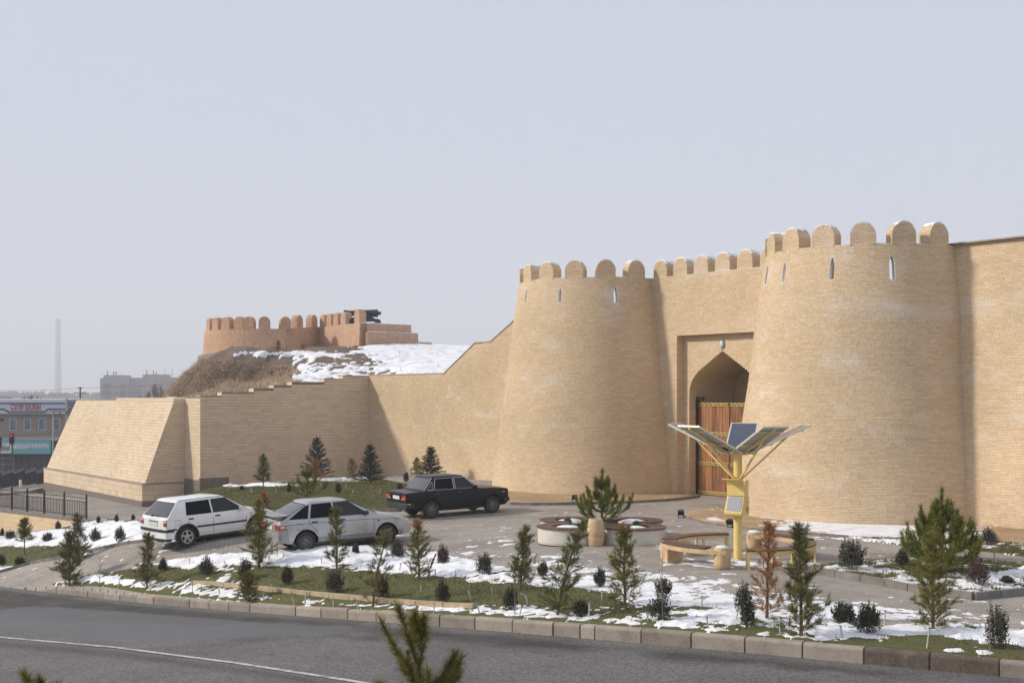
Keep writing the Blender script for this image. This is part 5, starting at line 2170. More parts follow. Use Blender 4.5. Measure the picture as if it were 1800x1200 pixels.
def make_car(name, label, sp):
    cr = Car(sp)
    root = empty(name, (0, 0, 0), 0, label, 'car')
    P = M[sp['paint']]
    xs = []
    for a, b in zip(cr.xs, cr.xs[1:]):
        n = max(1, int((b - a) / 0.12))
        xs += [a + (b - a) * i / n for i in range(n)]
    xs.append(cr.xs[-1])
    mb = MB()
    ring = None
    for x in xs:
        h = cr.half(x)
        loop = [(x, -y, z) for y, z in h] + [(x, y, z) for y, z in h[-2:0:-1]]
        n = len(loop)
        o = len(mb.v)
        mb.v.extend(loop)
        if ring is not None:
            for k in range(n):
                mb.f.append((ring + k, o + k, o + (k + 1) % n, ring + (k + 1) % n))
                mb.mi.append(0)
        else:
            mb.f.append(tuple(o + k for k in range(n)))
            mb.mi.append(0)
        ring = o
    mb.f.append(tuple(ring + k for k in range(n))[::-1])
    mb.mi.append(0)
    body = mb.build('body', P, root)
    bmm = bmesh.new()
    bmm.from_mesh(body.data)
    bmesh.ops.recalc_face_normals(bmm, faces=bmm.faces)
    bmm.to_mesh(body.data)
    bmm.free()
    # wheel openings
    wr = sp['wr'] + sp.get('gap', 0.055)
    for ax in sp['ax']:
        c = MB()
        for sg in (-1, 1):
            c.lathe([(wr, -0.28), (wr, 0.28)], 28, c=(ax, sg * (sp['tr'] - 0.02), sp['wr'] + .005), mtx=Matrix(((1, 0, 0), (0, 0, -1), (0, 1, 0))))
        co = c.build('cutter', P)
        bmm = bmesh.new()
        bmm.from_mesh(co.data)
        bmesh.ops.recalc_face_normals(bmm, faces=bmm.faces)
        bmm.to_mesh(co.data)
        bmm.free()
        md = body.modifiers.new('b', 'BOOLEAN')
        md.operation = 'DIFFERENCE'
        md.object = co
        md.solver = 'EXACT'
        dg = bpy.context.evaluated_depsgraph_get()
        dg.update()
        me = bpy.data.meshes.new_from_object(body.evaluated_get(dg))
        body.modifiers.clear()
        body.data = me
        bpy.data.objects.remove(co)
    me = body.data
    me.materials.clear()
    me.materials.append(P)
    me.materials.append(M['dark'])
    for p in me.polygons:
        c = p.center
        for ax in sp['ax']:
            if math.hypot(c.x - ax, c.z - sp['wr'] - .005) < wr + 0.004 and abs(c.y) > 0.3:
                p.material_index = 1
        if abs(c.z - cr.par(c.x)[0]) < 0.01 and p.normal.z < -0.9:
            p.material_index = 1
    me.polygons.foreach_set('use_smooth', [True] * len(me.polygons))
    me.set_sharp_from_angle(angle=R(32))
    # cabin
    b, t = sp['belt'], sp['roof']          # (xr, xf, w, z)
    nb = 6

    def ringpts(xr, xf, w, z, br, bf, rise=0.0):
        q = []
        for i in range(nb + 1):
            q.append((xr + (xf - xr) * i / nb, -w, z + rise * math.sin(PI * i / nb)))
        for i in range(1, nb):
            s_ = -1 + 2 * i / nb
            q.append((xf + bf * (1 - s_ * s_), w * s_, z))
        for i in range(nb + 1):
            q.append((xf + (xr - xf) * i / nb, w, z + rise * math.sin(PI * i / nb)))
        for i in range(1, nb):
            s_ = 1 - 2 * i / nb
            q.append((xr - br * (1 - s_ * s_), w * s_, z))
        return q
    br, bf = sp['bulge']
    mb = MB()
    rings = [ringpts(b[0], b[1], b[2], b[3] - 0.05, br, bf), ringpts(b[0], b[1], b[2], b[3], br, bf),
             ringpts(t[0], t[1], t[2], t[3] - 0.035, br * .6, bf * .6), ringpts(t[0] + .025, t[1] - .03, t[2] - 0.035, t[3] - 0.006, br * .6, bf * .6),
             ringpts(t[0] + .14, t[1] - .16, t[2] - 0.14, t[3] + sp['crown'] * .55, br * .4, bf * .4), ringpts(t[0] + .45, t[1] - .45, t[2] - 0.36, t[3] + sp['crown'], 0, 0)]
    n = len(rings[0])
    for r_ in rings:
        mb.v.extend(r_)
    for k_ in range(len(rings) - 1):
        for i in range(n):
            mb.f.append((k_ * n + i, k_ * n + (i + 1) % n, (k_ + 1) * n + (i + 1) % n, (k_ + 1) * n + i))
            mb.mi.append(0)
    mb.f.append(tuple((len(rings) - 1) * n + i for i in range(n)))
    mb.mi.append(0)
    mb.build('roof', P, root, smooth=38)
    zt = t[3] - 0.035

    def side(x, z, off, sg=-1):
        f = (z - b[3]) / (zt - b[3])
        return Vector((x, sg * (b[2] + (t[2] - b[2]) * f + off), z))

    def pane(poly, mat, name, off=0.009, sg=-1, surround=True, sur='trim'):
        c = Vector((sum(p[0] for p in poly) / len(poly), 0, sum(p[1] for p in poly) / len(poly)))
        out = None
        for (o_, gr, mt, nm) in ((off * 0.55, 0.02, M[sur], 'window_seal'), (off, 0.0, mat, name)):
            if gr and not surround:
                continue
            m_ = MB()
            pts = []
            for x, z in poly:
                d = Vector((x - c.x, 0, z - c.z))
                d = d * (1 + gr / max(d.length, .01))
                pts.append((c.x + d.x, c.z + d.z))
            vs = [side(x, z, o_, sg) for x, z in pts] + [side(x, z, -0.004, sg) for x, z in pts]
            k_ = len(pts)
            m_.add(vs, [tuple(range(k_))] + [(i, k_ + i, k_ + (i + 1) % k_, (i + 1) % k_) for i in range(k_)])
            if out is None and gr:
                out = m_.build('side_window', mt, root)
            else:
                m_.build(nm, mt, out if out is not None else root)
    for sg in (-1, 1):
        for poly, mt in sp['win']:
            pane(poly, M[mt], 'pane', sg=sg, sur=sp.get('seal', 'trim'))

    def endpane(rear, mat, name, s0=0.93, lo=0.10, hi=0.90, off=0.010):
        m_ = MB()
        ns, nt_ = 8, 3
        vs = []
        for lay_ in (off, -0.004):
            for j in range(nt_ + 1):
                f = lo + (hi - lo) * j / nt_
                for i in range(ns + 1):
                    s_ = (-1 + 2 * i / ns) * s0
                    w = b[2] + (t[2] - b[2]) * f
                    bl = (br if rear else bf) * (1 - .4 * f) * (1 - s_ * s_)
                    x = (b[0] + (t[0] - b[0]) * f - bl) if rear else (b[1] + (t[1] - b[1]) * f + bl)
                    z = b[3] + (zt - b[3]) * f
                    dx = (t[0] - b[0]) if rear else (t[1] - b[1])
                    nrm = Vector((-(zt - b[3]), 0, dx)) if rear else Vector(((zt - b[3]), 0, -dx))
                    nrm.normalize()
                    vs.append(Vector((x, s_ * w, z)) + nrm * lay_)
        q = (ns + 1) * (nt_ + 1)
        fs = [(j * (ns + 1) + i, j * (ns + 1) + i + 1, (j + 1) * (ns + 1) + i + 1, (j + 1) * (ns + 1) + i) for j in range(nt_) for i in range(ns)]
        m_.add(vs, fs)
        m_.build(name, mat, root, smooth=40)
    endpane(True, M['trim'], 'window_gasket', 0.95, 0.06, 0.94, 0.006)
    endpane(True, M[sp['rg']], 'rear_glass', 0.90, 0.10, 0.90, 0.011)
    endpane(False, M['trim'], 'window_gasket', 0.95, 0.05, 0.95, 0.006)
    endpane(False, M['glass_clear'], 'windscreen', 0.91, 0.09, 0.92, 0.011)

    def strip(pts, w, th, mat, name, parent=None):
        """thin strip lying on the right side skin through (x, z) points"""
        m_ = MB()
        for (xa, za), (xb, zb_) in zip(pts, pts[1:]):
            n_ = max(1, int(math.hypot(xb - xa, zb_ - za) / 0.12))
            for i in range(n_):
                f0, f1 = i / n_, (i + 1) / n_
                p, q_ = (xa + (xb - xa) * f0, za + (zb_ - za) * f0), (xa + (xb - xa) * f1, za + (zb_ - za) * f1)
                for sg in (-1, 1):
                    A_ = Vector((p[0], -sg * cr.sy(p[0], p[1]) * -1 if False else sg * -cr.sy(p[0], p[1]), p[1]))
                    B_ = Vector((q_[0], sg * -cr.sy(q_[0], q_[1]), q_[1]))
                    m_.bar(A_, B_, th * 2, w, up=(0, 0, 1) if abs(B_.x - A_.x) > abs(B_.z - A_.z) else (1, 0, 0)) if abs(B_.x - A_.x) > abs(B_.z - A_.z) else m_.bar(A_, B_, th * 2, w, up=(1, 0, 0))
        return m_.build(name, mat, parent or root)
    for pts in sp['seams']:
        strip(pts, 0.012, 0.0025, M['dark'], 'door_seam')
    for pts, w, th, mt, nm in sp.get('strips', ()):
        strip(pts, w, th, M[mt], nm)
    for x, z in sp['handles']:
        for sg in (-1, 1):
            m_ = MB()
            y = sg * -cr.sy(x, z)
            m_.box((x, y, z), (0.17, 0.03, 0.042))
            m_.build('handle', M[sp.get('hm', 'trim')], root)
    if sp.get('fuel'):
        x, z = sp['fuel']
        q = 0.085
        m_ = MB()
        for a, c_ in (((x - q, z - q), (x + q, z - q)), ((x + q, z - q), (x + q, z + q)), ((x + q, z + q), (x - q, z + q)), ((x - q, z + q), (x - q, z - q))):
            A_, B_ = Vector((a[0], cr.sy(*a), a[1])), Vector((c_[0], cr.sy(*c_), c_[1]))
            m_.bar(A_, B_, 0.005, 0.008)
        m_.build('fuel_flap', M['dark'], root)
    # wheels
    for ax in sp['ax']:
        for sg in (-1, 1):
            wheel = MB()
            r_, tw = sp['wr'], sp.get('tw', 0.185)
            rr = sp['rr']
            rot = Matrix(((1, 0, 0), (0, 0, sg * 1.0), (0, -sg * 1.0, 0)))
            h = tw / 2
            c = (ax, sg * (sp['tr'] - 0.02), r_)
            wheel.lathe([(rr - .02, -h * .9), (rr + .03, -h), (r_ - .03, -h), (r_, -h * .75), (r_, h * .75), (r_ - .03, h), (rr + .03, h * 1.02), (rr, h * .92)], 28, c=c, mtx=rot, close=False)
            wo_ = wheel.build('wheel', M['rubber'], root, smooth=40)
            rim = MB()
            if sp['rim'] == 'alloy':
                rim.lathe([(rr, h * .92), (rr - .012, h * .96), (rr - .028, h * .80), (rr - .03, 0.0)], 28, c=c, mtx=rot, close=False)
                rim.lathe([(0.065, h * .55), (0.065, h * .88), (0.045, h * .98), (0.01, h * .98)], 14, c=c, mtx=rot)
                for k_ in range(5):
                    a = 2 * PI * k_ / 5 + 0.3
                    m3 = rot @ Matrix.Rotation(a, 3, 'Z')
                    rim.prism([(0.04, -.038), (rr - .02, -.022 - .012), (rr - .02, .022 + .012), (0.04, .038)], h * .62, h * .90, mtx=m3, c=c)
                rm = rim.build('rim', M['alloy'], wo_, smooth=35)
                bk_ = MB()
                bk_.lathe([(0.01, h * .25), (rr - .02, h * .25)], 20, c=c, mtx=rot, close=False)
                bk_.build('brake_disc', M['dark'], wo_)
            else:
                rim.lathe([(rr, h * .92), (rr - .015, h * .99), (rr - .03, h * .70), (rr * .72, h * .55), (rr * .58, h * .78), (rr * .34, h * .82), (rr * .30, h * .98), (rr * .12, h * 1.02), (0.005, h * 1.02)], 28, c=c, mtx=rot, close=False)
                rm = rim.build('rim', M['steelrim'], wo_, smooth=35)
                hl = MB()
                nh = 12
                for k_ in range(nh):
                    a = 2 * PI * k_ / nh
                    m3 = rot @ Matrix.Rotation(a, 3, 'Z')
                    hl.prism([(rr * .70 + x * .016, y * .018) for x, y in ((-1, -.6), (-.4, -1), (.4, -1), (1, -.6), (1, .6), (.4, 1), (-.4, 1), (-1, .6))], h * .5, h * .70, mtx=m3, c=c)
                hl.build('rim_hole', M['dark'], wo_)
    # loose parts given as boxes / prisms
    for nm, mt, shp in sp['extra']:
        m_ = MB()
        for q in shp:
            if q[0] == 'box':
                m_.box(q[1], q[2], mtx=Matrix.Rotation(R(q[3]), 3, 'Y') if len(q) > 3 else None)
            elif q[0] == 'side':       # prism of an (x,z) outline between two y
                m_.prism(q[1], q[2], q[3], mtx=Matrix(((1, 0, 0), (0, 0, -1), (0, 1, 0))))
            elif q[0] == 'tube':
                m_.tube(q[1], q[2], 8)
            elif q[0] == 'plan':       # (x,y) outline between two z
                m_.prism(q[1], q[2], q[3])
        o = m_.build(nm, M[mt], root)
        if nm in ('bumper', 'mirror', 'spoiler'):
            bmm = bmesh.new()
            bmm.from_mesh(o.data)
            bmesh.ops.recalc_face_normals(bmm, faces=bmm.faces)
            bmesh.ops.bevel(bmm, geom=list(bmm.edges), offset=0.012, segments=2, affect='EDGES')
            bmm.to_mesh(o.data)
            bmm.free()
    # dark cabin floor so the glass has depth behind it, steering wheel
    m_ = MB()
    m_.tube([(0.28 + 0.06 * math.cos(a), 0.36 + 0.17 * math.sin(a), b[3] + 0.02 + 0.15 * math.cos(a)) for a in np.linspace(0, 2 * PI, 17)], 0.012, 6, cap=False)
    m_.build('steering_wheel', M['inside'], root)
    return root


def arch_trim(ax, r0_, r1_, zc, y):
    pts = [(ax + r1_ * math.cos(a), zc + r1_ * math.sin(a)) for a in np.linspace(-0.25, PI + .25, 17)] + [(ax + r0_ * math.cos(a), zc + r0_ * math.sin(a)) for a in np.linspace(PI + .25, -0.25, 17)]
    return [('side', pts, y - .012, y + .02), ('side', pts, -y - .02, -y + .012)]


def bump_plan(x, s_, w, d, wrap):
    """bumper outline in plan; s_ = -1 rear, 1 front"""
    return [(x, -w * .98), (x + s_ * d * .55, -w * .94), (x + s_ * d * .9, -w * .6), (x + s_ * d, 0), (x + s_ * d * .9, w * .6), (x + s_ * d * .55, w * .94), (x, w * .98), (x - s_ * wrap, w * 1.02), (x - s_ * wrap, w * .8), (x - s_ * .02, w * .8), (x - s_ * .02, -w * .8), (x - s_ * wrap, -w * .8), (x - s_ * wrap, -w * 1.02)]


hatch = dict(pf=0.45, paint='white_paint', wr=0.305, rr=0.205, tr=0.765, tw=0.19, ax=(-1.235, 1.235), rim='alloy', gap=0.06,
    st=[(-1.90, .34, .86, .76, .70, .01), (-1.86, .30, .90, .80, .75, .012), (-1.6, .24, .925, .835, .79, .012), (-0.9, .21, .93, .848, .805, .012), (0.3, .20, .915, .848, .80, .012), (0.95, .20, .915, .845, .79, .02), (1.35, .21, .875, .835, .76, .03), (1.75, .24, .80, .80, .70, .03), (1.98, .28, .72, .74, .62, .02), (2.03, .34, .66, .70, .58, .01)],
    belt=(-1.84, 0.98, 0.795, .915), roof=(-1.42, 0.20, 0.60, 1.405), crown=0.03, bulge=(0.05, 0.13), rg='glass_rear',
    win=[([(-1.20, .955), (-.36, .945), (-.36, 1.335), (-1.13, 1.325)], 'glass_dark'), ([(-.27, .945), (.76, .94), (.72, .99), (.22, 1.335), (-.27, 1.335)], 'glass_clear')],
    seams=[[(-.32, .92), (-.32, .30)], [(-1.24, .92), (-1.16, .72), (-.93, .55), (-.88, .40)], [(.80, .90), (.86, .70), (.84, .30)]],
    strips=[([(-.90, .575), (.86, .565)], .055, .010, 'trim', 'side_moulding'), ([(-.86, .26), (.88, .25)], .10, .012, 'trim', 'sill'), ([(-1.86, .565), (-1.58, .57)], .05, .010, 'trim', 'side_moulding')],
    handles=[(-1.08, .835), (-.16, .835)], fuel=(-1.52, .76),
    extra=[('arch_trim', 'trim', [q]) for q in arch_trim(-1.235, .352, .405, .31, .835) + arch_trim(1.235, .352, .405, .31, .832)] + [
           ('bumper', 'white_paint', [('plan', bump_plan(-1.86, -1, .83, .11, .18), .30, .50)]), ('bumper_trim', 'trim', [('plan', bump_plan(-1.865, -1, .835, .12, .19), .50, .575), ('plan', bump_plan(-1.85, -1, .78, .09, .1), .22, .30)]),
           ('bumper', 'white_paint', [('plan', bump_plan(1.93, 1, .77, .10, .2), .28, .52)]),
           ('tail_light', 'red_lens', [('box', (-1.885, -.70, .735), (.06, .15, .11)), ('box', (-1.885, .70, .735), (.06, .15, .11))]),
           ('lamp_lens', 'pale_lens', [('box', (-1.885, -.70, .83), (.058, .15, .08)), ('box', (-1.885, .70, .83), (.058, .15, .08))]),
           ('number_plate', 'plate', [('box', (-1.905, 0, .72), (.02, .50, .11))]), ('plate_recess', 'trim', [('box', (-1.900, 0, .80), (.02, .56, .03))]),
           ('wiper', 'trim', [('box', (-1.86, -.05, .975), (.03, .42, .018)), ('box', (-1.865, .12, .955), (.05, .05, .05))]),
           ('mirror', 'white_paint', [('box', (.66, -.87, .985), (.10, .16, .12)), ('box', (.66, .87, .985), (.10, .16, .12))]),
           ('roof_trim', 'trim', [('tube', [(-1.35, -.585, 1.402), (-.6, -.592, 1.412), (.15, -.585, 1.402)], .007)]),
           ('indicator', 'amber_lens', [('box', (1.02, -.842, .78), (.06, .014, .03))])])
lift = dict(paint='silver_paint', wr=0.290, rr=0.185, tr=0.755, tw=0.175, ax=(-1.246, 1.246), rim='steel', gap=0.07,
    st=[(-2.03, .36, .84, .74, .68, .01), (-1.98, .32, .93, .79, .73, .012), (-1.7, .26, .955, .825, .78, .012), (-1.0, .215, .94, .838, .80, .012), (0.2, .205, .92, .84, .80, .012), (0.92, .205, .915, .838, .79, .02), (1.35, .21, .865, .83, .75, .035), (1.75, .24, .775, .80, .70, .035), (2.0, .28, .68, .74, .62, .02), (2.06, .34, .60, .70, .56, .01)],
    belt=(-1.93, 0.98, 0.785, .925), roof=(-1.08, 0.10, 0.595, 1.395), crown=0.03, bulge=(0.06, 0.14), rg='glass_rear',
    win=[([(-1.72, .965), (-1.18, .955), (-1.08, 1.31), (-1.19, 1.29)], 'glass_dark'), ([(-1.08, .955), (-.36, .950), (-.42, 1.335), (-.98, 1.325)], 'glass_dark'), ([(-.27, .950), (.66, .945), (.60, 1.0), (.12, 1.335), (-.33, 1.335)], 'glass_clear')],
    seams=[[(-.32, .92), (-.30, .28)], [(-1.15, .94), (-1.12, .78), (-.92, .60), (-.86, .36)], [(.72, .91), (.84, .74), (.82, .28)], [(-1.98, .80), (-1.2, .815), (.8, .79), (1.9, .70)], [(-1.80, .70), (-1.80, .34)], [(-.82, .375), (.82, .365)]],
    strips=[([(-.86, .245), (.88, .24)], .06, .008, 'trim', 'sill')], handles=[(-.98, .84), (-.14, .84)], fuel=(-1.42, .735),
    extra=[('bumper', 'silver_paint', [('plan', bump_plan(-1.97, -1, .82, .12, .22), .30, .56)]), ('bumper', 'silver_paint', [('plan', bump_plan(1.95, 1, .775, .10, .2), .26, .55)]),
           ('tail_light', 'red_lens', [('box', (-2.0, -.62, .745), (.08, .36, .15)), ('box', (-2.0, .62, .745), (.08, .36, .15)), ('box', (-1.90, -.795, .745), (.16, .03, .145))]),
           ('lamp_lens', 'pale_lens', [('box', (-1.93, -.80, .76), (.14, .035, .07))]),
           ('number_plate', 'plate', [('box', (-2.045, 0, .72), (.02, .50, .11))]),
           ('spoiler', 'silver_paint', [('side', [(-2.16, 1.06), (-1.70, 1.075), (-1.72, 1.045), (-2.14, 1.035)], -.66, .66)]),
           ('spoiler_foot', 'grey_metal', [('box', (-1.93, -.58, 0.99), (.26, .05, .12)), ('box', (-1.93, .58, 0.99), (.26, .05, .12))]),
           ('mirror', 'trim', [('box', (.60, -.86, .985), (.09, .15, .11)), ('box', (.60, .86, .985), (.09, .15, .11))]),
           ('indicator', 'trim', [('box', (.98, -.838, .73), (.08, .014, .035))]),
           ('mud_flap', 'trim', [('box', (-1.60, -.70, .24), (.015, .18, .16))])])
sedan = dict(paint='black_paint', wr=0.300, rr=0.175, tr=0.72, tw=0.17, ax=(-1.212, 1.212), rim='steel', gap=0.075, box=1.0,
    st=[(-2.17, .40, .88, .775, .74, .006), (-2.12, .34, .915, .79, .76, .008), (-1.6, .27, .935, .80, .775, .012), (-0.9, .235, .94, .805, .78, .01), (0.2, .23, .93, .805, .78, .01), (0.65, .23, .93, .80, .77, .02), (1.2, .25, .905, .79, .755, .03), (1.75, .28, .865, .775, .74, .02), (1.86, .36, .84, .765, .73, .01)],
    belt=(-1.50, 0.66, 0.755, .94), roof=(-1.10, 0.12, 0.61, 1.41), crown=0.028, bulge=(0.05, 0.06), rg='glass_rear', seal='chrome',
    win=[([(-1.36, .975), (-1.15, .972), (-1.12, 1.20), (-1.16, 1.22)], 'trim'), ([(-1.08, .972), (-.33, .968), (-.33, 1.345), (-.98, 1.335)], 'glass_dark'), ([(-.25, .968), (.53, .962), (.50, 1.0), (.16, 1.345), (-.25, 1.345)], 'glass_clear')],
    seams=[[(-.29, .93), (-.29, .30)], [(-1.12, .93), (-1.08, .74), (-.90, .58), (-.86, .36)], [(.62, .92), (.66, .6), (.66, .30)]],
    strips=[([(-.86, .27), (.88, .265)], .05, .008, 'trim', 'sill')], handles=[(-.98, .83), (-.12, .83)], hm='trim', fuel=None,
    extra=[('bumper', 'trim', [('plan', bump_plan(-2.13, -1, .83, .10, .24), .40, .53)]), ('bumper_trim', 'chrome', [('plan', [(x, y * .985) for x, y in bump_plan(-2.136, -1, .83, .10, .10)], .53, .565)]),
           ('bumper', 'trim', [('plan', bump_plan(1.86, 1, .80, .12, .2), .40, .53)]),
           ('tail_light', 'red_lens', [('box', (-2.165, -.585, .75), (.05, .28, .15)), ('box', (-2.165, .585, .75), (.05, .28, .15))]),
           ('lamp_lens', 'amber_lens', [('box', (-2.168, -.675, .745), (.05, .09, .135)), ('box', (-2.168, .675, .745), (.05, .09, .135))]),
           ('lamp_lens', 'pale_lens', [('box', (-2.170, -.50, .70), (.05, .10, .05)), ('box', (-2.170, .50, .70), (.05, .10, .05))]),
           ('number_plate', 'plate', [('box', (-2.175, 0, .74), (.02, .50, .12))]), ('trunk_trim', 'chrome', [('box', (-2.13, -.45, .905), (.02, .24, .02))]),
           ('mud_flap', 'grey_metal', [('box', (-1.58, -.68, .25), (.015, .16, .22)), ('box', (-1.58, .68, .25), (.015, .16, .22))]),
           ('gutter', 'trim', [('tube', [(-1.06, -.615, 1.375), (.10, -.615, 1.38)], .008)]), ('pillar_trim', 'chrome', [('tube', [(-1.50, -.758, .945), (-1.12, -.618, 1.365)], .012)]),
           ('mirror', 'trim', [('box', (.50, -.83, 1.0), (.08, .13, .10))]),
           ('indicator', 'amber_lens', [('box', (1.66, -.778, .74), (.09, .014, .045))])])


def park(car, sp, pr, pf, heading):
    a, b = ground(*pr), ground(*pf)
    h = R(heading)
    mid = (a + b) / 2
    rt = Vector((math.sin(h), -math.cos(h), 0))
    mid = mid - rt * sp['tr']
    fw = Vector((math.cos(h), math.sin(h), 0))
    wb_ = sp['ax'][1]
    zf = np.mean([zg1(*(mid + fw * wb_ + rt * s_ * sp['tr']).xy) for s_ in (-1, 1)])
    zr = np.mean([zg1(*(mid - fw * wb_ + rt * s_ * sp['tr']).xy) for s_ in (-1, 1)])
    zr_ = np.mean([zg1(*(mid + fw * wb_ * s_ + rt * sp['tr']).xy) for s_ in (-1, 1)])
    zl_ = np.mean([zg1(*(mid + fw * wb_ * s_ - rt * sp['tr']).xy) for s_ in (-1, 1)])
    mid.z = (zf + zr) / 2
    car.location = mid
    car.rotation_euler = (math.atan2(zl_ - zr_, 2 * sp['tr']), -math.atan2(zf - zr, 2 * wb_) * sp.get('pf', 1.0), h)


c1 = make_car('hatchback_car', 'white five-door hatchback with dark rear windows, parked nose to the silver car', hatch)
park(c1, hatch, (328, 957), (452, 942), 44)
c2 = make_car('liftback_car', 'dusty silver liftback with boot spoiler, parked between the white and black cars', lift)
park(c2, lift, (535, 968), (683, 957), 29)
c3 = make_car('sedan_car', 'boxy black saloon with chrome window trim, parked beside the lawn', sedan)
park(c3, sedan, (757, 911), (866, 901), 31)


# ------------------------------------------------------------------ flower-shaped planter bench
pcx = ground(1057, 948)
pc = Vector((pcx.x, pcx.y + 0.45, 0))
pc = Vector(((1057 - 900) / F * 35.95, 35.95, 0))
pb = empty('planter_bench', (pc.x, pc.y, zg1(pc.x, pc.y)), R(-4), 'cream four-lobed planter bench with brown slatted seat round a pine', 'planter')
LR, LO, LH = 0.89, 0.89, 0.42
for qx, qy in ((-1, -1), (1, -1), (1, 1), (-1, 1)):
    cx_, cy_ = qx * LO, qy * LO
    a0 = math.atan2(-qy, -qx)                     # inward direction
    lo_, hi_ = a0 + R(47), a0 + R(313)
    n = 36
    prof = [(LR - .01, 0.0), (LR - .01, 0.035), (LR, 0.045), (LR, LH), (LR - .10, LH), (LR - .10, 0.0)]
    mb = MB()
    vs, fs = [], []
    for i in range(n + 1):
        a = lo_ + (hi_ - lo_) * i / n
        for r_, z in prof:
            vs.append((cx_ + r_ * math.cos(a), cy_ + r_ * math.sin(a), z))
    k_ = len(prof)
    for i in range(n):
        for j in range(k_):
            fs.append((i * k_ + j, i * k_ + (j + 1) % k_, (i + 1) * k_ + (j + 1) % k_, (i + 1) * k_ + j))
    fs += [tuple(range(k_)), tuple(range(n * k_, n * k_ + k_))[::-1]]
    mb.add(vs, fs)
    mb.build('planter_wall', M['concrete'], pb, smooth=40)
    ns = 30
    for i in range(ns):
        b0 = lo_ + (hi_ - lo_) * (i + 0.06) / ns
        b1 = lo_ + (hi_ - lo_) * (i + 0.94) / ns
        r0_, r1_ = LR - 0.40, LR + 0.035
        mb = MB()
        mb.prism([(cx_ + r * math.cos(a), cy_ + r * math.sin(a)) for r, a in ((r0_, b0), (r1_, b0), (r1_, b1), (r0_, b1))], LH + 0.004, LH + 0.045)
        mb.build('seat_slat', M['seat_wood'], pb)
    mb = MB()                                     # inner soil
    mb.lathe([(0.0, LH - 0.05), (LR - .38, LH - 0.05)], 20, c=(cx_, cy_, 0), close=False)
    mb.build('planter_soil', M['soil'], pb)
    mb = MB()
    ring = [(0.0, LH + .06)] + [(LR - .38 - .03 * j, LH + 0.02 - 0.0 * j) for j in (3, 0)]
    mb.lathe([(0.01, LH + .05), (0.2, LH + .045), (0.34, LH + .01), (0.46, LH - .045)], 18, c=(cx_ + rnd.uniform(-.05, .05), cy_ + rnd.uniform(-.05, .05), 0), close=False)
    mb.build('snow_patch', M['snow'], pb, smooth=60)
mb = MB()
mb.prism([(-.85, -.85), (.85, -.85), (.85, .85), (-.85, .85)], 0.02, LH - 0.05)
mb.build('planter_soil', M['soil'], pb)

# urn-shaped bin
up_ = Vector((pc.x - .27, pc.y - 1.62, zg1(pc.x - .27, pc.y - 1.62)))
ub = empty('urn_bin', tuple(up_), 0, 'barrel-shaped sandstone bin standing between the front lobes of the planter', 'bin')
mb = MB()
mb.lathe([(0.19, -0.01), (0.215, 0.03), (0.232, 0.16), (0.245, 0.34), (0.235, 0.50), (0.205, 0.66), (0.185, 0.735), (0.175, 0.745), (0.15, 0.74), (0.14, 0.60)], 28, close=False)
ubo = mb.build('bin_body', M['sandstone'], ub, smooth=50)
mb = MB()
mb.lathe([(0.0, 0.62), (0.15, 0.62)], 20, close=False)
mb.build('bin_opening', M['dark'], ub)
mb = MB()
mb.tube([(0.2435 * math.cos(a), 0.2435 * math.sin(a), 0.30) for a in np.linspace(0, 2 * PI, 33)], 0.004, 5, cap=False)
mb.build('bin_groove', M['band'], ub)

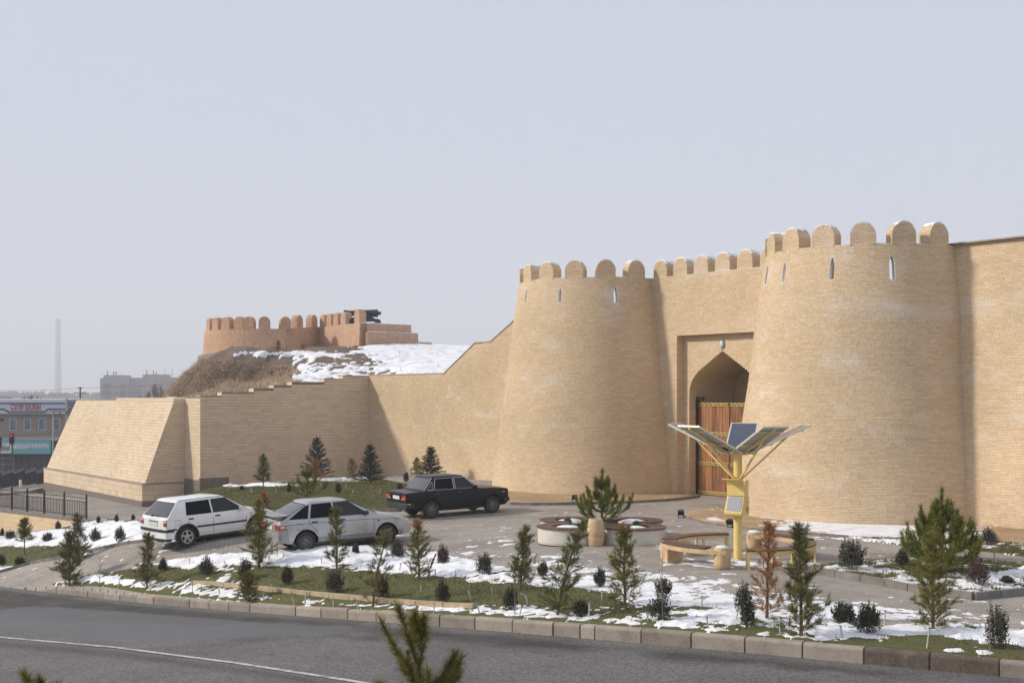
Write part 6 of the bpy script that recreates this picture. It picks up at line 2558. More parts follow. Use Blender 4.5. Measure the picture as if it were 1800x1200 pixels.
# ------------------------------------------------------------------ solar tree with kiosk
sp_ = ground(1297, 982)
so = empty('solar_tree', tuple(sp_), 0, 'yellow solar charging tree with five tilted panels and a screen kiosk', 'solar charger')
PH = 2.62
mb = MB()
mb.tube([(0, 0, -0.05), (0, 0, PH)], 0.108, 24)
mb.build('pole', M['yellow'], so, smooth=40)
mb = MB()
for k_ in range(5):
    a = R(-70 + 72 * k_)
    d = Vector((math.cos(a), math.sin(a), 0))
    mb.bar(d * 0.02 + UP * (PH + .02), d * 0.42 + UP * (PH + .02), 0.06, 0.03)
mb.tube([(0, 0, PH), (0, 0, PH + .035)], 0.20, 20)
mb.build('hub', M['yellow'], so)
for k_ in range(5):
    a = R(-70 + 72 * k_)
    d = Vector((math.cos(a), math.sin(a), 0))
    t = Vector((-d.y, d.x, 0))
    tilt = R(24)
    u = d * math.cos(tilt) + UP * math.sin(tilt)
    nrm = -d * math.sin(tilt) + UP * math.cos(tilt)
    base = d * 0.22 + UP * (PH + .05)
    PL, PW = 1.70, 0.72
    mm = Matrix((u, t, nrm)).transposed()
    mb = MB()
    for (x0, x1, y0, y1) in ((0, PL, -PW / 2, -PW / 2 + .035), (0, PL, PW / 2 - .035, PW / 2), (0, .035, -PW / 2 + .035, PW / 2 - .035), (PL - .035, PL, -PW / 2 + .035, PW / 2 - .035)):
        mb.box(base + mm @ Vector(((x0 + x1) / 2, (y0 + y1) / 2, 0.0)), (x1 - x0, y1 - y0, 0.04), mtx=mm)
    pn = mb.build('panel', M['panel_frame'], so)
    mb = MB()
    mb.box(base + mm @ Vector((PL / 2, 0, -0.004)), (PL - .07, PW - .07, 0.012), mtx=mm)
    mb.build('backsheet', M['panel_back'], pn)
    nx_, ny_ = 10, 4
    for i in range(nx_):
        for j in range(ny_):
            mb = MB()
            cw, ch = (PL - .08) / nx_, (PW - .08) / ny_
            mb.box(base + mm @ Vector((.04 + cw * (i + .5), -PW / 2 + .04 + ch * (j + .5), 0.0105)), (cw - .012, ch - .012, 0.006), mtx=mm)
            mb.build('cell', M['cell'], pn)
    mb = MB()
    mb.bar(base + u * 0.05 - nrm * 0.04, base + u * (PL - .05) - nrm * .04, 0.05, 0.04, up=nrm)
    for f in (0.35, 0.85):
        mb.bar(base + u * PL * f - t * PW * .48 - nrm * .035, base + u * PL * f + t * PW * .48 - nrm * .035, 0.03, 0.03, up=nrm)
    mb.bar(Vector(d * 0.09 + UP * (PH - .62)), base + u * PL * 0.66 - nrm * 0.05, 0.04, 0.04)
    mb.build('strut', M['yellow'], so)
    mb = MB()
    mb.box(base + mm @ Vector((.30, 0.05, -0.03)), (0.11, 0.10, 0.03), mtx=mm)
    q0 = base + mm @ Vector((.34, .05, -.045))
    mb.tube([q0, q0 + u * .25 - nrm * .03, q0 + u * .5 - nrm * .015 + t * .06, q0 + u * .7 - nrm * .06], 0.007, 5)
    mb.build('junction_box', M['steel'], pn)
# kiosk: screen box looking to the viewer's left front, rounded back plate and shelf
kh = R(238)
kf = Vector((math.cos(kh), math.sin(kh), 0))
ks = Vector((-kf.y, kf.x, 0))
km = Matrix((kf, ks, UP)).transposed()
mk = Matrix((kf, UP, ks)).transposed()      # (forward, up) outline extruded sideways
mb = MB()
mb.prism([(-.16, 1.10), (.28, 1.10), (.33, 1.15), (.33, 1.19), (.12, 1.60), (-.16, 1.60)], -0.24, 0.24, mtx=mk)
kb_ = mb.build('kiosk', M['yellow'], so)
bmm = bmesh.new()
bmm.from_mesh(kb_.data)
bmesh.ops.recalc_face_normals(bmm, faces=bmm.faces)
bmesh.ops.bevel(bmm, geom=list(bmm.edges), offset=0.018, segments=2, affect='EDGES')
bmm.to_mesh(kb_.data)
bmm.free()
mb = MB()
a_, b_ = Vector((.316, 1.235)), Vector((.145, 1.57))
nn_ = Vector((b_.y - a_.y, -(b_.x - a_.x))).normalized()
q = [a_ + nn_ * 0.004, b_ + nn_ * .004, b_ - nn_ * .01, a_ - nn_ * .01]
mb.prism([tuple(v) for v in q], -0.185, 0.185, mtx=mk)
mb.build('screen', M['screen'], kb_)
mb = MB()
for i in range(4):
    mb.box(km @ Vector((-.02, 0.246, 1.20 + .035 * i)), (0.10, 0.012, 0.016), mtx=km)
mb.box(km @ Vector((0.0, 0.246, 1.44)), (.03, .012, .03), mtx=km)
mb.build('kiosk_vent', M['steel'], kb_)
mb = MB()
mb.prism([(.13, 1.60), (.15, 1.60), (.15, 1.86), (.19, 1.94), (.25, 1.985), (.48, 2.02), (.48, 2.04), (.24, 2.01), (.165, 1.955), (.13, 1.87)], -0.23, 0.23, mtx=mk)
mb.prism([(-.15, 1.60), (.13, 1.60), (.13, 1.88), (-.02, 1.98), (-.15, 1.98)], 0.20, 0.225, mtx=mk)
mb.prism([(-.15, 1.60), (.13, 1.60), (.13, 1.88), (-.02, 1.98), (-.15, 1.98)], -0.225, -0.20, mtx=mk)
mb.build('shelf_hood', M['yellow'], so)

# ------------------------------------------------------------------ ring of benches round the solar tree
SPX, SPY = sp_.x, sp_.y


def arc_pts(r, a0, a1, n):
    return [(r * math.cos(R(a0 + (a1 - a0) * i / n)), r * math.sin(R(a0 + (a1 - a0) * i / n))) for i in range(n + 1)]


def steel_bench(label, a0, a1, r=1.72, w=0.40, h=0.46):
    b = empty('steel_bench', (SPX, SPY, zg1(SPX, SPY)), 0, label, 'bench', 'yellow steel benches round the solar tree')
    n = 26
    for i in range(n):
        f0, f1 = (i + .05) / n, (i + .95) / n
        A0, A1 = R(a0 + (a1 - a0) * f0), R(a0 + (a1 - a0) * f1)
        mb = MB()
        mb.prism([(rr * math.cos(q), rr * math.sin(q)) for rr, q in ((r - w / 2, A0), (r + w / 2, A0), (r + w / 2, A1), (r - w / 2, A1))], h - 0.035, h)
        mb.build('seat_slat', M['seat_wood'], b)
    mb = MB()
    for rr in (r - w / 2 + .03, r + w / 2 - .03):
        p = arc_pts(rr, a0 + .6, a1 - .6, 14)
        for q0, q1 in zip(p, p[1:]):
            mb.bar((q0[0], q0[1], h - .07), (q1[0], q1[1], h - .07), 0.035, 0.06)
    mb.build('seat_frame', M['yellow'], b)
    for f in (0.02, 0.34, 0.66, 0.98):
        a = R(a0 + (a1 - a0) * f)
        for rr in (r - w / 2 + .03, r + w / 2 - .03):
            mb = MB()
            mb.box((rr * math.cos(a), rr * math.sin(a), (h - .10) / 2 - .01), (0.045, 0.045, h - .08), rz=a)
            mb.build('leg', M['yellow'], b)
    return b


def stone_bench(label, a0, a1, r=1.78, w=0.46, h=0.47):
    b = empty('stone_bench', (SPX, SPY, zg1(SPX, SPY)), 0, label, 'bench', 'sandstone block benches round the solar tree')
    mb = MB()
    n = 18
    vs, fs = [], []
    prof = [(r - w / 2, h - .13), (r + w / 2, h - .13), (r + w / 2, h - .03), (r - w / 2, h - .03)]
    for i in range(n + 1):
        a = R(a0 + (a1 - a0) * i / n)
        vs += [(p * math.cos(a), p * math.sin(a), z) for p, z in prof]
    for i in range(n):
        for j in range(4):
            fs.append((i * 4 + j, i * 4 + (j + 1) % 4, (i + 1) * 4 + (j + 1) % 4, (i + 1) * 4 + j))
    fs += [(0, 1, 2, 3), (n * 4 + 3, n * 4 + 2, n * 4 + 1, n * 4)]
    mb.add(vs, fs)
    mb.build('seat_beam', M['sandstone'], b, smooth=40)
    ns = 24
    for i in range(ns):
        A0, A1 = R(a0 + 2 + (a1 - a0 - 18) * (i + .06) / ns), R(a0 + 2 + (a1 - a0 - 18) * (i + .94) / ns)
        mb = MB()
        mb.prism([(rr * math.cos(q), rr * math.sin(q)) for rr, q in ((r - w / 2 + .03, A0), (r + w / 2 - .03, A0), (r + w / 2 - .03, A1), (r - w / 2 + .03, A1))], h - .026, h + .015)
        mb.build('seat_slat', M['seat_wood'], b)
    for a, kind in ((a0 + 6, 0), (a1 - 4, 1)):
        mb = MB()
        q = R(a)
        c = Vector((r * math.cos(q), r * math.sin(q), 0))
        if kind:
            mb.lathe([(0.19, 0.0), (0.215, 0.03), (0.22, 0.2), (0.21, h - .02), (0.20, h + .03), (0.17, h + .045), (0.0, h + .045)], 24, c=c + Vector((0, 0, -.01)), mtx=Matrix.Rotation(q, 3, 'Z') @ Matrix.Diagonal((1.12, 0.92, 1)))
            mb.build('leg', M['sandstone'], b, smooth=50)
        else:
            aa, bb = a - 7, a + 7
            mb.prism(arc_pts(r - w / 2 + .02, aa, bb, 5) + arc_pts(r + w / 2 - .02, bb, aa, 5), -0.01, h - .132)
            mb.build('leg', M['sandstone'], b)
    mb = MB()
    mb.lathe([(0.0, .03), (.08, .026), (.15, .008), (.16, -.01)], 12, c=(r * math.cos(R(a1 - 4)), r * math.sin(R(a1 - 4)), h + .045), close=False)
    mb.build('snow_cap', M['snow'], b, smooth=60)
    return b


stone_bench('sandstone bench with one rounded block end, nearest the planter', 188, 252)
steel_bench('yellow-legged slatted bench behind the solar tree pole', 88, 166)
steel_bench('yellow-legged slatted bench in front of the solar tree pole', 266, 342)
stone_bench('sandstone bench half hidden by the orange dead conifer', 4, 70)


# ------------------------------------------------------------------ floodlights on the ground
def flood(px, py, rz, label):
    p = put(px, py)
    f = empty('floodlight', tuple(p), R(rz), label, 'floodlight', 'small black floodlights on the paving')
    mb = MB()
    mb.box((0, 0, 0.19), (0.13, 0.17, 0.15), mtx=Matrix.Rotation(R(-25), 3, 'Y'))
    for i in range(5):
        mb.box((-.075, -.06 + .03 * i, 0.165), (0.05, 0.008, 0.12), mtx=Matrix.Rotation(R(-25), 3, 'Y'))
    mb.build('lamp_housing', M['steel'], f)
    mb = MB()
    mb.box((.066, 0, 0.225), (0.008, 0.14, 0.12), mtx=Matrix.Rotation(R(-25), 3, 'Y'))
    mb.build('lamp_glass', M['cell'], f)
    mb = MB()
    for sy in (-.1, .1):
        mb.bar((0, sy, 0.19), (0.02, sy, 0.0), 0.012, 0.03)
    mb.bar((0.02, -.1, 0.006), (0.02, .1, 0.006), 0.03, 0.012)
    mb.build('bracket', M['steel'], f)


flood(1010, 882, 70, 'black floodlight at the foot of the left tower')
flood(1197, 910, 60, 'black floodlight beside the gate at the point of the brick apron')
flood(1283, 927, 40, 'black floodlight just left of the solar tree pole')


# ------------------------------------------------------------------ plants
class Soup:
    """triangles in numpy, for foliage"""

    def __init__(s):
        s.t = []

    def needles(s, P, D, L, W_):
        P, D = np.asarray(P, float), np.asarray(D, float)
        n = len(P)
        D = D / (np.linalg.norm(D, axis=1)[:, None] + 1e-9)
        q = nr.normal(0, 1, (n, 3))
        S_ = np.cross(D, q)
        S_ /= np.linalg.norm(S_, axis=1)[:, None] + 1e-9
        L = np.broadcast_to(L, (n,))[:, None]
        W_ = np.broadcast_to(W_, (n,))[:, None]
        s.t.append(np.stack([P - S_ * W_ / 2, P + S_ * W_ / 2, P + D * L], 1))

    def leaves(s, P, N, size):
        """small rhombic leaves, two triangles each sharing an island via quads is not needed at this size"""
        n = len(P)
        q = nr.normal(0, 1, (n, 3))
        A_ = np.cross(N, q)
        A_ /= np.linalg.norm(A_, axis=1)[:, None] + 1e-9
        B_ = np.cross(N, A_)
        B_ /= np.linalg.norm(B_, axis=1)[:, None] + 1e-9
        z = np.broadcast_to(size, (n,))[:, None]
        s.t.append(np.stack([P - A_ * z * .45, P + B_ * z, P + A_ * z * .45], 1))
        s.t.append(np.stack([P + A_ * z * .45, P - B_ * z * .6, P - A_ * z * .45], 1))

    def build(s, name, mat, parent):
        T_ = np.concatenate(s.t)
        o = big_mesh(name, T_.reshape(-1, 3), np.arange(len(T_) * 3).reshape(-1, 3), mat, parent)
        return o


def conifer(base, H, Rm, label, mat='cedar', seed=1, lean=(0, 0), dens=1.0, low=0.03, name='young_conifer', cat='conifer', group=None, top_mat=None, bare=0.0, tipf=.72):
    """open feathery young conifer: slender stem, rising branches, long wispy needles"""
    rg = random.Random(seed)
    root = empty(name, tuple(base), 0, label, cat, group)
    ax = lambda f: Vector((lean[0] * f ** 1.5, lean[1] * f ** 1.5, H * f))
    mb = MB()
    mb.tube([ax(f) + Vector((rg.uniform(-.01, .01), rg.uniform(-.01, .01), 0)) * (1 if 0 < f < 1 else 0) for f in np.linspace(0, .97, 8)], [0.022 * H ** .5 * (1 - .8 * f) + .003 for f in np.linspace(0, 1, 8)], 6)
    sp_ = Soup()
    sp2 = Soup()
    nb_ = int(58 * dens)
    for i in range(nb_):
        f = low + (0.95 - low) * (i + rg.random()) / nb_
        if rg.random() < bare:
            continue
        az = i * 2.4 + rg.uniform(-.5, .5)
        prof = (1 - f) ** 0.8 * (0.62 + 0.38 * min(1, f / 0.18))
        L = Rm * prof * rg.uniform(.45, 1.3) + .05
        el = R(rg.uniform(0, 52) + 26 * f)
        d = Vector((math.cos(az) * math.cos(el), math.sin(az) * math.cos(el), math.sin(el)))
        p0 = ax(f)
        pts = [p0 + d * L * q + Vector((0, 0, -.10 * L * math.sin(q * 2.2))) for q in (0, .35, .7, 1.0)]
        mb.tube(pts, [.007, .005, .004, .002], 4, cap=False)
        tgt = sp2 if (top_mat and f > tipf) else sp_
        ntw = max(3, int(5.5 * L / .35))
        for k_ in range(ntw):
            q = rg.uniform(.15, 1.0)
            b0 = p0 + d * L * q + Vector((0, 0, -.10 * L * math.sin(q * 2.2)))
            td = (d * .7 + Vector((rg.uniform(-1, 1), rg.uniform(-1, 1), rg.uniform(-.25, .9))) * .75).normalized()
            tl = rg.uniform(.08, .2) * (0.6 + .5 * L / .4)
            n = 38
            fr_ = nr.uniform(0, 1, n)
            P = np.array(b0)[None] + np.array(td)[None] * (fr_[:, None] * tl)
            D = np.array(td)[None] * 1.0 + nr.normal(0, .52, (n, 3))
            tgt.needles(P, D, nr.uniform(.06, .14, n), nr.uniform(.005, .009, n))
    n = 110
    fr_ = nr.uniform(.78, 1.0, n)
    P = np.array([tuple(ax(q)) for q in fr_])
    D = np.c_[nr.normal(0, .45, n), nr.normal(0, .45, n), np.ones(n) * .9]
    (sp2 if top_mat else sp_).needles(P, D, nr.uniform(.07, .12, n), .011)
    mb.build('trunk', M['bark'], root)
    sp_.build('crown', M[mat], root)
    if top_mat and sp2.t:
        sp2.build('browned_tip', M[top_mat], root)
    return root


def boxwood(base, H, Wd, label, mat='box_leaf', seed=1, name='boxwood_bush', cat='bush', group=None, lobes=None, spiky=0.35):
    root = empty(name, tuple(base), 0, label, cat, group)
    rg = random.Random(seed)
    sp_ = Soup()
    lobes = lobes or [(0, 0, .5, 1.0, 1.0)]
    for (lx, lz, cz, sw, sh) in lobes:
        ks = (0.6 + .7 * min(Wd, .8)) * 1.2
        zc, hz_, rx = H * (cz - .06) + lz, H / 2 * sh, Wd / 2 * sw
        n = int(1100 * sw * sh)                             # inner leafy mass
        u = nr.normal(0, 1, (n, 3))
        u /= np.linalg.norm(u, axis=1)[:, None]
        r = nr.uniform(.1, 1.0, n) ** .45 * .78
        bump = 0.70 + 0.55 * vnoise(u[:, 0] * 2.2 + seed, u[:, 1] * 2.2 + u[:, 2] * 1.7, seed)
        P = np.c_[u[:, 0] * r * bump * rx * (1 - .25 * u[:, 2]), u[:, 1] * r * bump * rx * (1 - .25 * u[:, 2]), zc + u[:, 2] * r * np.where(u[:, 2] < 0, 1.1, bump * 1.1) * hz_]
        P[:, 0] += lx
        P = P[P[:, 2] > .0]
        N = nr.normal(0, 1, P.shape)
        N /= np.linalg.norm(N, axis=1)[:, None]
        sp_.leaves(P, N, nr.uniform(.013, .025, len(P)) * ks)
        for q in range(int((46 + 34 * spiky) * sw)):        # upright leafy shoots fanning from the foot break the outline
            az, fr_ = rg.uniform(0, 6.283), rg.random() ** .6
            tip = np.array([math.cos(az) * rx * fr_ * rg.uniform(.75, 1.12) + lx, math.sin(az) * rx * fr_ * rg.uniform(.75, 1.12), zc + hz_ * (math.sqrt(max(0, 1 - fr_ * fr_)) * rg.uniform(.75, 1.2) * 1.02 + .10 - .75 * fr_ ** 3 * rg.random())])
            foot = np.array([lx + math.cos(az) * rx * fr_ * .35, math.sin(az) * rx * fr_ * .35, max(.0, zc - hz_ * .9)])
            m = 30
            f = nr.uniform(.35, 1, m)
            P = foot[None] + (tip - foot)[None] * f[:, None] + nr.normal(0, .016, (m, 3)) * (1.25 - f[:, None]) * ks * 1.3
            N = nr.normal(0, 1, (m, 3))
            N /= np.linalg.norm(N, axis=1)[:, None]
            sp_.leaves(P[P[:, 2] > 0], N[P[:, 2] > 0], nr.uniform(.012, .022, int((P[:, 2] > 0).sum())) * ks)
    mb = MB()
    for i in range(6):
        a = rg.uniform(0, 6.28)
        mb.tube([(0.02 * math.cos(a), .02 * math.sin(a), -.02), (Wd * .14 * math.cos(a), Wd * .14 * math.sin(a), H * .35), (Wd * .3 * math.cos(a), Wd * .3 * math.sin(a), H * .72)], [.010, .007, .003], 5)
    mb.build('stem', M['twig'], root)
    sp_.build('foliage', M[mat], root)
    return root


def candle(sp_, mb, pts, rad_, L0, n, w=.013):
    n = int(n * 2.3)
    """shoot along pts, clothed in needles like a bottle brush"""
    pts = [Vector(p) for p in pts]
    mb.tube(pts, [rad_, rad_ * .8, rad_ * .5][:len(pts)] if len(pts) <= 3 else [rad_ * (1 - .6 * i / len(pts)) for i in range(len(pts))], 5, cap=False)
    seg = [(b - a) for a, b in zip(pts, pts[1:])]
    tot = sum(q.length for q in seg)
    for a, d in zip(pts[:-1], seg):
        m = max(4, int(n * d.length / tot))
        f = nr.uniform(0, 1, m)
        P = np.array(a)[None] + np.array(d)[None] * f[:, None]
        dn = np.array(d.normalized())
        D = nr.normal(0, .50, (m, 3)) + dn[None] * 0.85
        sp_.needles(P, D, nr.uniform(.7, 1.05, m) * L0, w)


def pine(base, H, Rm, label, seed=1, whorls=4, nl=.13, name='pine_tree', mat='pine', per=7, n=80, sub=2):
    rg = random.Random(seed)
    root = empty(name, tuple(base), 0, label, 'pine')
    mb = MB()
    mb.tube([(0, 0, -.05), (rg.uniform(-.02, .02), rg.uniform(-.02, .02), H * .5), (0, 0, H * .82)], [.035 * H ** .5, .022 * H ** .5, .010], 7)
    sp_ = Soup()
    candle(sp_, mb, [(0, 0, H * .68), (0.0, 0, H * .85), (0.01, 0, H)], .010, nl, int(n * 1.5))
    for w in range(whorls):
        f = .08 + .58 * (w / max(1, whorls - 1)) ** 1.15
        for k_ in range(per):
            az = 2 * PI * k_ / per + w * .6 + rg.uniform(-.25, .25)
            L = Rm * (1.0 - .74 * (w / max(1, whorls - 1))) * rg.uniform(.7, 1.1)
            d = Vector((math.cos(az), math.sin(az), 0))
            p0 = Vector((0, 0, H * f))
            rise = rg.uniform(.35, .7) + .35 * f
            p1 = p0 + d * L * .55 + UP * L * rise * .28
            p2 = p0 + d * L * .9 + UP * L * rise * .75
            p3 = p0 + d * L * 1.0 + UP * (L * rise + H * .09)
            candle(sp_, mb, [p0, p1], .010, nl * .8, int(n * .45))
            candle(sp_, mb, [p1, p2, p3], .008, nl, n)
            for q in range(sub):
                az2 = az + rg.uniform(-1.0, 1.0)
                d2 = Vector((math.cos(az2), math.sin(az2), 0))
                e = p1.lerp(p2, rg.uniform(0, .7))
                candle(sp_, mb, [e, e + d2 * L * .24 + UP * L * .10, e + d2 * L * .33 + UP * (L * .28 + H * .04)], .006, nl * .9, int(n * .6))
    mb.build('trunk', M['bark'], root)
    sp_.build('crown', M[mat], root)
    return root


def spruce(base, H, Rm, label, seed=1):
    rg = random.Random(seed)
    root = empty('blue_spruce', tuple(base), 0, label, 'spruce', 'blue spruces before the clad walls')
    mb = MB()
    mb.tube([(0, 0, -.05), (0, 0, H * .5), (0, 0, H)], [.05, .03, .006], 7)
    sp_ = Soup()
    tiers = 15
    for t in range(tiers):
        f = .07 + .80 * (t / (tiers - 1)) ** 1.0
        for k_ in range(9):
            az = 2 * PI * k_ / 9 + t * .37 + rg.uniform(-.2, .2)
            L = Rm * (1 - f) ** .95 * rg.uniform(.75, 1.15) + .07
            el = R(rg.uniform(-2, 22) + 25 * f)
            d = Vector((math.cos(az) * math.cos(el), math.sin(az) * math.cos(el), math.sin(el)))
            side = Vector((-math.sin(az), math.cos(az), 0))
            p0 = Vector((0, 0, H * f + rg.uniform(-.03, .03)))
            mb.bar(p0, p0 + d * L, .010)
            m = int(46 * L / Rm) + 14
            q = nr.uniform(.12, 1.0, m)
            sg = nr.choice([-1.0, 1.0], m)
            P = np.array(p0)[None] + np.array(d)[None] * (q * L)[:, None]
            D = np.array(d)[None] * .75 + np.array(side)[None] * (sg * nr.uniform(.1, .9, m))[:, None] + np.array([0, 0, .30])[None] + nr.normal(0, .18, (m, 3))
            sp_.needles(P, D, nr.uniform(.07, .16, m) * (.7 + .5 * (1 - f)), nr.uniform(.020, .036, m))
    n = 60
    q = nr.uniform(.82, .97, n)
    sp_.needles(np.c_[np.zeros(n), np.zeros(n), q * H], np.c_[nr.normal(0, .5, n), nr.normal(0, .5, n), np.ones(n)], nr.uniform(.05, .09, n), .014)
    mb.build('trunk', M['bark'], root)
    sp_.build('crown', M['spruce'], root)
    return root


def sapling(base, H, label, seed=1, spread=.25, name='bare_sapling'):
    rg = random.Random(seed)
    root = empty(name, tuple(base), 0, label, 'sapling')
    mb = MB()
    mb.tube([(0, 0, -.03), (rg.uniform(-.02, .02), 0, H * .5), (rg.uniform(-.04, .04), rg.uniform(-.04, .04), H)], [.012, .008, .003], 6)
    mb.build('stem', M['twig'], root)
    tw = MB()
    for i in range(12):
        f = rg.uniform(.25, .95)
        a = rg.uniform(0, 6.28)
        L = spread * H * rg.uniform(.4, 1) * (1.15 - f)
        p0 = Vector((0, 0, H * f))
        d = Vector((math.cos(a), math.sin(a), rg.uniform(.5, 1.3)))
        p1 = p0 + d * L * .6
        tw.tube([p0, p1, p0 + d * L + Vector((0, 0, L * .3))], [.005, .004, .002], 4, cap=False)
        tw.tube([p1, p1 + Vector((rg.uniform(-1, 1), rg.uniform(-1, 1), 1)).normalized() * L * .5], [.003, .0015], 4, cap=False)
    tw.build('twigs', M['twig'], root)
    return root


def sz(p, px):
    """pixels -> metres at a point"""
    return px * p.y / F


# name of each young conifer: (foot x, foot y, top x, top y, half width px, material, label, extra)
CONS = [
    (122, 1027, 122, 932, 30, 'cedar', 'tall dense dark conifer at the far left end of the road kerb', dict(dens=1.5)),
    (138, 984, 136, 903, 20, 'cedar', 'slim conifer on the left bank, just behind the dense kerb conifer', dict(dens=1.1)),
    (43, 975, 43, 912, 18, 'cedar_y', 'bushy short conifer on the left bank below the railing', dict(dens=1.2, low=.35)),
    (258, 1036, 262, 938, 24, 'cedar', 'thin-topped conifer by the white car, grass patch at its foot', dict(dens=1.0)),
    (455, 998, 456, 880, 27, 'cedar_y', 'yellow-green conifer hiding the gap between white and silver cars', dict(dens=1.6)),
    (437, 1054, 437, 1006, 18, 'cedar_y', 'smallest conifer, low and bushy, behind the ochre edging stones', dict(dens=.9)),
    (592, 998, 590, 892, 22, 'cedar', 'conifer standing in front of the silver car doors', dict(dens=1.0)),
    (655, 1066, 682, 934, 26, 'cedar', 'wispy leaning conifer beside the ochre edging, brown bush behind', dict(dens=.7, bare=.25)),
    (737, 1018, 733, 915, 24, 'cedar_y', 'conifer with browned top in front of the black car', dict(dens=1.0, top_mat='dead', tipf=.8)),
    (915, 1036, 925, 930, 24, 'cedar', 'straight conifer left of the planter bench, snow heap behind', dict(dens=1.1)),
    (980, 1082, 1028, 918, 36, 'cedar', 'strongly leaning conifer in front of the urn bin', dict(dens=1.0)),
    (1098, 1062, 1096, 922, 34, 'cedar_y', 'tall conifer with reddish tip before the planter right lobe', dict(dens=1.15, top_mat='dead', tipf=.9)),
    (1348, 1086, 1352, 918, 34, 'dead', 'dead orange-brown conifer beside the front steel bench', dict(dens=.85)),
    (1408, 1118, 1405, 922, 42, 'cedar', 'largest dark conifer by the kerb, right of the orange dead one', dict(dens=1.5)),
    (1640, 1106, 1636, 938, 36, 'cedar_y', 'bright conifer by the kerb in front of the big pine', dict(dens=1.5)),
    (463, 862, 462, 800, 17, 'cedar', 'small conifer at the left end of the lawn by the clad wall', dict(dens=1.0, low=.2)),
    (619, 844, 618, 808, 12, 'cedar_y', 'yellowish wisp between the two left spruces', dict(dens=.6)),
    (733, 838, 732, 806, 10, 'cedar_y', 'yellowish wisp just left of the spruce behind the black car', dict(dens=.8)),
    (553, 846, 553, 808, 13, 'dead', 'rusty dead conifer in front of the tallest spruce', dict(dens=.8)),
    (464, 893, 464, 868, 12, 'dead', 'low rusty shrub on the lawn edge behind the cars', dict(dens=.5)),
]
for i, (bx_, by_, tx_, ty_, hw_, mt, lab, kw) in enumerate(CONS):
    p = put(bx_, by_)
    s1_ = p.y / F
    conifer(p, (by_ - ty_) * s1_, hw_ * s1_ * 1.05, lab, mt, 100 + i, lean=((tx_ - bx_) * s1_, 0), group='young conifers', **kw)

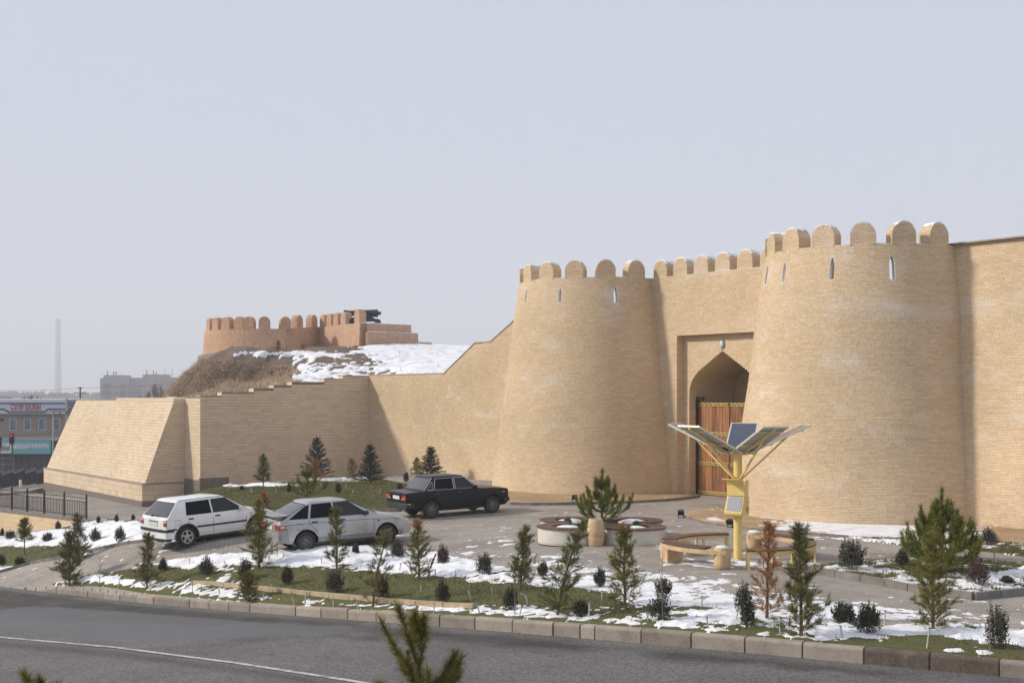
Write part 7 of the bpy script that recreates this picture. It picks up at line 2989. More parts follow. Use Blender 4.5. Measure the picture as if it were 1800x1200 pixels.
BOX = [
    (18, 948, 17, 17, 'box_leaf', 'round boxwood at the left frame edge of the bank by the ochre wall', {}),
    (84, 952, 17, 18, 'box_leaf', 'round boxwood on the bank snow below the railing end', {}),
    (168, 952, 24, 21, 'box_leaf', 'boxwood on the snow bank behind the drive, left of a pair', {}),
    (211, 952, 27, 19, 'box_leaf', 'tilted boxwood on the snow bank nearest the white car', {}),
    (35, 995, 18, 18, 'box_leaf', 'dark boxwood in the green part of the left bank', {}),
    (3, 992, 18, 14, 'box_leaf', 'boxwood cut by the left frame edge beside the drive', {}),
    (102, 931, 16, 9, 'box_leaf', 'tiny upright bush at the foot of the ochre retaining wall', dict(spiky=1)),
    (173, 919, 12, 7, 'box_leaf', 'tiny bush at the walk edge, leftmost of three by the railing end', dict(spiky=1)),
    (205, 917, 13, 7, 'box_leaf', 'tiny bush at the walk edge, middle one of three', dict(spiky=1)),
    (234, 914, 10, 6, 'box_leaf', 'tiny bush at the walk edge, beside the white car rear', dict(spiky=1)),
    (4, 942, 14, 6, 'box_brown', 'brownish twig bush against the ochre wall at the frame edge', dict(spiky=1)),
    (287, 1003, 22, 14, 'box_leaf', 'dark sprawling bush beside the thin-topped conifer', dict(spiky=1.2)),
    (363, 1010, 32, 24, 'box_leaf', 'pointed dark boxwood on snow below the white car', {}),
    (431, 1019, 38, 24, 'box_leaf', 'boxwood on the grass left of the yellow-green conifer', {}),
    (505, 1027, 34, 21, 'box_brown', 'brown withered bush on a snow patch below the silver car', {}),
    (588, 1041, 40, 34, 'box_leaf', 'broadest round boxwood on the grass behind the ochre edging', dict(spiky=.15)),
    (625, 975, 20, 12, 'box_leaf', 'small green bush in the snow heap beside the silver car sill', dict(spiky=1)),
    (699, 981, 32, 25, 'box_leaf', 'boxwood in the snow heap by the silver car front wheel', {}),
    (779, 994, 36, 23, 'box_brown', 'olive boxwood in the snow heap below the black car', {}),
    (852, 1011, 39, 30, 'box_leaf', 'bushy boxwood at the end of the long snow heap', {}),
    (672, 1051, 42, 27, 'box_brown', 'brownish boxwood behind the wispy leaning conifer', dict(spiky=.2)),
    (778, 1061, 42, 28, 'box_leaf', 'upright boxwood at the grass edge, middle of the front bed', dict(spiky=.2)),
    (897, 1072, 43, 27, 'box_leaf', 'upright boxwood near the kerb before the leaning conifer', dict(spiky=.2)),
    (954, 1011, 25, 18, 'box_leaf', 'small boxwood at the snow heap behind the leaning conifer', {}),
    (1055, 1031, 34, 21, 'box_leaf', 'boxwood on snow between the leaning and reddish-tipped conifers', {}),
    (1020, 1083, 30, 27, 'box_leaf', 'ball boxwood close to the kerb with a green-capped peg beside it', dict(spiky=.1)),
    (1160, 1090, 76, 40, 'box_leaf', 'double-balled boxwood with a thin sapling in front', dict(lobes=[(0, 0, .30, 1.0, .60), (.07, 0, .76, .78, .46)], spiky=.25)),
    (1310, 1098, 76, 33, 'box_leaf', 'tall tilted dark boxwood left of the orange dead conifer', dict(lobes=[(.05, 0, .26, .8, .5), (-.03, 0, .6, 1.0, .72)], spiky=.35)),
    (1483, 1092, 33, 38, 'box_leaf', 'low wide dark bush at the paving edge behind two pegs', dict(spiky=.8)),
    (1527, 1113, 53, 43, 'box_leaf', 'spiky dark boxwood by the kerb, right of the largest conifer', dict(spiky=.9)),
    (1752, 1139, 72, 42, 'box_leaf', 'tall loose bush by the kerb at the right end, twigs around it', dict(spiky=.8)),
    (1496, 1000, 54, 48, 'box_leaf', 'broad dark spiky boxwood on the island bed by the path', dict(spiky=.9)),
    (1586, 993, 30, 22, 'box_leaf', 'dark boxwood half hidden behind the big pine', {}),
    (1717, 1028, 48, 38, 'purple', 'purple-brown barberry ball on the island bed', dict(spiky=.3)),
    (1737, 958, 29, 30, 'box_leaf', 'boxwood on the grass strip by the far brick wall', {}),
    (1632, 938, 20, 14, 'box_leaf', 'small dark bush at the tower foot behind the big pine', dict(spiky=1)),
    (1770, 1024, 12, 22, 'box_leaf', 'small green bush in snow at the right edge of the island bed', dict(spiky=1)),
    (425, 862, 9, 6, 'box_leaf', 'tiny bush at the left end of the lawn', dict(spiky=1)),
    (508, 865, 16, 7, 'box_leaf', 'tiny upright bush on the lawn left of the pine', dict(spiky=1)),
    (595, 866, 17, 10, 'box_brown', 'small brownish bush on the lawn right of the pine', dict(spiky=1)),
    (703, 865, 16, 11, 'box_brown', 'small brownish bush on the lawn by the black car boot', dict(spiky=1)),
    (714, 847, 18, 9, 'box_leaf', 'twiggy little bush near the brick corner of the lawn', dict(spiky=1.5)),
]
for i, (bx_, by_, h_, w_, mt, lab, kw) in enumerate(BOX):
    p = put(bx_, by_)
    s1_ = p.y / F
    boxwood(p - Vector((0, 0, .01)), h_ * s1_ * 1.06, w_ * s1_ * 1.28, lab, mt, 200 + i, group='clipped bushes', **kw)

for i, (bx_, by_, ty_, hw_, lab) in enumerate(((557, 843, 764, 32, 'tallest blue spruce, leftmost of the three along the walls'), (651, 850, 777, 25, 'blue spruce in the corner where the two walls meet'), (757, 842, 781, 24, 'blue spruce right behind the black car roof'))):
    p = put(bx_, by_)
    spruce(p, (by_ - ty_) * p.y / F, hw_ * p.y / F, lab, 300 + i)

p = put(540, 876)
pine(p, 57 * p.y / F, 32 * p.y / F, 'pine on the lawn behind the silver car roof', 401, 3, .14, per=6, n=60)
p = put(1655, 1008)
pine(p, 150 * p.y / F, 74 * p.y / F, 'big bright pine with upright candles on the island bed', 402, 5, .17, per=7, n=95, sub=4)
pine(Vector((pc.x + .02, pc.y, pb.location.z + LH - .06)), 1.62, 0.86, 'pine growing in the middle of the planter bench', 403, 4, .14, per=6, n=95, sub=3)
for q, lab in (((-.95, .55), 'small bush in the left lobe of the planter'), ((.95, -.45), 'small bush in the right lobe of the planter')):
    boxwood(Vector((pc.x + q[0], pc.y + q[1], pb.location.z + LH - .06)), .2, .26, lab, 'pine', 420, spiky=1.2)
# two pines in the near verge whose tips reach into the frame
for (px, py, Yn, lab, sd, Rm_) in ((700, 1066, 8.5, 'out-of-reach pine top rising from below the frame in the foreground', 431, .62), (42, 1184, 9.0, 'pine tip just showing at the bottom left corner', 432, .35)):
    tp = at(px, py, Yn)
    g0 = -0.2
    H = tp.z - g0
    rg = random.Random(sd)
    root = empty('pine_tree', (tp.x + .14, Yn, g0), 0, lab, 'pine')
    mb = MB()
    sp_ = Soup()
    mb.tube([(0.1, 0, -.1), (.08, 0, H * .4), (.03, 0, H * .72), (-.08, 0, H * .9)], [.05, .035, .02, .012], 8)
    candle(sp_, mb, [(.06, 0, H * .70), (0.0, 0, H * .86), (-.14, 0, H)], .009, .10, 700, .0042)
    for k_ in range(40):
        f = rg.uniform(.35, .94)
        az = rg.uniform(0, 6.28)
        L = Rm_ * (1.05 - f) * rg.uniform(.6, 1.1) + .09
        d = Vector((math.cos(az), math.sin(az), 0))
        p0 = Vector((.08 - .2 * max(0, f - .6), 0, H * f))
        candle(sp_, mb, [p0, p0 + d * L * .6 + UP * L * .35, p0 + d * L + UP * L * 1.1], .007, .095, 260, .0042)
    if px == 700:
        candle(sp_, mb, [(.0, 0, H * .84), (-.16, -.02, H * .905), (-.255, -.03, H * .972)], .008, .078, 330, .0035)
        candle(sp_, mb, [(.0, 0, H * .86), (.04, 0.03, H * .92), (.02, .04, H * .965)], .006, .075, 220, .0035)
        candle(sp_, mb, [(.02, 0, H * .78), (-.14, 0, H * .80), (-.27, 0, H * .825)], .007, .078, 330, .0035)
    mb.build('trunk', M['bark'], root)
    sp_.build('crown', M['cedar_y'], root)

SAP = [(175, 1031, 976, 'bare forked sapling on snow right of the dense kerb conifer'), (338, 1042, 1003, 'bare twiggy sapling above the snow gap in the edging'), (905, 1079, 1000, 'reddish thin sapling near the boxwood before the planter'),
       (1165, 1092, 968, 'thin bare sapling in front of the double boxwood'), (1740, 1148, 1050, 'bare branching sapling by the tall loose bush at the right'), (1748, 1010, 965, 'bare sapling at the path edge right of the big pine'),
       (487, 980, 950, 'short bare sapling by the silver car rear wheel'), (800, 1040, 1000, 'thin bare sapling on the grass left of the snow heap end')]
for i, (bx_, by_, ty_, lab) in enumerate(SAP):
    p = put(bx_, by_)
    sapling(p, (by_ - ty_) * p.y / F, lab, 500 + i)

PEG = [(145, 1028, 1014), (207, 1031, 1018), (282, 1034, 1024), (325, 1038, 1027), (386, 1044, 1034), (463, 1053, 1043), (518, 1064, 1046), (536, 1063, 1043), (586, 1067, 1050), (630, 1071, 1053), (705, 1074, 1060), (763, 1077, 1058),
       (843, 1080, 1062), (913, 1080, 1066), (740, 1040, 1027), (828, 1055, 1037), (1035, 1086, 1058), (1058, 1054, 1037), (1122, 1046, 1033), (1140, 1092, 1074), (1234, 1068, 1047), (1293, 1090, 1067), (1244, 1100, 1083), (1371, 1115, 1083), (1448, 1103, 1087), (1481, 1122, 1100),
       (1485, 1091, 1064), (1555, 1100, 1073), (1629, 1141, 1104), (1625, 1108, 1092), (1718, 1111, 1087), (498, 983, 971), (565, 992, 980), (632, 1000, 986), (702, 1004, 990), (765, 1014, 1000), (852, 1012, 997), (866, 1042, 1030), (333, 992, 982), (398, 993, 985), (1690, 960, 940), (1781, 957, 946)]
LPEG = [(403, 861, 854), (442, 866, 858), (484, 853, 846), (484, 866, 859), (524, 856, 848), (527, 867, 860), (565, 855, 847), (598, 849, 836), (608, 858, 850), (619, 867, 859), (652, 859, 851), (668, 868, 859), (685, 852, 845), (695, 847, 840), (470, 872, 864), (640, 845, 838)]


def peg(lean, capm):
    root = empty('irrigation_peg', (0, 0, 0))
    mb = MB()
    mb.tube([(0, 0, -.05), (lean, lean * .4, .94)], .0145, 7)
    mb.build('stake', M['peg'], root)
    mb = MB()
    mb.tube([(lean, lean * .4, .925), (lean * 1.08, lean * .43, 1.0)], .022, 7)
    mb.build('cap', M[capm], root)
    return root


PP = [peg(.06, 'pegcap'), peg(-.04, 'pegcap'), peg(.0, 'pegcap')]
used = [False] * 3
PLANTS = [(q[0], q[1], q[6]) for q in CONS] + [(q[0], q[1], q[5]) for q in BOX] + [(557, 843, 'tallest blue spruce'), (651, 850, 'blue spruce in the wall corner'), (757, 842, 'blue spruce behind the black car roof'), (540, 876, 'pine on the lawn')] + [(q[0], q[1], q[3]) for q in SAP]
taken = set()


def peg_label(x, y):
    c = sorted(PLANTS, key=lambda q: (q[0] - x) ** 2 + (2.5 * (q[1] - y)) ** 2)
    for q in c:
        dx, dy = x - q[0], y - q[1]
        rel = ('right of' if dx > 0 else 'left of') if abs(dx) > 2.0 * abs(dy) else ('in front of' if dy > 0 else 'behind')
        ws = q[2].replace(',', '').split()[:10]
        while ws[-1] in ('the', 'of', 'a', 'and', 'by', 'on', 'in', 'behind', 'with', 'below', 'at', 'its', 'to', 'between', 'white', 'orange', 'front', 'one', 'two'):
            ws.pop()
        lab = 'pale peg %s the %s' % (rel, ' '.join(ws))
        if lab not in taken:
            taken.add(lab)
            return lab
    return 'thin pale irrigation peg'


for lst, grp in ((PEG, 'irrigation pegs in the front beds'), (LPEG, 'irrigation pegs in the lawn')):
    for i, (bx_, by_, ty_) in enumerate(lst):
        p = put(bx_, by_)
        k_ = i % 3
        o = PP[k_] if not used[k_] else copy_tree(PP[k_])
        used[k_] = True
        o.location = p
        h = (by_ - ty_) * p.y / F
        o.scale = (1, 1, h)
        o.rotation_euler = (0, 0, rnd.uniform(0, 6.28))
        tag(o, peg_label(bx_, by_), 'peg', grp)
for px, py, lab in ((704, 627, 'thin peg high on the snowy hill just below the lowest fort terrace'), (771, 627, 'thin peg high on the snowy hill toward the sloping wall top'), (706, 655, 'thin peg low in the snow above the low brick wall corner'), (772, 647, 'thin peg low in the snow beside the start of the wall slope'), (466, 629, 'thin peg in the snow strip under the rounded end of the fort')):
    p = ground(px, py, zh_vis)
    o = copy_tree(PP[0])
    o.location = p
    o.scale = (1.2, 1.2, 10 * p.y / F)
    tag(o, lab, 'peg', 'pegs on the snowy fort hill')
for px, py, ty, lab in ((489, 619, 600, 'small orange shrub at the foot of the clay fort round end'), (532, 616, 607, 'low orange tuft at the foot of the clay fort corner')):
    p = ground(px, py, zh_vis)
    conifer(p, (py - ty) * p.y / F, 6 * p.y / F, lab, 'dead', px, dens=.6, name='orange_shrub', cat='shrub')
# the bent pipe peg
p = put(926, 1066)
bp_ = empty('bent_pipe', tuple(p), 0, 'pale irrigation pipe bent over like a hook on the snow', 'pipe')
mb = MB()
mb.tube([(0, 0, -.03), (0, 0, .17), (-.02, 0, .22), (-.06, 0, .25), (-.13, 0, .285)], .014, 7)
mb.build('pipe', M['peg'], bp_)


# ------------------------------------------------------------------ walk, railing and retaining wall on the left
M['ochre_wall'] = pieces('ochre_tile', [(0.62, 0.46, 0.28), (0.66, 0.50, 0.32), (0.68, 0.52, 0.34)], patch=(0.60, 0.48, 0.34), stretch=3, tone=.06)
M['ochre_wall1'] = pieces('ochre_tile_single', [(0.62, 0.46, 0.28), (0.66, 0.50, 0.32), (0.68, 0.52, 0.34)], True, patch=(0.60, 0.48, 0.34), stretch=3, tone=.06)
PW0, PW1 = at(155, 913, 58.6), at(-110, 886, 68.5)
ZW = -1.75
PW0.z = PW1.z = ZW
rtw = empty('retaining_wall', tuple(PW0), 0, 'low ochre tiled retaining wall with grey cap under the railing', 'wall')
dR = (PW1 - PW0)
LW_ = dR.length
dR = dR / LW_
nR = Vector((dR.y, -dR.x, 0))
if nR.y > 0:
    nR = -nR
rg = random.Random(71)
# viewer's right is -dR
rp = rowpieces(lambda u, z: Vector((PW0.x, PW0.y, 0)) - dR * u + UP * z, rows_between(ZW - 1.6, ZW - .10, 0.25), lambda zm, z0, z1: [(-LW_, 0.0)], 0.5, .008, rng=rg, jit=.05)
lay('tile', rp, M['ochre_wall'], M['ochre_wall1'], rtw, rtw.location, keep=80, proud=(.002, .005), depth=.01, rng=rg, many='tile_cladding')
mb = MB()
fm = Matrix((-dR, -nR, UP)).transposed()
mb.prism([(-LW_, .006), (0, .006), (0, .35), (-LW_, .35)], ZW - 2.2, ZW - .02, mtx=fm, c=Vector((PW0.x, PW0.y, 0)))
mb.build('wall_core', M['grout'], rtw, off=rtw.location)
mb = MB()
mb.prism([(-LW_, -.06), (.05, -.06), (.05, .45), (-LW_, .45)], ZW - .10, ZW + .0, mtx=fm, c=Vector((PW0.x, PW0.y, 0)))
mb.build('cap', M['grey_kerb'], rtw, off=rtw.location)
mb = MB()
mb.add([PW0 + Vector((0, 0.0, .004)) - dR * 0.3, PW1 + Vector((0, 0, .004)), PW1 - nR * 20 + Vector((0, 0, -.30)), PW0 - nR * 9 + dR * 0.6 + Vector((0, 0, -.24))], [(0, 1, 2, 3)])
tag(mb.build('walkway', M['paver']), kind='structure')
fn = empty('iron_railing', tuple(PW0), 0, 'black iron railing with square posts on the ochre retaining wall', 'railing')
base = PW0 - nR * .16
sx = [0.0]
for px in (113, 78, 48, 21, -4, -30, -60):
    sx.append(on_line(base, dR, px) - on_line(base, dR, 152))
s00 = on_line(base, dR, 152)
for i, s_ in enumerate(sx):
    p = base + dR * (s00 + s_) - fn.location
    mb = MB()
    mb.box(p + UP * .55, (.07, .07, 1.1))
    mb.lathe([(.045, 1.10), (.05, 1.13), (.02, 1.16), (.035, 1.19), (.002, 1.24)], 8, c=p)
    mb.build('post', M['steel'], fn)
    if i:
        q = base + dR * (s00 + sx[i - 1]) - fn.location
        for z in (.98, .80, .12):
            mb = MB()
            mb.bar(q + UP * z, p + UP * z, .04, .035)
            mb.build('rail', M['steel'], fn)
        n = 13
        for k_ in range(1, n):
            b = q.lerp(p, k_ / n)
            mb = MB()
            mb.box(b + UP * .46, (.022, .022, .68))
            mb.build('baluster', M['steel'], fn)

# dark stepped ramp railings beyond the walk
sr = empty('ramp_railing', tuple(at(40, 845, 84)), 0, 'stepped dark railing panels on the ramp before the shops', 'railing')
M['dark_panel'] = plain('dark_panel', (0.030, 0.029, 0.033), .7, vary=.2)
for i, (xa, xb, yt, yb, rise) in enumerate(((-22, 2, 834, 858, 9), (2, 23, 832, 856, 8), (24, 43, 829, 853, 7), (44, 63, 829, 851, 6), (64, 80, 830, 850, 4))):
    a, b = at(xa, yt + rise * .55, 84), at(xb, yt - rise * .45, 84)
    a0, b0 = at(xa, yb + rise * .3, 84), at(xb, yb - rise * .3, 84)
    mb = MB()
    th = Vector((0, .04, 0))
    mb.add([a0 - th, b0 - th, b - th, a - th, a0 + th, b0 + th, b + th, a + th], [(0, 1, 2, 3), (7, 6, 5, 4), (0, 4, 5, 1), (1, 5, 6, 2), (2, 6, 7, 3), (3, 7, 4, 0)])
    mb.build('railing_panel', M['dark_panel'], sr, off=sr.location)
    mb = MB()
    for dz in (.03, .14):
        mb.bar(a + UP * dz, b + UP * dz, .05, .04)
    for f in (.1, .5, .9):
        q = a.lerp(b, f)
        mb.bar(q, q + UP * .2, .05)
    mb.build('handrail', M['grey_metal'], sr, off=sr.location)
rmp = MB()
rmp.prism([(at(-40, 0, 83).x, -6.4), (at(86, 0, 83).x, -6.4), (at(86, 0, 83).x, at(80, 853, 84).z), (at(0, 0, 83).x, at(0, 862, 84).z), (at(-40, 0, 83).x, at(-40, 868, 84).z)], -84.05, -80, mtx=Matrix(((1, 0, 0), (0, 0, -1), (0, 1, 0))))
tag(rmp.build('ramp', M['claybase']), kind='structure')
bo = empty('bollard', tuple(at(36, 855, 80)), 0, 'short pale concrete bollard before the dark ramp railing', 'bollard')
mb = MB()
mb.lathe([(.09, 0), (.09, .40), (.075, .44), (.0, .45)], 12)
mb.build('bollard_body', M['concrete'], bo)

# ------------------------------------------------------------------ shop building
YS = 150.0
M['fascia'] = plain('white_fascia', (.62, .63, .65), .6, vary=.05)
M['blue'] = plain('blue_stripe', (.085, .16, .36), .6)
M['red'] = plain('red_letters', (.42, .05, .05), .5)
M['shopbrick'] = plain('shop_brick', (.30, .245, .20), .9, vary=.12, scale=1.2)
M['teal'] = plain('teal_board', (.14, .42, .47), .5)
M['white_board'] = plain('white_board', (.66, .66, .66), .5)
M['white_letters'] = plain('white_letters', (.85, .85, .85), .5)
M['pole_grey'] = plain('grey_letters', (.10, .10, .11), .6)
M['shopglass'] = plain('shop_glass', (.045, .055, .075), .1, coat=.3)
M['curtain'] = plain('window_curtain', (.16, .20, .29), .6, vary=.3, scale=2)
M['shopdark'] = plain('dark_shopfront', (.035, .034, .036), .6, vary=.4, scale=.8)
M['alu'] = plain('aluminium', (.40, .40, .40), .5)
sb_ = empty('shop_building', tuple(at(60, 840, YS)), 0, 'two-storey brick shop with white fascia, blue stripes and red letters', 'building')
SO = sb_.location


def sbx(xa, xb, ya, yb, d0, d1, mat, name, parent=None):
    """box between pixel columns / rows on the facade plane, d0..d1 in front (negative = towards the viewer)"""
    a, b = at(xa, yb, YS), at(xb, ya, YS)
    mb = MB()
    mb.box(((a.x + b.x) / 2, YS + (d0 + d1) / 2, (a.z + b.z) / 2), (b.x - a.x, d1 - d0, b.z - a.z))
    return mb.build(name, mat, parent or sb_, off=SO)


sbx(-70, 156, 727, 768, 0, 12, M['shopbrick'], 'upper_wall')
sbx(-70, 156, 768, 774, -.25, 12, M['alu'], 'string_course')
sbx(-70, 156, 774, 850, .3, 12, M['shopdark'], 'ground_floor')
sbx(-70, 117, 702, 727, -.5, 12, M['fascia'], 'fascia')
sbx(117, 155, 702, 727, -.1, 12, M['grey_metal'], 'fascia_return')
for y0, y1, x0, x1, nm in ((707, 710, -70, 155, 'stripe'), (717, 720.5, -70, 10, 'stripe'), (717, 720.5, 86, 155, 'stripe'), (722, 725.5, 17, 82, 'stripe')):
    sbx(x0, x1, y0, y1, -.56, -.45, M['blue'], nm)
for (xa, ya, xb, yb) in ((9, 717, 19, 722), (80, 722, 88, 717)):
    a, b = at(xa, ya, YS), at(xb, yb, YS)
    h = 3.5 / (F / YS)
    mb = MB()
    mb.add([(a.x, YS - .56, a.z - h), (b.x, YS - .56, b.z - h), (b.x, YS - .56, b.z), (a.x, YS - .56, a.z), (a.x, YS - .45, a.z - h), (b.x, YS - .45, b.z - h), (b.x, YS - .45, b.z), (a.x, YS - .45, a.z)], [(0, 1, 2, 3), (4, 7, 6, 5), (0, 4, 5, 1), (3, 2, 6, 7)])
    mb.build('stripe', M['blue'], sb_, off=SO)
c_ = at(48.5, 715.5, YS)
text_obj('СҰЛУ ШОҚЫ', 1.10, M['red'], sb_, (c_.x - SO.x, -.60, c_.z - SO.z), (R(90), 0, 0), sx=.52, bold=.02)
for xa, xb in ((-38, -26), (-14, -3), (17, 29), (42, 54), (67.5, 80), (94, 105.5)):
    w_ = sbx(xa, xb, 735, 756, -.04, .08, M['fascia'], 'window_frame')
    sbx(xa + 1, xb - 1, 736, 755, -.06, .02, M['curtain'], 'pane', w_)
    sbx((xa * .62 + xb * .38) - .2, (xa * .62 + xb * .38) + .4, 736, 755, -.075, .0, M['shopglass'], 'mullion', w_)
w_ = sbx(0, 6, 735, 740, -.05, .08, M['shopdark'], 'window_frame')
sbx(.6, 5.4, 735.6, 739.4, -.06, .02, M['shopglass'], 'pane', w_)
for xa, xb in ((-20, -9), (-8, 4), (5, 24)):
    w_ = sbx(xa, xb, 804, 846, .1, .28, M['alu'], 'shop_window')
    sbx(xa + .7, xb - .7, 805, 814.5, .05, .2, M['shopglass'], 'pane', w_)
    sbx(xa + .7, (xa + xb) / 2 - .3, 815.5, 845, .05, .2, M['shopglass'], 'pane', w_)
    sbx((xa + xb) / 2 + .3, xb - .7, 815.5, 845, .05, .2, M['shopglass'], 'pane', w_)
for xa in (29, 40, 51, 62, 73, 84):
    sbx(xa, xa + 8, 803, 846, .2, .29, M['shopglass'], 'shop_pane')
tb = empty('sign_board', tuple(at(59, 797, YS)), 0, 'teal shop sign board with white capitals over the dark shopfront', 'sign')
mb = MB()
a, b = at(25.5, 797, YS), at(93, 774.5, YS)
mb.box((0, -.6, (a.z + b.z) / 2 - tb.location.z), (b.x - a.x, .3, b.z - a.z))
mb.build('board', M['teal'], tb)
c_ = at(59, 784.5, YS)
text_obj('МЕБЕЛЬНАЯ ФУРНИТУРА', .74, M['white_letters'], tb, (0, -.77, c_.z - tb.location.z), (R(90), 0, 0), sx=.455, bold=.02)
wbd = empty('sign_board', tuple(at(0, 796, YS)), 0, 'white shop sign board with grey lettering at the left frame edge', 'sign')
mb = MB()
a, b = at(-40, 796, YS), at(24.5, 778, YS)
mb.box(((a.x + b.x) / 2 - wbd.location.x, -.6, (a.z + b.z) / 2 - wbd.location.z), (b.x - a.x, .3, b.z - a.z))
mb.build('board', M['white_board'], wbd)
a, b = at(-40, 777.6, YS), at(24.5, 769, YS)
mb = MB()
mb.box(((a.x + b.x) / 2 - wbd.location.x, -.5, (a.z + b.z) / 2 - wbd.location.z), (b.x - a.x, .15, b.z - a.z))
mb.build('upper_board', M['grey_metal'], wbd)
mb = MB()
q = [at(6, 777, YS), at(11, 770, YS), at(19, 770, YS), at(17, 777, YS)]
mb.prism([(v.x - wbd.location.x, v.z - wbd.location.z) for v in q], .58, .62, mtx=Matrix(((1, 0, 0), (0, 0, -1), (0, 1, 0))))
mb.build('teal_mark', M['teal'], wbd)
c_ = at(8, 786.5, YS)
text_obj('gMebel', .98, M['pole_grey'], wbd, (c_.x - wbd.location.x, -.77, c_.z - wbd.location.z), (R(90), 0, 0), sx=.66, bold=.015)

# poles, lamps, wires
M['pole_concrete'] = plain('pole_concrete', (.42, .39, .34), .9, vary=.1)
M['pole_dark'] = plain('pole_dark', (.09, .085, .08), .8)
cpole = empty('utility_pole', (at(117, 700, 140).x, 140, -6.4), 0, 'pale concrete utility pole in front of the shop corner', 'pole')
mb = MB()
mb.tube([(0, 0, 0), (0, 0, at(117, 699, 140).z + 6.4)], [.17, .12], 8)
mb.build('pole', M['pole_concrete'], cpole)
mb = MB()
z_ = at(117, 723, 140).z + 6.4
mb.bar((-1.6, -.15, z_), (.3, -.15, z_), .08)
for x in (-1.4, -.7, 0):
    mb.tube([(x, -.15, z_), (x, -.15, z_ - .28)], [.05, .10], 6)
mb.build('crossarm', M['pole_dark'], cpole)
lpole = empty('street_lamp', (at(93, 700, 135).x, 135, -6.4), 0, 'slim grey lamp post before the teal sign', 'street lamp')
mb = MB()
zt_ = at(93, 724, 135).z + 6.4
mb.tube([(0, 0, 0), (0, 0, zt_)], [.10, .06], 8)
mb.build('pole', M['alu'], lpole)
mb = MB()
mb.tube([(0, 0, zt_), (.4, 0, zt_ + .05), (1.3, 0, zt_ + .08)], .04, 6)
mb.box((1.45, 0, zt_ + .05), (.5, .2, .09))
mb.build('lamp_arm', M['pole_dark'], lpole)
dp = empty('utility_pole', (at(141, 700, 190).x, 190, -6.4), 0, 'dark utility pole with crossarm above the shop roof', 'pole')
mb = MB()
zt_ = at(141, 680, 190).z + 6.4
mb.tube([(0, 0, 0), (0, 0, zt_)], [.17, .13], 8)
mb.build('pole', M['pole_dark'], dp)
mb = MB()
zc_ = at(141, 691, 190).z + 6.4
mb.bar((-.9, 0, zc_), (.8, 0, zc_), .1)
mb.bar((-.45, 0, zt_ - .1), (.35, 0, zt_ - .1), .1)
for x in (-.85, -.4, .4, .75):
    mb.tube([(x, 0, zc_), (x, 0, zc_ + .25)], [.05, .07], 6)
mb.build('crossarm', M['pole_dark'], dp)
for (xa, ya, Ya, xb, yb, Yb, lab) in ((-40, 684.5, 190, 141, 682, 190, 'wire running left from the top of the dark pole'), (141, 690.5, 190, 330, 686, 300, 'wire from the crossarm past the apartment block'), (141, 682, 190, 330, 671, 300, 'wire from the pole top past the apartment block'),
                                      (-40, 696, 190, 138, 691, 190, 'wire running left from the crossarm'), (93, 723, 135, 62, 716, 149, 'service wire from lamp post to shop fascia'), (-30, 765, 130, 117, 757, 140, 'slack wire across the shop upper floor')):
    a, b = at(xa, ya, Ya), at(xb, yb, Yb)
    wr = empty('power_line', tuple(a), 0, lab, 'wire')
    mb = MB()
    pts = [a.lerp(b, i / 10) - UP * (.25 * math.sin(PI * i / 10)) - a for i in range(11)]
    mb.tube(pts, .022, 5)
    mb.build('cable', M['pole_dark'], wr)
# traffic lights
for (px, py, lab) in ((21, 771, 'traffic light showing red over the white shop sign'), (-1, 777, 'traffic light showing red cut by the left frame edge')):
    p = at(px, py, 110)
    tl = empty('traffic_light', (p.x, 110, -6.0), 0, lab, 'traffic light')
    h = p.z + 6.0
    mb = MB()
    mb.box((0, 0, h), (.34, .25, .95))
    for k_ in range(3):
        mb.tube([(0, -.12, h + .29 - .29 * k_), (0, -.26, h + .29 - .29 * k_)], .125, 10, cap=False)
    mb.build('signal_head', M['steel'], tl)
    mb = MB()
    mb.tube([(.0, .1, 0), (.0, .1, h)], .06, 8)
    mb.build('pole', M['pole_dark'], tl)
    for k_ in range(3):
        mb = MB()
        mb.tube([(0, -.125, h + .29 - .29 * k_), (0, -.14, h + .29 - .29 * k_)], .11, 12)
        mb.build('signal_lens', plain('signal_red', (.5, .03, .05), .3, emit=(1, .05, .12), es=.55) if k_ == 0 else M['dark'], tl)

# ------------------------------------------------------------------ far buildings and trees
YA = 760.0
M['apt'] = plain('apartment_panel', (.28, .26, .255), .9, vary=.08, scale=.12)
M['apt2'] = plain('apartment_panel_dark', (.14, .135, .15), .9, vary=.08, scale=.2)
M['apt3'] = plain('apartment_balcony', (.33, .26, .24), .9, vary=.1, scale=.2)
M['aptwin'] = plain('apartment_window', (.10, .11, .13), .3)
ap = empty('apartment_block', tuple(at(245, 740, YA)), 0, 'hazy grey nine-storey apartment block behind the bastion', 'building')
AO = ap.location


def apx(xa, xb, ya, yb, d0, d1, mat, name, parent=None):
    a, b = at(xa, yb, YA), at(xb, ya, YA)
    mb = MB()
    mb.box(((a.x + b.x) / 2, YA + (d0 + d1) / 2, (a.z + b.z) / 2), (b.x - a.x, d1 - d0, b.z - a.z))
    return mb.build(name, mat, parent or ap, off=AO)


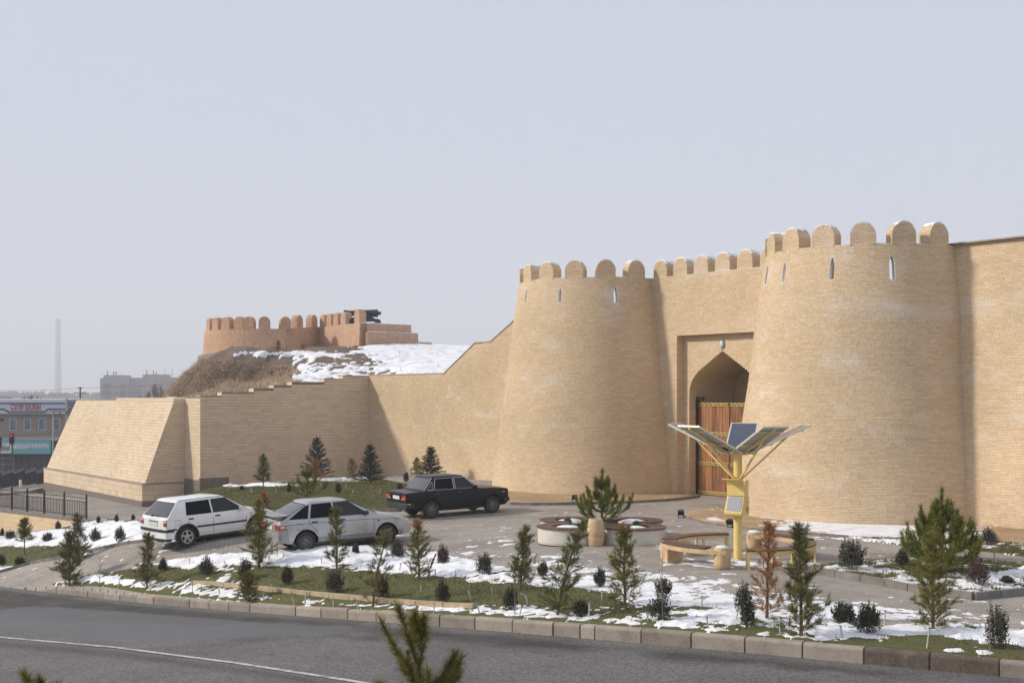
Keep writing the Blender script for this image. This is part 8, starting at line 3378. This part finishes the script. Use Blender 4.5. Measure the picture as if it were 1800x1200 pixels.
apx(176, 226, 664, 745, 0, 14, M['apt'], 'stair_tower')
apx(226, 250, 663.5, 745, 3, 14, M['apt'], 'middle_block')
apx(250, 330, 663, 745, 0, 14, M['apt'], 'stair_tower')
apx(181, 219, 659, 664, 1, 13, M['apt'], 'roof_house')
apx(250, 290.5, 658, 663, 1, 13, M['apt'], 'roof_house')
for xa, xb, y in ((181, 194, 673), (212, 220, 674), (230, 237, 674)):
    apx(xa, xb, y, 745, -.5, .4, M['apt2'], 'balcony_bay')
for xa, xb in ((195.5, 205), (262, 271)):
    for k_ in range(9):
        apx(xa, xb, 672 + 8.2 * k_, 676 + 8.2 * k_, -1.2, .2, M['apt3'], 'balcony')
for xa in (177.5, 207, 222, 228, 240, 245, 254, 276, 284, 293, 301):
    for k_ in range(9):
        apx(xa, xa + 2.6, 668 + 8.2 * k_, 671.6 + 8.2 * k_, (2.9 if 226 < xa < 250 else -.12), (3.3 if 226 < xa < 250 else .3), M['aptwin'], 'window')
mb = MB()
for px, h in ((189, 3), (200, 2.6), (204, 2.6), (258, 3.4), (270, 3.2), (275, 2.4), (290, 14 / 2.9), (303, 12 / 2.9)):
    p = at(px, 660, YA)
    mb.bar(p, p + UP * h, .5 if h < 4 else .18)
mb.build('roof_vents', M['apt2'], ap, off=AO)
ap.children[-1]['kind'] = 'stuff'

YCH = 2600.0
ch = empty('factory_chimney', (at(102, 690, YCH).x, YCH, -6.4), 0, 'tall pale chimney fading in the haze above the shop', 'chimney')
M['chimney'] = plain('chimney_concrete', (.22, .24, .27), .9)
mb = MB()
zt_ = at(102, 560, YCH).z + 6.4
s3 = YCH / F
mb.lathe([(6.6 * s3, 0), (5.6 * s3, zt_ * .3), (4.6 * s3, zt_ * .7), (4.2 * s3, zt_), (3.6 * s3, zt_), (3.6 * s3, zt_ * .96)], 24)
mb.build('chimney_shaft', M['chimney'], ch, smooth=40)
mb = MB()
for f in (.35, .62, .86):
    r_ = np.interp(f, [0, .3, .7, 1], [6.6, 5.6, 4.6, 4.2]) * s3 + .5
    mb.lathe([(r_, zt_ * f), (r_, zt_ * f + 2)], 24)
mb.build('chimney_band', M['chimney'], ch)
ch.children[-1]['kind'] = 'stuff'
for (px0, px1, yt, Yb, lab) in ((183, 248, 703, 420, 'low grey-roofed shed below the apartment block'), (-20, 30, 699, 330, 'distant low hall left of the round bare trees')):
    a, b = at(px0, yt, Yb), at(px1, yt, Yb)
    sh = empty('far_shed', (a.x, Yb, -6.4), 0, lab, 'building')
    mb = MB()
    mb.box(((b.x - a.x) / 2, 5, (a.z + 6.4) / 2 - .4), (b.x - a.x, 10, a.z + 6.4 - .8))
    mb.build('wall', M['apt'], sh)
    mb = MB()
    w = b.x - a.x
    mb.prism([(-.4, a.z + 5.6), (w + .4, a.z + 5.6), (w * .78, a.z + 6.7), (w * .22, a.z + 6.7)], -10.4, .4, mtx=Matrix(((1, 0, 0), (0, 0, -1), (0, 1, 0))))
    mb.build('roof', M['alu'], sh)


def bare_tree(px, ybase_z, ytop, Y, wpx, lab, seed, name='bare_tree'):
    rg = random.Random(seed)
    zt__ = at(px, ytop, Y).z
    H = zt__ - ybase_z
    Wd = wpx * Y / F
    root = empty(name, (at(px, 690, Y).x, Y, ybase_z), 0, lab, 'tree', 'bare trees in the haze')
    mb, cr = MB(), MB()
    mb.tube([(0, 0, 0), (0, 0, H * .35)], [.16, .11], 6)
    th = .035 * Y / 200

    def grow(p, d, L, r, lev):
        q = p + d * L
        (cr if lev else mb).tube([p, q], [r, r * .6], 4, cap=False)
        if lev < 3:
            for _ in range(4):
                nd = (d + Vector((rg.uniform(-1, 1) * Wd / H * 1.5, rg.uniform(-1, 1) * Wd / H * 1.5, rg.uniform(-.1, .5)))).normalized()
                grow(p + d * L * rg.uniform(.45, 1), nd, L * .62, max(r * .55, th), lev + 1)
    for k_ in range(5):
        grow(Vector((0, 0, H * rg.uniform(.2, .4))), Vector((rg.uniform(-1, 1) * Wd / H, rg.uniform(-1, 1) * Wd / H, 1)).normalized(), H * .28, .09, 0)
    mb.build('trunk', M['twig'], root)
    cr.build('crown', M['twig'], root)


for i, (px, yt, Y, w, lab) in enumerate(((258, 680, 330, 10, 'slender bare tree left of the pair before the apartment block'), (272, 670, 330, 13, 'tall bare tree in the middle before the apartment block'), (284, 672, 340, 14, 'wide bare tree before the apartment block'), (296, 684, 320, 12, 'bare tree nearest the grassy hill edge'), (244, 690, 330, 9, 'short bare tree left of the slender one'),
                                         (50, 689, 260, 22, 'round bare tree above the shop roof, left one'), (68, 691, 265, 18, 'round bare tree above the shop roof, middle one'), (88, 694, 262, 14, 'low bare tree above the shop roof, right one'), (10, 691, 420, 20, 'faint bare tree above the shop fascia at the left'))):
    bare_tree(px, -6.4, yt, Y, w, lab, 700 + i)
# far treeline that reads as one mass
nr2 = np.random.default_rng(8)
n = 9000
X = nr2.uniform(-900, -100, n)
Y = 1250 + nr2.uniform(-60, 60, n)
hmax = 7 + 7 * vnoise(X * .012, X * 0, 4)
Z = -6.4 + nr2.uniform(0, 1, n) ** 1.2 * hmax
S_ = nr2.uniform(1.0, 2.6, n)
V = np.stack([np.c_[X - S_, Y, Z - S_ * .7], np.c_[X + S_, Y, Z - S_ * .7], np.c_[X + nr2.normal(0, .6, n), Y, Z + S_]], 1)
o = big_mesh('treeline', V.reshape(-1, 3), np.arange(n * 3).reshape(-1, 3), M['twig'])
o['kind'] = 'stuff'

# ------------------------------------------------------------------ haze
hz = MB()
hz.box((-200, 1650, 110), (2600, 3700, 236))
hm, ht, hb, hn, hl = _mat('haze')
hn.remove(hb)
pv = hn.new('ShaderNodeVolumePrincipled')
pv.inputs['Color'].default_value = (0.92, 0.945, 1.0, 1)
pv.inputs['Density'].default_value = 0.00056
pv.inputs['Anisotropy'].default_value = 0.0
hl.new(pv.outputs[0], hn['Material Output'].inputs['Volume'])
ho = hz.build('haze', hm)
ho['kind'] = 'stuff'
